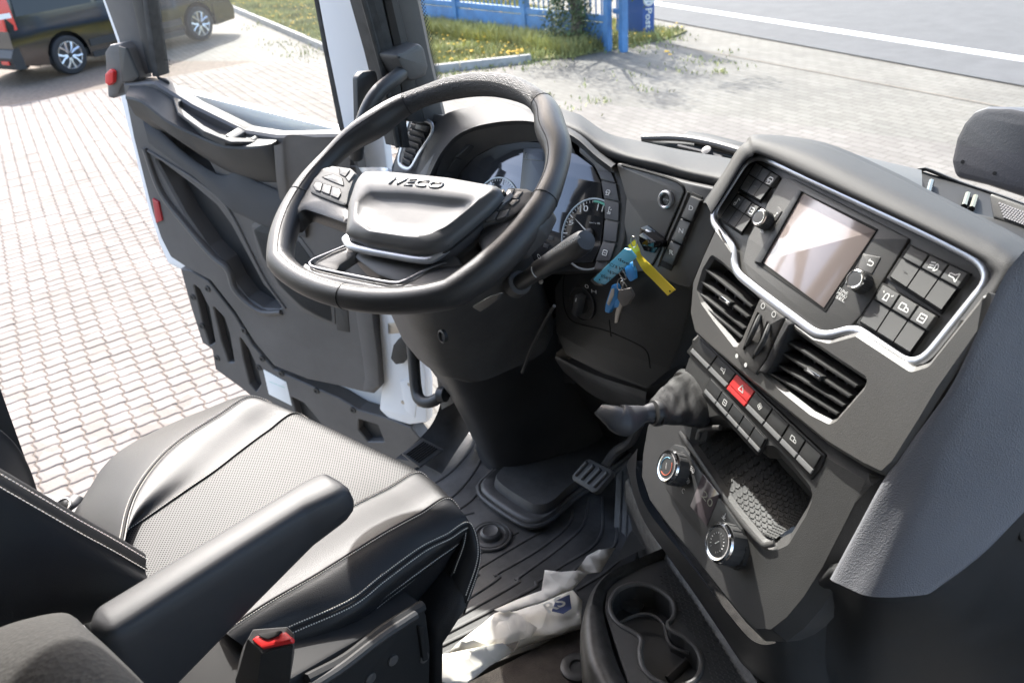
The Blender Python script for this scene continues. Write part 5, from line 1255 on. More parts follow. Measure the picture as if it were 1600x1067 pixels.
block([(1180, 254), (1216, 276), (1187, 314), (1155, 296)], 3, .45, [None, None, 'car'])
block([(1152, 303), (1186, 324), (1158, 364), (1125, 342)], 3, .45, ['note', None, 'box'])

# ---- vent housing below the screen
vh = [(1118, 352), (1146, 392), (1150, 424), (1195, 466), (1272, 524), (1296, 530), (1338, 518), (1424, 574), (1448, 566), (1548, 440), (1534, 520), (1470, 610), (1440, 660), (1398, 726), (1378, 744), (1345, 728), (1290, 694), (1230, 645), (1165, 592), (1105, 540), (1083, 520), (1076, 490), (1080, 440), (1096, 400)]
lv = [(1112, 404), (1124, 412), (1184, 466), (1180, 478), (1158, 536), (1148, 536), (1118, 498), (1098, 470), (1092, 452), (1100, 424)]
rv = [(1218, 514), (1234, 516), (1350, 594), (1346, 604), (1304, 652), (1296, 656), (1268, 642), (1230, 612), (1196, 582), (1200, 560)]
mb = MB(); mb.plate(VP, vh, [lv, rv], -.07, 0, hd=-.04, r=.008, hr=.003, bev=.005); vho = sk('vent_housing', mb, fascia)
for q, nm, sl, nv in ((lv, 'left', [((1104, 418), (1178, 478)), ((1098, 438), (1172, 494)), ((1097, 458), (1166, 512)), ((1106, 480), (1162, 526))], 5), (rv, 'right', [((1222, 524), (1342, 602)), ((1214, 542), (1332, 618)), ((1206, 560), (1322, 632)), ((1202, 578), (1312, 645))], 7)):
    mb = MB(); mb.slab(VP, q, -.045, -.035, 0, 0); o = mk('vent_throat', mb, seamdark, stack)
    for a_, b_ in sl:
        p, r_ = VP.pt(*a_, -.006), VP.pt(*b_, -.006); d = (r_-p).normalized(); w = VP.n.cross(d)
        mb = MB(); mb.box((p+r_)/2-VP.n*.004, (d, (VP.n*.97-w*.22).normalized(), (w*.97+VP.n*.22).normalized()), ((r_-p).length/2, .008, .0014), .0008); mk('vent_slat', mb, keyblack, stack)
    for k in range(nv):
        t = (k+.5)/nv; a_, b_ = lerp2(*sl[0], t), lerp2(*sl[-1], t); p, r_ = VP.pt(*a_, -.024), VP.pt(*b_, -.024); d = (r_-p).normalized(); w = VP.n.cross(d)
        mb = MB(); mb.box((p+r_)/2, (d, VP.n, w), ((r_-p).length/2+.004, .007, .001)); mk('vent_vane', mb, plastic_b, o)
    c1_ = lerp2(*sl[1], .38); c2_ = lerp2(*sl[1], .60)
    mb = MB(); mb.slab(VP, [c1_, c2_, (c2_[0]-4, c2_[1]+8), (c1_[0]-4, c1_[1]+8)], -.006, .001, .001, .001); tb = mk('vent_thumb', mb, keyblack, stack)
    mb = MB(); e1, e2 = lerp2(c1_, c2_, .1), lerp2(c1_, c2_, .9)
    mb.slab(VP, [(e1[0]-1, e1[1]+2), (e2[0]-1, e2[1]+2), (e2[0]-3, e2[1]+6), (e1[0]-3, e1[1]+6)], .001, .0016, .0005, .0003); mk('thumb_inlay', mb, chrome, tb)
# divider with the two thumb sliders
mb = MB(); mb.slab(VP, [(1186, 466), (1224, 496), (1196, 562), (1180, 586), (1160, 572), (1146, 548), (1158, 530)], -.03, .004, .003, .003); dv = sk('slider_block', mb, plastic_g)
mb = MB(); mb.slab(VP, [(1226, 498), (1236, 506), (1206, 572), (1196, 584), (1182, 582), (1196, 562)], -.03, .006, .003, .003); sk('divider_rib', mb, paddark)
for q in (((1188, 492), (1178, 516), (1166, 540)), ((1203, 506), (1194, 530), (1180, 554))):
    mb = MB(); mb.tube(crv([VP.pt(*q[0], .004), VP.pt(*q[1], .011), VP.pt(*q[2], .004)], 14), [.0022, .0028, .0032, .0034, .0035, .0035, .0035, .0035, .0035, .0035, .0034, .0032, .0028, .0022], 8); mk('thumb_wheel', mb, keygrey, dv)
    mb = MB(); mb.tube(crv([VP.pt(q[0][0]-3, q[0][1]-4, .0045), VP.pt(q[1][0]-5, q[1][1], .0045), VP.pt(q[2][0]-4, q[2][1]+6, .0045)], 14), .0016, 6); mk('slider_slot', mb, seamdark, dv)
icon(VP, (1192, 478), .0075, 'o', dv, h=.0046); icon(VP, (1209, 491), .0075, 'o', dv, h=.0046); icon(VP, (1151, 556), .0065, 'dot', dv, h=.0046); icon(VP, (1165, 570), .0065, 'dot', dv, h=.0046)
# shadowed edge under the housing
# ---- lower stack
ls = [(1083, 512), (1110, 530), (1230, 635), (1290, 690), (1380, 742), (1352, 800), (1299, 902), (1268, 950), (1240, 983), (1212, 1004), (1180, 1003), (1150, 973), (1116, 930), (1080, 883), (1040, 834), (1008, 790), (994, 745), (996, 705), (1004, 660), (1020, 620), (1060, 574), (1072, 540)]
trayh = [(1092, 672), (1126, 667), (1146, 682), (1188, 716), (1206, 716), (1228, 740), (1254, 772), (1246, 792), (1222, 832), (1205, 840), (1192, 834), (1150, 782), (1088, 690)]
mb = MB(); mb.plate(VP.shifted(-.012), ls, [trayh], -.05, 0, hd=-.06, r=.006, hr=.004, bev=.016); sk('stack_front', mb, plastic)
VL2 = VP.shifted(-.012)
trm = M('tray rubber', (.028, .028, .028), .6); N, L = nodes(trm)
bk_ = N.new('ShaderNodeTexBrick'); tc = N.new('ShaderNodeTexCoord'); mp = N.new('ShaderNodeMapping'); mp.inputs['Rotation'].default_value = (.6, .3, .9); L.new(tc.outputs['Object'], mp.inputs[0]); L.new(mp.outputs[0], bk_.inputs[0]); bk_.inputs['Scale'].default_value = 60
bp = N.new('ShaderNodeBump'); bp.inputs['Strength'].default_value = .8; bp.inputs['Distance'].default_value = .002; L.new(bk_.outputs['Fac'], bp.inputs['Height']); L.new(bp.outputs[0], N['Principled BSDF'].inputs['Normal'])
# tray: sloping floor running back into the stack
f0 = [VL2.pt(*p, -.008) for p in ((1088, 690), (1150, 782), (1192, 834), (1210, 842))]; f1 = [p-VP.n*.055+VP.v*.052 for p in f0]
fb_ = [VL2.pt(*p, -.085) for p in ((1092, 672), (1190, 716), (1232, 742), (1256, 772))]
mb = MB(); mb.loft([f0, f1], False); mb.loft([f1, [p+VP.v*.10+VP.n*.02 for p in f1]], False); sk('tray_floor', mb, trm)
# raised studs of the tray liner
mb = MB()
for i in range(26):
    for j in range(18):
        s, t = (i+.5)/26, (j+.5)/18
        k = min(int(s*3), 2); fr2 = s*3-k
        a_ = f0[k].lerp(f0[k+1], fr2); b_ = f1[k].lerp(f1[k+1], fr2); p = a_.lerp(b_, t); d = (f0[2]-f0[0]).normalized(); e = (b_-a_).normalized(); nn = d.cross(e)
        if nn.z < 0: nn = -nn
        dd = (d+e*.5*(1 if (i+j) % 2 else -1)).normalized(); ee = nn.cross(dd)
        mb.box(p+nn*.0006, (dd, ee, nn), (.0022, .0007, .0006))
sk('tray_studs', mb, plastic_b, kind='stuff')
mb = MB(); mb.tube(crv([VL2.pt(x, y, .002) for x, y in ((1062, 676), (1080, 700), (1140, 790), (1186, 846), (1200, 851), (1210, 848))], 40), .004, 10, up=VP.n, flat=.45); sk('tray_lip', mb, plastic_w)
mb = MB(); mb.tube(crv([VL2.pt(x, y, -.004) for x, y in ((1090, 686), (1094, 673), (1104, 669), (1126, 668))], 16), .004, 8); sk('tray_corner', mb, plastic_w)
# switch rows
rowblack = M('row key plastic', (.018, .018, .018), .45)
lipgrey = M('pale switch lip', (.2, .2, .2), .35)
def row(q, fr, icons, redk=None):
    fslab('row_frame', [bil(q, -.015, -.12), bil(q, 1.02, -.12), bil(q, 1.03, .5), bil(q, 1.015, 1.14), bil(q, -.01, 1.14)], -.002, .002, rowblack, .003, .0012, P=VL2)
    for k in range(len(fr)-1):
        s0, s1 = fr[k]+.004, fr[k+1]-.004
        o = fslab('hazard_switch' if k == redk else 'row_switch', cell(q, s0, s1, 0, .68), .0, .0035, red if k == redk else rowblack, .0006, .0009, P=VL2)
        m2 = MB(); m2.slab(VL2, cell(q, s0, s1, .72, .96), .0, .0042, .0005, .0010); mk('switch_lip', m2, red if k == redk else lipgrey, o)
        if icons[k]: icon(VL2, bil(q, (fr[k]+fr[k+1])/2, .36), .0105 if k == redk else .0085, icons[k], o, h=.0039)
row([(1092, 529), (1284, 712), (1266, 743), (1076, 549)], [0, .15, .30, .455, .60, .735, .87, 1.0], [None, 'horn', 'tri', 'fan', None, 'truck', None], 2)
bl_ = [(1112, 594), (1196, 686), (1184, 708), (1098, 613)]
bl_[0] = (1110, 592)
row(bl_, [0, .21, .41, .61, .8, 1.0], [None, 'box', None, None, None])
# ---- heater panel
kp = [(1040, 706), (1052, 694), (1068, 698), (1120, 772), (1158, 826), (1166, 860), (1160, 884), (1146, 890), (1128, 880), (1066, 806), (1040, 764), (1034, 730)]
KS = VL2
fslab('heater_panel', kp, -.01, .006, keyblack, .004, .002, P=KS)
fslab('heater_display', [(1098, 740), (1124, 772), (1104, 822), (1078, 790)], .004, .0068, M('display purple grey', (.09, .075, .08), .12, coat=.5), .001, .0004, P=KS)
text('20', KS, (1096, 775), (1110, 794), .011, M('faint digits', (.25, .25, .2), .5), stack, h=.0072)
KK = PL(KS.pt(1053, 735, .004), 30, 28)
kbl = M('blue print', (.2, .45, .6), .5); krd = M('red print', (.55, .12, .06), .5)
k1, kc1 = knob(KK, (1065, 733), .0245, .026, 'heater_knob', keygrey, ringm=chrome, ribs=18)
KK2 = PL(KS.pt(1135, 848, .004), 30, 28)
k2_, kc2 = knob(KK2, (1146, 851), .0265, .026, 'heater_knob', keygrey, ringm=chrome, ribs=18)
def karc(P, c, r, a0, a1, m, par, w=.0007):
    mb = MB(); mb.tube([c+(P.u*cos(radians(a0+(a1-a0)*i/14))+P.v*sin(radians(a0+(a1-a0)*i/14)))*r for i in range(15)], w, 5); mk('print_arc', mb, m, par)
karc(KK, kc1, .0125, 95, 230, kbl, k1); karc(KK, kc1, .0125, -110, 60, krd, k1)
mb = MB(); d = (KK.u*-.6+KK.v*.8); mb.tube([kc1-d*.004, kc1+d*.005], .0007, 5); mk('pointer', mb, ink, k1)
for i in range(18):
    if i in (13, 14): continue
    t = 2*pi*i/18; mb = MB(); c = kc2+(KK2.u*cos(t)+KK2.v*sin(t))*.0125; d = KK2.u*cos(t)+KK2.v*sin(t); mb.tube([c-d*.0009, c+d*.0009], .0005, 4); mk('print_tick', mb, ink, k2_)
c = kc2; mb = MB(); d = KK2.u*.5+KK2.v*.86; mb.tube([c-d*.004, c+d*.004], .0008, 5); mk('pointer', mb, ink, k2_)
icon(KS, (1082, 734), .009, 'lamp', stack, h=.0066); icon(KS, (1075, 751), .0085, 'fan', stack, h=.0066); icon(KS, (1068, 767), .0075, 'arc', stack, h=.0066); icon(KS, (1132, 806), .009, 'arrow', stack, h=.0066)

# ---- grey flank towards the passenger side
e0 = [(1600, 392), (1570, 430), (1534, 505), (1488, 600), (1440, 668), (1384, 744), (1340, 824), (1297, 904)]
e1 = [(1700, 420), (1660, 470), (1590, 560), (1540, 640), (1490, 716), (1450, 790), (1408, 866), (1360, 934)]
e2 = [(1860, 470), (1830, 520), (1780, 620), (1720, 690), (1640, 760), (1590, 810), (1530, 870), (1456, 925)]
A_ = [VP.pt(x, y, -.004 if i > 2 else .0) for i, (x, y) in enumerate(e0)]
FL1 = PL(VP.pt(1400, 720), -6, 24); FL2 = PL(FL1.pt(1490, 716), -40, 16)
B_ = [FL1.pt(x, y, 0) for x, y in e1]; C_ = [FL2.pt(x, y, 0) for x, y in e2]
B1 = [(p*.85+q*.15) for p, q in zip(B_, A_)]; B2 = [(p*.85+q*.15) for p, q in zip(B_, C_)]
mb = MB(); mb.surf([[p-VP.n*.03 for p in A_], A_, [(p+q)/2+FL1.n*.002 for p, q in zip(A_, B_)], B1, B2, [(p+q)/2+FL2.n*.003 for p, q in zip(B_, C_)], C_, [p-FL2.n*.03 for p in C_]], 4, 4); sk('flank_panel', mb, padgrey, fix=True, ang=60)
# stack side strip between the front and the flank
s0 = [(1551, 440), (1536, 524), (1474, 612), (1442, 662), (1400, 728), (1380, 744)]
# black lower casing to the floor
g0 = [(996, 700), (994, 745), (1008, 790), (1040, 834), (1080, 883), (1150, 973), (1181, 1003), (1212, 1004), (1242, 982), (1300, 900)]
g1 = [(1000, 742), (1024, 790), (1050, 838), (1080, 880), (1124, 944), (1158, 1000), (1190, 1056), (1230, 1100), (1290, 1140), (1330, 1150)]
ga = [VL2.pt(x, y, -.022) for x, y in g0]; gz = [Pz(x, y, .20) for x, y in g1]
gm_ = [p*.5+q*.5+V3((-.012, -.02, .0)) for p, q in zip(ga, gz)]
mb = MB(); mb.surf([ga, gm_, gz, [p-Z*.2 for p in gz]], 4, 5); sk('lower_casing', mb, plastic_b, fix=True, ang=60)
h0 = [A_[7], B_[7], C_[7], C_[6], C_[5], C_[4], C_[3]]
h1 = [Pz(x, y, .15) for x, y in ((1300, 1130), (1370, 1120), (1500, 1100), (1600, 1080), (1700, 1060), (1800, 1030), (1900, 1000))]
h0 = [ga[-3]]+h0; h1 = [Pz(1250, 1140, .15)]+h1
mb = MB(); mb.surf([[p+V3((-.01, .02, 0)) for p in h0], [p+V3((-.004, .012, -.02)) for p in h0], [p*.5+q*.5 for p, q in zip(h0, h1)], h1], 4, 5); sk('side_casing', mb, plastic_b, fix=True, ang=60)
mb = MB(); P = PL(FL2.pt(1610, 840, -.05), -40, 10); mb.slab(P, [(1588, 822), (1600, 796), (1660, 790), (1660, 850), (1596, 850)], 0, .02, .006, .004); sk('side_vent', mb, keyblack)
# trim strip along the foot of the stack
mb = MB(); st0 = [(999, 742), (1026, 800), (1060, 862), (1106, 930), (1150, 1000), (1196, 1075)]
q0 = crv([Pz(x, y, .205) for x, y in st0], 30); q1 = crv([Pz(x-22, y+10, .20) for x, y in st0], 30)
mb.loft([[p+Z*.0 for p in q0], [p*.6+q*.4+Z*.008 for p, q in zip(q0, q1)], [p*.2+q*.8+Z*.004 for p, q in zip(q0, q1)], q1, [p-Z*.05 for p in q1]], False)
brush = M('scuffed trim', (.09, .085, .078), .5, var=.45, vscale=60, bump=('noise', 300, .4)); sk('scuffed_strip', mb, brush, ang=60)
mb = MB(); qq = [p-Z*.05 for p in q1]; mb.loft([qq, [p-Z*.2+V3((.02, .03, 0)) for p in qq]], False); sk('plinth', mb, plastic_b)
for (x, y), r in (((1018, 846), .010), ((1028, 858), .006)):
    mb = MB(); p = Pz(x, y, .13); mb.lathe(p, V3((-.75, -.6, .2)), [(r, -.02), (r, .012), (r*.85, .016), (r*.5, .013), (0, .013)], 18); sk('power_socket', mb, keyblack)

# ------------------------------------------------------------------ dash top beyond the stack
cowl = thing('dash_top', 'black dash shelf with open tray and slotted outlet below the windscreen', 'dash shelf', (.2, 1.2, .8))
cb = [(1270, 222), (1340, 242), (1440, 266), (1520, 292), (1600, 322), (1700, 360)]
cf = [(1280, 240), (1350, 268), (1440, 320), (1520, 360), (1600, 400), (1700, 450)]
a_ = [Py(x, y, 1.14) for x, y in cb]; b_ = [Py(x, y, v) for (x, y), v in zip(cf, (1.02, 1.0, .98, .94, .9, .86))]
mb = MB(); mb.surf([a_[:3], [(p+q)/2+Z*.004 for p, q in zip(a_[:3], b_[:3])], b_[:3]], 4, 4); mk('shelf_cover', mb, plastic, cowl)
rim = [Py(x, y, 1.18) for x, y in ((1434, 266), (1446, 264), (1500, 286), (1560, 306), (1620, 328), (1700, 356))]
mb = MB(); mb.tube(crv(rim, 20), .004, 8, flat=.6); mk('tray_rim', mb, plastic_g, cowl)
mb = MB(); fl_ = [Py(x, y, v) for (x, y), v in zip(((1436, 320), (1500, 330), (1560, 344), (1620, 360), (1700, 380)), (1.06, 1.06, 1.06, 1.06, 1.06))]
fr0 = [Py(x, y, .97) for x, y in ((1438, 330), (1500, 360), (1560, 390), (1620, 420), (1700, 460))]
rr5 = [rim[0], rim[2], rim[3], rim[4], rim[5]]
mb.surf([rr5, [p*.5+q*.5+V3((0, -.02, -.01)) for p, q in zip(rr5, fl_)], fl_, fr0], 4, 4); mk('tray', mb, plastic_k, cowl)
mb = MB(); e = [Py(1436, 267, 1.175), Py(1438, 320, 1.06), Py(1440, 330, .98), Py(1436, 300, 1.05)]; mb.add(e, [(0, 1, 2, 3)]); mk('tray_end', mb, plastic_b, cowl)
for x in (1455, 1512, 1524):
    mb = MB(); mb.tube([Py(x, 284+(x-1455)*.35, 1.15), Py(x-6, 306+(x-1455)*.3, 1.09)], .004, 8); mk('tray_rib', mb, piano, cowl)
p0 = Py(1590, 335, 1.07); mb = MB()
og = PL(p0, 10, 45)
mb = MB()
for i in range(14):
    for j in range(6):
        x, y = 1562+i*4+j*1.5, 318+j*4.2+i*1.5
        c = og.pt(x, y, .004); mb.box(c, (og.u, og.v, og.n), (.0011, .0011, .0006))
mk('outlet_slots', mb, M('pale slots', (.3, .29, .3), .5), cowl, kind='stuff')
mb = MB(); mb.slab(og, [(1545, 300), (1640, 334), (1640, 372), (1552, 340)], -.004, .003, .004, .002); mk('outlet_panel', mb, plastic_b, cowl)

struct('passenger_dash', bx(.36, 1.09, 1.0, 1.34, .30, .78, .03), plastic)
# rounded dark housing beyond the windscreen corner
hs = thing('mirror_housing', 'rounded dark grey mirror housing outside the windscreen at the right edge', 'mirror', Py(1560, 240, 1.75))
HP = PL(Py(1550, 240, 1.72), 12, 12)
q = [(1490, 278), (1484, 252), (1492, 216), (1504, 192), (1520, 174), (1540, 167), (1580, 168), (1620, 176), (1680, 200), (1680, 340), (1600, 310), (1540, 290)]
mb = MB(); mb.slab(HP, q, -.12, 0, .02, .012); mk('housing', mb, M('mirror shell', (.05, .05, .056), .5, bump=('noise', 300, .2)), hs)
mb = MB(); mb.slab(HP, [(1598, 290), (1612, 286), (1612, 310), (1598, 310)], 0, .02, .01, .006); mk('mirror_boss', mb, plastic_b, hs)
for x, y in ((1506, 253), (1556, 271)):
    mb = MB(); mb.lathe(HP.pt(x, y, -.004), HP.n, [(.004, 0), (.004, .005), (0, .005)], 10); mk('drain_hole', mb, seamdark, hs)

# wiper cowl outside the screen
wp = thing('windscreen_wiper', 'black windscreen wiper parked outside the glass beyond the dash', 'wiper', Py(1090, 225, 1.62))
WPp = PL(Py(1090, 220, 1.62), 6, 55)
wm = M('wiper plastic', (.018, .026, .03), .6, spec=.2)
mb = MB(); mb.slab(WPp, [(998, 219), (1010, 213), (1062, 212), (1076, 203), (1110, 208), (1164, 222), (1190, 240), (1180, 260), (1120, 240), (1060, 230), (1020, 224)], -.03, 0, .006, .006); mk('wiper_cover', mb, wm, wp)
mb = MB(); mb.tube(crv([WPp.pt(x, y, .012) for x, y in ((1004, 216), (1060, 216), (1110, 224), (1160, 238))], 20), .008, 8); mk('wiper_arm', mb, plastic_b, wp)
mb = MB()
for i in range(34):
    x = 1090+i*2.2; p = WPp.pt(x, 221+i*.55, .003); mb.box(p, (WPp.u, WPp.v, WPp.n), (.0012, .012, .003))
mk('cowl_grille', mb, plastic_b, wp, kind='stuff')
mb = MB(); mb.tube([WPp.pt(1060, 228, .01), WPp.pt(1110, 240, .01), WPp.pt(1128, 246, .01)], .004, 6); mk('wiper_blade', mb, plastic_b, wp)
mb = MB(); mb.lathe(WPp.pt(1106, 240, .01), WPp.n, [(.012, 0), (.011, .012), (0, .014)], 14); mk('wiper_pivot', mb, plastic_b, wp)

# ------------------------------------------------------------------ hand brake lever
hb = thing('lever', 'grey hooked lever with a wrinkled leather boot sticking out of the centre console', 'lever', Pz(1010, 640, .6))
d0 = VL2.pt(1085, 612, .0)
def LV(x, y, t): # t: how far out from the stack
    return hit(x, y, d0-V3((.6, .45, 0)).normalized()*0+VL2.n*t, VL2.n)
bt_ = [((1092, 588), (1106, 604), (1078, 662), (1062, 640)), ]
from mathutils import noise as nz_
spec = ((1083, 622, 23, 46, -.004), (1078, 622, 23, 45, .012), (1070, 624, 22, 40, .028), (1060, 627, 19, 36, .042), (1048, 631, 16, 31, .056), (1038, 636, 13, 26, .068), (1030, 640, 10, 22, .078), (1026, 643, 9, 20, .083))
sp5 = [crv([V3((p[k], 0, 0)) for p in spec], 36) for k in range(5)]
rings = []
for j in range(36):
    cx, cy, rx, ry, t = [q[j].x for q in sp5]; ring = []
    for i in range(60):
        a_ = 2*pi*i/60; f_ = sin(pi*min(1, j/30))
        n1 = nz_.noise(V3((cos(a_)*1.3+j*.05, sin(a_)*1.3, j*.11)))
        fold = (1-abs(nz_.noise(V3((cos(a_)*1.8+j*.10, sin(a_)*1.8-j*.06, 3.1+j*.03))))*3.2)
        wob = 1+f_*(.14*n1+.055*fold-.02)
        ring.append(LV(cx+rx*cos(a_)*wob+ry*sin(a_)*.35, cy+ry*sin(a_)*wob, t+.004*f_*n1))
    rings.append(ring)
mb = MB(); mb.loft(rings, True, False, True); mk('boot', mb, M('boot leather', (.026, .026, .026), .6, spec=.35, bump=('noise', 300, .3)), hb, ang=80)
LG = M('grey lever plastic', (.05, .051, .056), .5, bump=('noise', 900, .12))
sec = [(1026, 626, 666, .080), (1012, 630, 662, .094), (998, 636, 662, .108), (984, 640, 668, .122), (973, 642, 672, .133), (965, 634, 677, .140), (959, 626, 677, .145), (951, 624, 671, .150), (944, 624, 664, .154), (938, 626, 656, .157), (935, 629, 648, .159)]
ctr = [LV(x, (a_+b_)/2, t) for x, a_, b_, t in sec]; rad = [(LV(x, b_, t)-LV(x, a_, t)).length/2 for x, a_, b_, t in sec]
mb = MB(); mb.tube(crv(ctr, 40), [x.x for x in crv([V3((r, 0, 0)) for r in rad], 40)], 20, flat=.72, up=(CAM-ctr[4]).normalized()); gp_ = mk('grip', mb, LG, hb, ang=60)
mb = MB(); cc_ = LV(1026, 645, .082); ax_ = (ctr[1]-ctr[0]).normalized(); mb.lathe(cc_, ax_, [(rad[0]*1.02, -.006), (rad[0]*1.06, -.002), (rad[0]*1.06, .003), (rad[0]*.98, .006)], 24); mk('boot_collar', mb, plastic_b, hb)
# ------------------------------------------------------------------ driver's seat
seat = thing('driver_seat', 'black leather driver seat with perforated centre, pale stitching and raised side bolsters', 'seat', (-.65, .3, 0))
zc = {'o': .43, 'a': .485, 'b': .505, 'c': .485, 'm': .478, 'd': .485, 'e': .508, 'f': .478, 'g': .36}
cols = [
 ('o2', .40, [(400, 622), (372, 628), (300, 655), (220, 690), (168, 722), (138, 765), (112, 806), (80, 860)]),
 ('a', .455, [(406, 620), (385, 618), (310, 644), (235, 678), (184, 712), (150, 760), (122, 806), (92, 860)]),
 ('b', .500, [(440, 630), (396, 620), (338, 652), (282, 688), (245, 722), (216, 762), (200, 800), (190, 850)]),
 ('c', .485, [(500, 662), (464, 646), (418, 674), (376, 705), (336, 736), (298, 762), (240, 802), (176, 846)]),
 ('m', .478, [(600, 712), (566, 694), (515, 726), (460, 760), (412, 796), (360, 830), (300, 870), (240, 915)]),
 ('d', .485, [(676, 758), (656, 738), (604, 764), (552, 790), (496, 822), (430, 860), (370, 896), (310, 935)]),
 ('e', .502, [(722, 800), (702, 778), (656, 802), (604, 830), (548, 864), (490, 900), (420, 940), (350, 985)]),
 ('f', .474, [(745, 842), (736, 822), (700, 840), (660, 860), (600, 904), (548, 944), (462, 982), (380, 1020)]),
 ('f2', .440, [(742, 862), (735, 844), (704, 862), (655, 898), (604, 936), (552, 976), (460, 1020), (300, 1062)]),
 ('g', .34, [(728, 900), (722, 884), (690, 922), (660, 948), (600, 990), (540, 1030), (460, 1080), (330, 1120)]),
]
C3 = []
for nm, z, px in cols:
    pts = [Pz(x, y, z) for x, y in px]
    pts[0].z -= .035 if nm not in ('g', 'o2') else .01
    front = pts[0]+V3((0, -.035, -.06)); C3.append([front]+pts)
rows = [[c[j] for c in C3] for j in range(len(C3[0]))]
def sub(i0, i1): return [r[i0:i1+1] for r in rows]
full = MB(); full.surf(rows, 10, 8); nu = len(full.cols); nv = len(full.cols[0])
def patch(name, i0, i1, m, par=seat):
    a, b = i0*10, i1*10; mb = MB(); vs = []; 
    w = b-a+1
    for j in range(nv):
        for i in range(a, b+1): vs.append(full.cols[i][j])
    fs = [(j*w+i, j*w+i+1, (j+1)*w+i+1, (j+1)*w+i) for j in range(nv-1) for i in range(w-1)]
    # continuous seam-friendly uv in metres from the object plane
    mb.uv = [(v.x, v.y) for v in vs]; mb.add(vs, fs); return mk(name, mb, m, par, ang=180, flip=True)
sp1 = patch('left_bolster', 0, 3, leather); cen_ = patch('seat_cushion', 3, 5, leatherperf); patch('right_panel', 5, 6, leather); sp2 = patch('right_bolster', 6, 9, leather)
def colcurve(i, n=90, lift=.0012):
    pts = full.cols[i]; nv_ = len(pts); out = []
    for k in range(n):
        s = k/(n-1)*(nv_-1); a = int(min(s, nv_-2)); t = s-a; out.append(pts[a].lerp(pts[a+1], t)+Z*lift)
    return out
def seam(i, par, double=True, gap=.009, thick=.0011):
    c = crv(colcurve(i), 140); mb = MB(); mb.tube(c, .0014, 5); o = mk('seam', mb, seamdark, par)
    mb = MB()
    for sgn in ((-1, 1) if double else (1,)):
        for k in range(2, 138):
            p, q = c[k], c[k+1]; d = (q-p).normalized(); s = d.cross(Z).normalized()
            # find height by offsetting to the neighbouring column
            ii = min(max(i+sgn, 0), nu-1); nb = full.cols[ii]; j = int(k/139*(nv-1)); off = (nb[j]-full.cols[i][j]); off = off.normalized()*gap*.5 if off.length > 1e-5 else s*gap*.5
            a, b = p.lerp(q, .12)+off+Z*.0008, p.lerp(q, .72)+off+Z*.0008
            mb.tube([a, b], thick*.75, 5)
    mk('stitching', mb, thread, par, kind='stuff')
seam(20, seat); seam(30, seat, False, .0); seam(50, seat, False, .006); seam(60, seat, False, .007, .0008); seam(70, seat); 
c = None
seam(80, seat, True, .010)
# cushion base: front, far side and near side down to the pedestal
mb = MB(); edge = [full.cols[i][0] for i in range(0, 74, 6)]; mb.loft([edge, [p+V3((0, -.05, -.03)) for p in edge], [V3((p.x, p.y-.09, .12)) for p in edge]], False); mk('cushion_front', mb, leather, seat, ang=80)
lpt = [full.cols[0][j] for j in range(0, nv, 4)]
mb = MB(); mb.loft([lpt, [p+V3((.02, 0, -.06)) for p in lpt], [V3((p.x+.04, p.y, .1)) for p in lpt]], False); mk('cushion_side', mb, leather, seat, ang=80)
gpt = [full.cols[nu-1][j] for j in range(4, nv, 4)]
mb = MB(); mb.loft([gpt, [p+V3((-.03, -.02, -.03)) for p in gpt], [p+V3((-.08, -.03, -.035)) for p in gpt]], False); mk('cushion_skirt', mb, leather, seat, ang=80)
# pedestal
pd = [Pz(*p, .33) for p in ((648, 950), (668, 966), (700, 1180), (300, 1180), (380, 1076))]
mb = MB(); top = [Pz(655, 945, .31), Pz(672, 962, .30)]
SPd = PL(Px(600, 1010, -.40), axes=(V3((0, 1, 0)), Z.copy(), V3((1, 0, 0))))
mb = MB(); mb.slab(SPd, [(660, 942), (668, 960), (674, 1010), (672, 1130), (430, 1240), (300, 1200), (420, 1080), (540, 1010)], -.42, 0, .01, .006); mk('seat_pedestal', mb, plastic_k, seat)
mb = MB(); mb.slab(SPd, [(655, 978), (664, 980), (670, 1030), (662, 1034)], 0, .006, .002, .002); mk('pedestal_slot', mb, seamdark, seat)
for x, y in ((613, 1030), (578, 1058), (662, 1026)):
    mb = MB(); mb.lathe(SPd.pt(x, y, 0), SPd.n, [(.008, 0), (.008, .003), (.004, .004), (0, .003)], 12); mk('bolt', mb, plastic_g, seat)
mb = MB(); mb.tube(crv([SPd.pt(x, y, .01) for x, y in ((660, 946), (600, 984), (540, 1030), (480, 1062))], 20), .008, 8); mk('seat_lever', mb, plastic_k, seat)
mb = MB(); mb.tube(crv([SPd.pt(x, y, .02) for x, y in ((650, 960), (590, 1000), (530, 1046), (460, 1090))], 20), .006, 8); mk('seat_lever', mb, plastic_b, seat)
# backrest lower part: near bolster, centre and far bolster leaning back out of the picture
nb0 = [(228, 896), (176, 866), (120, 836), (60, 802), (0, 768), (-60, 735)]      # double seam line
nb1 = [(232, 888), (180, 856), (124, 826), (64, 792), (4, 756), (-56, 722)]
zs = [.515, .545, .575, .61, .645, .68]
up_ = V3((0, -.42, .907))
def grow(P): return P+[P[-1]+up_*t for t in (.12, .26, .40)]
A1 = grow([Px(x, y, -.62) for x, y in nb0])
B1_ = [p+V3((-.03, .014, .006)) for p in A1]; B2_ = [p+V3((-.07, .0, -.004)) for p in A1]
lowr = grow([Px(x, y, -.615) for x, y in ((222, 930), (190, 950), (150, 965), (90, 985), (20, 1000), (-50, 1010))])
M1 = [p*.66+q*.34+V3((.016, .004, 0)) for p, q in zip(A1, lowr)]; M2 = [p*.33+q*.67+V3((.020, .0, 0)) for p, q in zip(A1, lowr)]
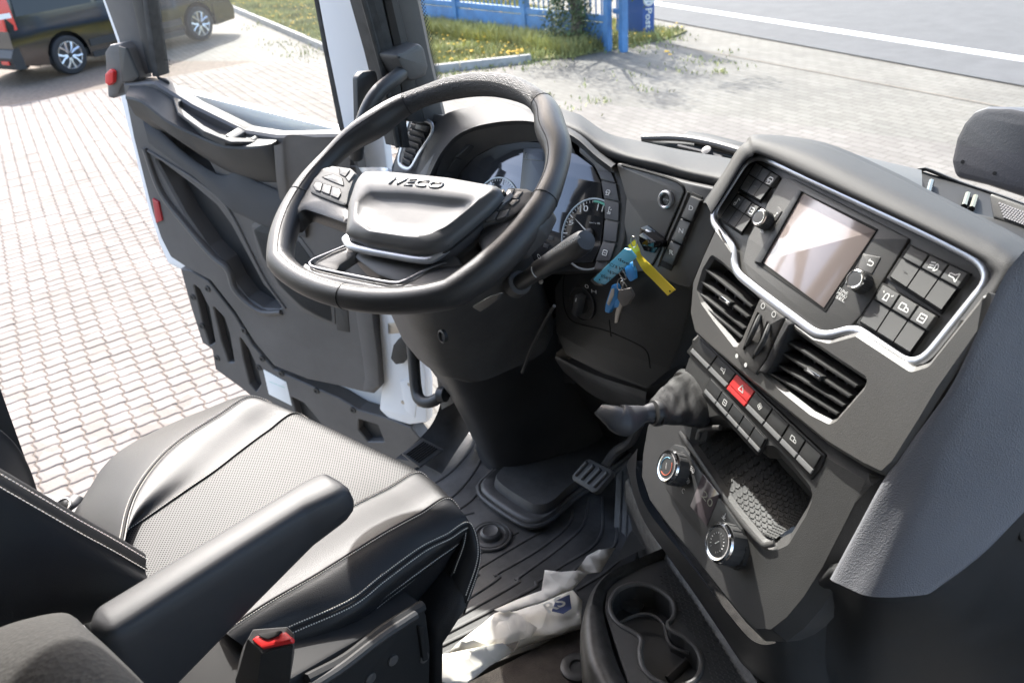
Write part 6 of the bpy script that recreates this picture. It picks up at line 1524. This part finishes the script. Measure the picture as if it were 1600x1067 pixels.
mb = MB(); mb.surf([B2_, B1_, A1, M1, M2, lowr, [p+V3((-.02, -.03, -.01)) for p in lowr]], 6, 6); mk('backrest_bolster', mb, leather, seat, ang=180, fix=True)
def stitchline(pts, off, par, n=60, thick=.0009):
    c = crv(pts, n); mb = MB()
    for k in range(n-1):
        a, b = c[k].lerp(c[k+1], .12)+off, c[k].lerp(c[k+1], .74)+off; mb.tube([a, b], thick, 5)
    mk('stitching', mb, thread, par, kind='stuff')
stitchline(A1, V3((.003, .003, .004)), seat, 130, .0007); stitchline([p+V3((-.013, .008, .0045)) for p in A1], V3((.0, .003, .003)), seat, 130, .0007)
mb = MB(); mb.tube(crv([p+V3((-.005, .004, .002)) for p in A1], 40), .0013, 5); mk('seam', mb, seamdark, seat)
# centre of the backrest, far bolster and rear shell
fb0 = grow([Pz(x, y, z) for (x, y), z in zip(((62, 790), (54, 756), (40, 720), (20, 690), (-4, 668), (-40, 640)), (.53, .56, .60, .64, .67, .70))])
fin = [p+V3((.045, -.03, -.012)) for p in fb0]
mb = MB(); mb.surf([B2_, [p*.75+q*.25+V3((0, -.008, -.004)) for p, q in zip(B2_, fin)], [p*.25+q*.75+V3((0, -.008, -.004)) for p, q in zip(B2_, fin)], fin], 4, 4); mk('backrest_centre', mb, leatherperf, seat, fix=True, ang=180)
mb = MB(); mb.surf([fin, [p+V3((.012, -.008, .0)) for p in fb0], fb0, [p+V3((-.03, -.02, -.01)) for p in fb0], [p+V3((-.045, -.10, -.05)) for p in fb0]], 5, 5); mk('backrest_bolster', mb, leather, seat, fix=True, ang=180)
mb = MB(); ra_ = [p+V3((-.02, -.03, -.01)) for p in lowr]; rb_ = [p+V3((-.045, -.10, -.05)) for p in fb0]
mb.surf([ra_, [p*.6+q*.4+V3((0, -.05, -.02)) for p, q in zip(ra_, rb_)], [p*.3+q*.7+V3((0, -.05, -.02)) for p, q in zip(ra_, rb_)], rb_], 4, 4); mk('backrest_shell', mb, plastic_k, seat, fix=True, ang=180)
mb = MB(); t_ = [A1[-1], B1_[-1], B2_[-1], fin[-1], fb0[-1], rb_[-1], ra_[-1], M2[-1], M1[-1]]; cen_t = sum(t_, V3())/len(t_)+up_*.06
mb.loft([t_, [p*.6+cen_t*.4+up_*.02 for p in t_]]); mk('backrest_top', mb, leather, seat, fix=True, ang=180)
stitchline([p+V3((.003, -.004, .003)) for p in fb0], V3((.004, -.006, .001)), seat, 40); stitchline([p+V3((.001, -.012, .002)) for p in fb0], V3((.008, -.01, .001)), seat, 40)
# armrest
AZ = .70
top = [(140, 946), (300, 850), (470, 747), (507, 729), (560, 759), (478, 796), (380, 858), (210, 968), (168, 994), (130, 975)]
AP = PL((0, 0, AZ), axes=(V3((1, 0, 0)), V3((0, 1, 0)), Z.copy()))
armrest = bpy.data.objects
tpx = [AP.uv(x, y, 0) for x, y in top]
if area2(tpx) < 0: tpx.reverse()
tpx = rounded(tpx, .020, 5)
cl = (sum(p[0] for p in tpx)/len(tpx), sum(p[1] for p in tpx)/len(tpx))
def lowz(v): # underside rises towards the tip
    return AZ-(.030+max(0, .385-v[1])*.30)
mb = MB()
rings = [[V3((u, v, lowz((u, v)))) for u, v in offset(tpx, .006)], [V3((u, v, lowz((u, v))+.008)) for u, v in tpx], [V3((u, v, AZ-.022)) for u, v in offset(tpx, -.001)], [V3((u, v, AZ-.010)) for u, v in offset(tpx, .001)], [V3((u, v, AZ-.003)) for u, v in offset(tpx, .005)], [V3((u, v, AZ)) for u, v in offset(tpx, .010)]]
mb.loft(rings, True, True, False); k = len(mb.v)-len(tpx); tt = [V3((u, v, 0)) for u, v in offset(tpx, .010)]
for t in tessellate_polygon([tt]): mb.f.append(tuple(k+i for i in t))
arm = mk('armrest', mb, M('armrest skin', (.035, .035, .037), .5, spec=.32, bump=('noise', 1100, .12), var=.06), seat, fix=True, ang=60)
# grooves and pocket on the armrest flank
SA = PL(Pz(480, 800, AZ-.03), axes=((Pz(478, 794, AZ)-Pz(300, 908, AZ)).normalized(), Z.copy(), (Pz(478, 794, AZ)-Pz(300, 908, AZ)).normalized().cross(Z)))
mb = MB(); mb.slab(SA, [(432, 880), (520, 806), (519, 815), (436, 886)], -.004, .003, .001, .001); mk('armrest_groove', mb, seamdark, arm)
# seat belt buckle
bk2 = thing('seat_belt_buckle', 'black seat belt buckle with a red release button beside the seat cushion', 'buckle', Pz(425, 1000, .56))
BZ = PL(Pz(425, 1000, .57), axes=None, yaw=10, tilt=60)
mb = MB(); rg = [[BZ.pt(x, y, h) for x, y in q] for q, h in (([(388, 998), (396, 984), (448, 980), (458, 990), (456, 1006), (410, 1020)], 0), ([(386, 1000), (395, 983), (449, 979), (460, 990), (458, 1008), (408, 1022)], -.006), ([(372, 1050), (380, 1010), (452, 1000), (460, 1020), (452, 1066), (400, 1080)], -.05), ([(355, 1100), (365, 1060), (440, 1050), (452, 1070), (440, 1120), (380, 1130)], -.11))]
mb.loft(rg[::-1]); mk('buckle_body', mb, plastic_b, bk2, fix=True, ang=30)
mb = MB(); mb.slab(BZ, [(391, 999), (400, 992), (444, 986), (455, 996), (454, 1002), (408, 1012)], -.002, .004, .003, .003); mk('release_button', mb, red, bk2)
mb = MB(); mb.slab(BZ, [(400, 990), (438, 984), (434, 992), (418, 998), (410, 996)], .002, .006, .001, .001); mk('tongue_slot', mb, seamdark, bk2)
# belt anchor at the far rear corner of the cushion
an = thing('belt_anchor', 'dark seat belt anchor strap behind the far rear corner of the cushion', 'belt anchor', Pz(105, 790, .42))
mb = MB(); mb.tube(crv([Pz(x, y, .43) for x, y in ((80, 800), (96, 788), (108, 790), (116, 782), (122, 776))], 14), .011, 8, flat=.4); mk('strap', mb, plastic_b, an)
mb = MB(); c = Pz(98, 790, .445); mb.tube([c+V3((cos(t)*.016, sin(t)*.012, .004*sin(t))) for t in [i*2*pi/20 for i in range(12)]], .0022, 6); mk('ring', mb, steel, an)
# pillar and sill at the rear of the door opening
p0_, p1_ = Px(66, 790, -1.04), Px(0, 606, -1.04); dr_ = (p1_-p0_).normalized()
ln_ = [p0_-dr_*.12, p0_, p1_, p1_+dr_*((1.84-p1_.z)/dr_.z)]
mb = MB(); mb.loft([[P, P+V3((-.09, -.01, 0)), P+V3((-.09, -.24, 0)), P+V3((0, -.24, 0))] for P in ln_]); struct('door_aperture_pillar', mb, plastic_b, fix=True)
mb = MB(); mb.surf([[Pz(x, y, .12) for x, y in ((52, 765), (70, 772), (118, 778))], [Pz(x, y, .12) for x, y in ((50, 800), (80, 806), (125, 800))], [Pz(x, y, .12) for x, y in ((60, 860), (90, 850), (130, 830))]], 3, 3); struct('sill_plate', mb, plastic_g)
# fabric cushion in the near corner
fc = tag(mk('fabric_headrest', (lambda m: m.surf([[Pz(x, y, z) for x, y, z in r] for r in (
  ((-60, 1010, .66), (0, 980, .68), (60, 962, .69), (100, 957, .69), (120, 966, .67)),
  ((-60, 1016, .72), (0, 984, .74), (62, 966, .75), (108, 962, .745), (132, 978, .72)),
  ((-60, 1060, .75), (0, 1030, .77), (80, 1005, .78), (140, 1000, .77), (176, 1018, .73)),
  ((-60, 1120, .75), (0, 1100, .77), (100, 1070, .78), (186, 1052, .77), (224, 1066, .73)),
  ((-60, 1200, .74), (20, 1180, .76), (140, 1150, .77), (236, 1110, .76), (268, 1116, .72)),
  )], 6, 6))(MB()), fabric, None, fix=True, ang=180), 'dark grey woven fabric cushion corner in front of the seat backrest', 'cushion')
# ------------------------------------------------------------------ floor
mat_ = thing('floor_mat', 'ribbed black rubber floor mat in the driver footwell', 'floor mat', (-.6, .8, 0))
mo = [(560, 900), (640, 760), (660, 700), (700, 660), (760, 610), (850, 600), (1000, 640), (1010, 700), (1000, 790), (1000, 850), (985, 910), (930, 960), (840, 1010), (700, 1062), (600, 1100), (480, 1100)]
MP = PL((0, 0, 0), axes=(V3((1, 0, 0)), V3((0, 1, 0)), Z.copy()))
mb = MB(); mb.slab(MP, mo, -.018, 0, .02, .003); mk('mat_base', mb, rubber, mat_)
def rib(pts, r=.0042, m=rubber, name='rib', flat=.7):
    mb = MB(); c = crv([Pz(x, y, .0005) for x, y in pts], 18); mb.tube(c, r, 8, up=Z, flat=flat); mk(name, mb, m, mat_)
low = [[(657, 937), (711, 897), (712, 890)], [(664, 960), (741, 903), (743, 896)], [(668, 975), (773, 907), (775, 899)], [(670, 988), (805, 912), (808, 904)], [(670, 1003), (836, 917), (838, 908)], [(672, 1017), (846, 932), (870, 916)], [(674, 1032), (850, 946), (890, 920)], [(690, 1046), (850, 962), (900, 926)]]
for q in low: rib(q, .0048)
hi = [[(701, 894), (760, 858), (809, 831)], [(741, 892), (800, 856), (856, 824)], [(772, 899), (842, 858), (888, 820), (896, 796)], [(805, 906), (873, 856), (912, 818), (920, 776)], [(838, 910), (878, 884), (936, 842), (942, 776)], [(868, 914), (920, 872), (961, 850), (964, 772)], [(900, 922), (950, 890), (982, 850), (986, 768)], [(660, 880), (700, 850), (742, 826)], [(640, 850), (690, 816), (740, 800)], [(650, 920), (690, 890), (735, 862)]]
for q in hi: rib(q, .0035)
# ribs on the far side of the column
for q in ([(650, 770), (700, 740), (735, 700), (745, 660)], [(668, 800), (715, 768), (750, 720), (762, 680)], [(690, 810), (735, 782), (765, 742)], [(640, 740), (690, 700), (722, 668)]): rib(q, .004)
# round grommet
c = Pz(767, 838, .002); mb = MB(); mb.lathe(c, Z, [(.040, -.002), (.039, .006), (.033, .008), (.030, .004), (.024, .004), (.022, .014), (.017, .018), (.014, .016), (0, .016)], 36); mk('mat_grommet', mb, rubber, mat_)
mb = MB(); mb.tube([c+V3((cos(t)*.043, sin(t)*.043, .002)) for t in [i*2*pi/36 for i in range(36)]], .004, 6, True); mk('grommet_rim', mb, plastic_w, mat_)
# side duct with the heater slots at the far side of the footwell
duct = thing('footwell_duct', 'grey moulded footwell side trim with a slotted heater outlet beside the door', 'air duct', (-1.0, .95, .05))
mb = MB(); mb.surf([[Pz(x, y, z) for x, y, z in r] for r in (((618, 716, .03), (650, 690, .06), (676, 660, .09), (690, 620, .16), (690, 560, .30)), ((660, 725, .02), (690, 690, .04), (716, 655, .07), (728, 615, .14), (722, 560, .28)), ((690, 740, .0), (716, 700, .01), (745, 655, .02), (756, 620, .08), (745, 570, .22)))], 6, 6); mk('duct_cover', mb, plastic_w, duct, fix=True, ang=60)
HP2 = PL(Pz(662, 706, .052), axes=((Pz(690, 700, .045)-Pz(635, 708, .045)).normalized(), V3((0, 0, 0)), V3((0, 0, 0))))
u_ = (Pz(692, 702, .03)-Pz(632, 708, .045)).normalized(); v_ = (Pz(662, 690, .058)-Pz(656, 720, .03)).normalized(); n_ = u_.cross(v_).normalized(); v_ = n_.cross(u_)
HP2 = PL(Pz(662, 706, .055), axes=(u_, v_, n_))
mb = MB(); mb.slab(HP2, [(628, 708), (660, 684), (694, 702), (656, 730)], -.006, .003, .003, .002); hv = mk('outlet_frame', mb, plastic_g, duct)
for k in range(7):
    t = (k+.7)/7.6; a, b = lerp2((633, 708), (656, 724), t), lerp2((660, 689), (686, 702), t)
    mb = MB(); mb.tube([HP2.pt(*a, .004), HP2.pt(*b, .004)], .0022, 6); mk('outlet_bar', mb, seamdark, hv)
# shadowed gap and wall of the footwell on the door side
mb = MB(); mb.surf([[Px(664, 470, -1.0), Px(690, 470, -.97)], [Px(684, 600, -1.0), Px(712, 592, -.93)], [Px(690, 640, -.98), Px(722, 622, -.92)]], 4, 4); struct('footwell_side', mb, plastic_b)
# entry grab handle
gh = thing('entry_handle', 'black bent grab handle bar at the foot of the windscreen pillar', 'grab handle', Px(650, 560, -1.02))
mb = MB(); mb.tube(crv([Px(634, 440, -1.03), Px(640, 490, -1.03), Px(646, 560, -1.03), Px(650, 606, -1.02), Px(656, 624, -1.0), Px(672, 628, -.97), Px(694, 616, -.94)], 40), .0135, 12); mk('handle_bar', mb, plastic_b, gh)
mb = MB(); mb.lathe(Px(693, 616, -.94), V3((1, .3, .2)), [(.018, -.01), (.017, .006), (.01, .008), (0, .008)], 16); mk('handle_foot', mb, plastic_b, gh)
# brake pedal
bp_ = thing('brake_pedal', 'worn brake pedal with a ribbed rubber pad beside the column foot', 'pedal', Pz(925, 745, .1))
BP = PL(Pz(925, 742, .12), 12, 42)
mb = MB(); mb.slab(BP, [(893, 742), (915, 717), (922, 716), (956, 733), (954, 742), (932, 768), (926, 770), (894, 750)], -.016, 0, .006, .004); pad = mk('pedal_pad', mb, rubber, bp_)
for k in range(4):
    t = k/3; a, b = lerp2((899, 742), (928, 760), t), lerp2((917, 722), (949, 738), t)
    mb = MB(); mb.tube([BP.pt(*a, .001), BP.pt(*b, .001)], .0048, 8); mk('pad_rib', mb, plastic_w, pad)
mb = MB(); mb.tube(crv([BP.pt(945, 728, -.012), BP.pt(962, 705, -.02), Pz(985, 690, .2), Pz(1000, 660, .3)], 16), .010, 8); mk('pedal_arm', mb, plastic_w, bp_)
ap = thing('accelerator_pedal', 'long ribbed accelerator pedal plate against the console side', 'pedal', Pz(985, 740, .08))
AQ = PL(Pz(985, 760, .06), 8, 50)
mb = MB(); mb.slab(AQ, [(962, 742), (975, 726), (990, 722), (1000, 730), (1000, 830), (992, 850), (966, 850), (958, 830)], -.012, 0, .006, .003); o = mk('pedal_plate', mb, rubber, ap)
for x in (968, 978, 988):
    mb = MB(); mb.tube([AQ.pt(x+4, 736, .001), AQ.pt(x, 838, .001)], .0022, 6); mk('pedal_rib', mb, rubber, o)
# tunnel cover in the foreground
tun = thing('tunnel_cover', 'dusty dark brown engine tunnel carpet with a round cap in the foreground', 'floor cover', (-.3, .6, .02))
mb = MB(); mb.slab(MP, [(716, 1072), (800, 1030), (905, 975), (960, 930), (1010, 1010), (1060, 1100), (900, 1180), (700, 1180)], -.02, .02, .01, .004); mk('cover_carpet', mb, M('brown carpet', (.045, .036, .03), .95, bump=('noise', 500, .8), var=.4, dust=.015, vscale=18), tun)
c = Pz(902, 1043, .022); mb = MB(); mb.lathe(c, Z, [(.030, -.004), (.030, .004), (.024, .007), (.014, .006), (.012, .002), (0, .002)], 28); mk('round_cap', mb, plastic_b, tun)
# cup holder console
cup = thing('cup_holder', 'black floor tray with double cup holder at the foot of the console', 'cup holder', (-.2, .75, .2))
CZ = .20; CP = PL((0, 0, CZ), axes=(V3((1, 0, 0)), V3((0, 1, 0)), Z.copy()))
tray_px = [(950, 912), (966, 900), (1036, 872), (1048, 876), (1180, 1062), (1230, 1130), (1080, 1180), (1000, 1120), (960, 1000), (944, 950)]
h1_ = [(955, 936), (968, 920), (994, 912), (1022, 918), (1046, 934), (1054, 950), (1052, 966), (1044, 974), (1048, 984), (1070, 996), (1090, 1016), (1096, 1040), (1086, 1062), (1060, 1072), (1030, 1066), (1006, 1046), (1000, 1020), (1002, 1000), (992, 990), (966, 974), (954, 956)]
mb = MB(); mb.plate(CP, tray_px, [h1_], -.03, 0, hd=-.055, r=.008, hr=.006, bev=.002); mk('tray_liner', mb, plastic, cup)
mb = MB(); mb.slab(CP, h1_, -.065, -.05, .006, 0); mk('holder_floor', mb, plastic, cup)
mb = MB(); ps = crv([CP.pt(x, y, .0) for x, y in h1_], 90, True); mb.tube(ps, .0045, 10, True); mk('holder_rim', mb, plastic_w, cup)
mb = MB(); mb.tube(crv([CP.pt(x, y, -.022) for x, y in ((966, 974), (990, 962), (1016, 960), (1036, 974), (1044, 1000), (1054, 1012), (1076, 1020))], 30), .003, 8); mk('holder_divider', mb, plastic_w, cup)
mb = MB(); mb.tube([CP.pt(1044, 1062, -.046), CP.pt(1084, 1024, -.046)], .008, 8, flat=.5); mk('holder_rib', mb, plastic_g, cup)
mb = MB(); mb.lathe(CP.pt(986, 944, -.05), V3((.2, .3, 1)), [(.022, 0), (.02, .012), (0, .016)], 18); mk('holder_boss', mb, plastic_g, cup)
mb = MB(); r6 = random.Random(2); tv = [V3((*CP.uv(x, y), 0)) for x, y in ((1040, 880), (1176, 1062), (1110, 1075), (1100, 1010), (1062, 970), (1062, 946), (1030, 906))]; hv_ = None
for i in range(60):
    for j in range(60):
        x, y = -.36+i*.006, .68+j*.006
        if inside(V3((x, y, 0)), tv):
            d = V3((1, .6, 0)).normalized() if (i+j) % 2 else V3((1, -.6, 0)).normalized(); mb.box((x, y, CZ+.0008), (d, Z.cross(d), Z), (.0023, .0008, .0007))
mk('liner_studs', mb, plastic_g, cup, kind='stuff')
# padded outer rail of the tray
rl = [(936, 1090), (914, 1040), (908, 990), (912, 950), (926, 918), (950, 894), (1000, 872), (1034, 858)]
a = crv([Pz(x, y, CZ+.004) for x, y in rl], 40); 
ri = crv([Pz(x, y, CZ+.002) for x, y in ((990, 1090), (962, 1030), (948, 980), (942, 944), (952, 918), (968, 904), (1006, 884), (1040, 868))], 40)
mb = MB(); mb.loft([[p-Z*.19 for p in a], [p-Z*.03+V3((-.004, 0, 0)) for p in a], [p*.92+q*.08 for p, q in zip(a, ri)], [p*.6+q*.4+Z*.010 for p, q in zip(a, ri)], [p*.2+q*.8+Z*.006 for p, q in zip(a, ri)], ri, [q-Z*.02 for q in ri]], False); mk('tray_rail', mb, M('scuffed rail', (.03, .029, .028), .42, var=.4, vscale=50, dust=.01), cup, ang=60)
mb = MB(); w0_ = [Pz(x, y, CZ-.002) for x, y in ((1034, 866), (1040, 872), (1190, 1070))]
# dark recess beside the tray
mb = MB(); mb.surf([[Pz(960, 880, .10), Pz(1000, 860, .12), Pz(1030, 850, .14)], [Pz(985, 830, .06), Pz(1010, 820, .08), Pz(1020, 815, .1)]], 3, 3); mk('tray_back', mb, plastic_b, cup)

# ------------------------------------------------------------------ crumpled paper bag
bag = thing('paper_bag', 'crumpled white paper bag with blue print lying on the floor mat', 'paper bag', Pz(820, 970, .02))
paper = bpy.data.materials.new('crumpled paper'); paper.use_nodes = True; N, L = nodes(paper); b = N['Principled BSDF']; b.inputs['Base Color'].default_value = (.85, .81, .73, 1); b.inputs['Roughness'].default_value = .75
tc = N.new('ShaderNodeTexCoord'); vo = N.new('ShaderNodeTexVoronoi'); vo.inputs['Scale'].default_value = 26; L.new(tc.outputs['Object'], vo.inputs['Vector']); bpn = N.new('ShaderNodeBump'); bpn.inputs['Strength'].default_value = .45; bpn.inputs['Distance'].default_value = .012; L.new(vo.outputs['Distance'], bpn.inputs['Height']); L.new(bpn.outputs[0], b.inputs['Normal'])
from mathutils.geometry import delaunay_2d_cdt
from mathutils import noise
def paper_piece(name, px, zs, amp, seed, npt, par=bag):
    """a creased sheet: boundary from the outline, heights zs at its corners, sharp facets between random crease points"""
    rr_ = random.Random(seed); P3 = [Pz(x, y, z) for (x, y), z in zip(px, zs)]
    bd = []
    for i in range(len(P3)):
        a_, b_ = P3[i], P3[(i+1) % len(P3)]; k = max(1, int((b_-a_).length/.022))
        for j in range(k): bd.append(a_.lerp(b_, j/k)+V3((rr_.gauss(0, .0012), rr_.gauss(0, .0012), rr_.gauss(0, amp*.25))) if j else a_)
    flat2 = [V3((p.x, p.y, 0)) for p in P3]
    def zat(p):
        w = [(1/((p.x-q.x)**2+(p.y-q.y)**2+1e-5), q.z) for q in P3]; return sum(a_*b_ for a_, b_ in w)/sum(a_ for a_, b_ in w)
    pts = list(bd); x0, x1 = min(p.x for p in P3), max(p.x for p in P3); y0, y1 = min(p.y for p in P3), max(p.y for p in P3); tries = 0
    while len(pts) < len(bd)+npt and tries < 6000:
        tries += 1; p = V3((rr_.uniform(x0, x1), rr_.uniform(y0, y1), 0))
        if inside(p, flat2) and min((V3((p.x, p.y, 0))-V3((q.x, q.y, 0))).length for q in pts) > .009:
            p.z = zat(p)+rr_.choice((-1, -.4, .3, 1))*amp*rr_.uniform(.3, 1); pts.append(p)
    n_ = len(bd); vs, _, fs, *_r = delaunay_2d_cdt([p.to_2d() for p in pts], [(i, (i+1) % n_) for i in range(n_)], [], 1, 1e-6)
    zz = {}
    out = []
    for v in vs:
        q = min(pts, key=lambda p: (p.x-v.x)**2+(p.y-v.y)**2); out.append(V3((v.x, v.y, q.z)))
    mb = MB(); mb.add(out, [tuple(f) for f in fs]); o = mk(name, mb, paper, par, ang=50, fix=True)
    so = o.modifiers.new('sheet', 'SOLIDIFY'); so.thickness = .0006; return o
paper_piece('bag_sheet', [(772, 952), (788, 945), (846, 922), (851, 890), (876, 893), (900, 891), (917, 868), (934, 859), (962, 855), (939, 893), (918, 896), (895, 920), (842, 942), (788, 957)],
    [.07, .075, .09, .10, .10, .10, .095, .09, .085, .085, .09, .09, .085, .07], .0028, 5, 26)
paper_piece('bag_sheet', [(699, 1021), (730, 992), (772, 958), (788, 952), (809, 958), (839, 980), (829, 998), (770, 1010)], [.025, .045, .06, .065, .07, .06, .045, .035], .004, 9, 26)
paper_piece('bag_inside', [(788, 957), (842, 943), (895, 921), (910, 939), (908, 974), (870, 988), (828, 998), (806, 980)], [.045, .05, .055, .055, .05, .045, .04, .042], .002, 2, 22)
paper_piece('bag_flap', [(672, 1026), (730, 1014), (785, 1003), (840, 992), (876, 982), (908, 972), (907, 982), (860, 996), (809, 1013), (765, 1040), (724, 1072), (677, 1062)], [.03, .04, .045, .045, .045, .045, .02, .018, .016, .016, .016, .02], .0015, 7, 14)
BG = PL(V3((0, 0, .064)), axes=((Pz(892, 940, .06)-Pz(856, 952, .06)).normalized(), Z.cross((Pz(892, 940, .06)-Pz(856, 952, .06)).normalized()), Z.copy()))
bl = M('blue bag print', (.10, .13, .28), .7); gy = M('grey bag print', (.32, .31, .29), .7)
mb = MB(); mb.slab(BG, [(868, 938), (890, 928), (893, 950), (880, 958), (862, 954)], 0, .0008, .001, .0002); mk('bag_print', mb, bl, bag)
text('RS', BG, (858, 958), (886, 944), .026, ink, bag, h=.0016, name='bag_lettering', bold=True)
flush_text()
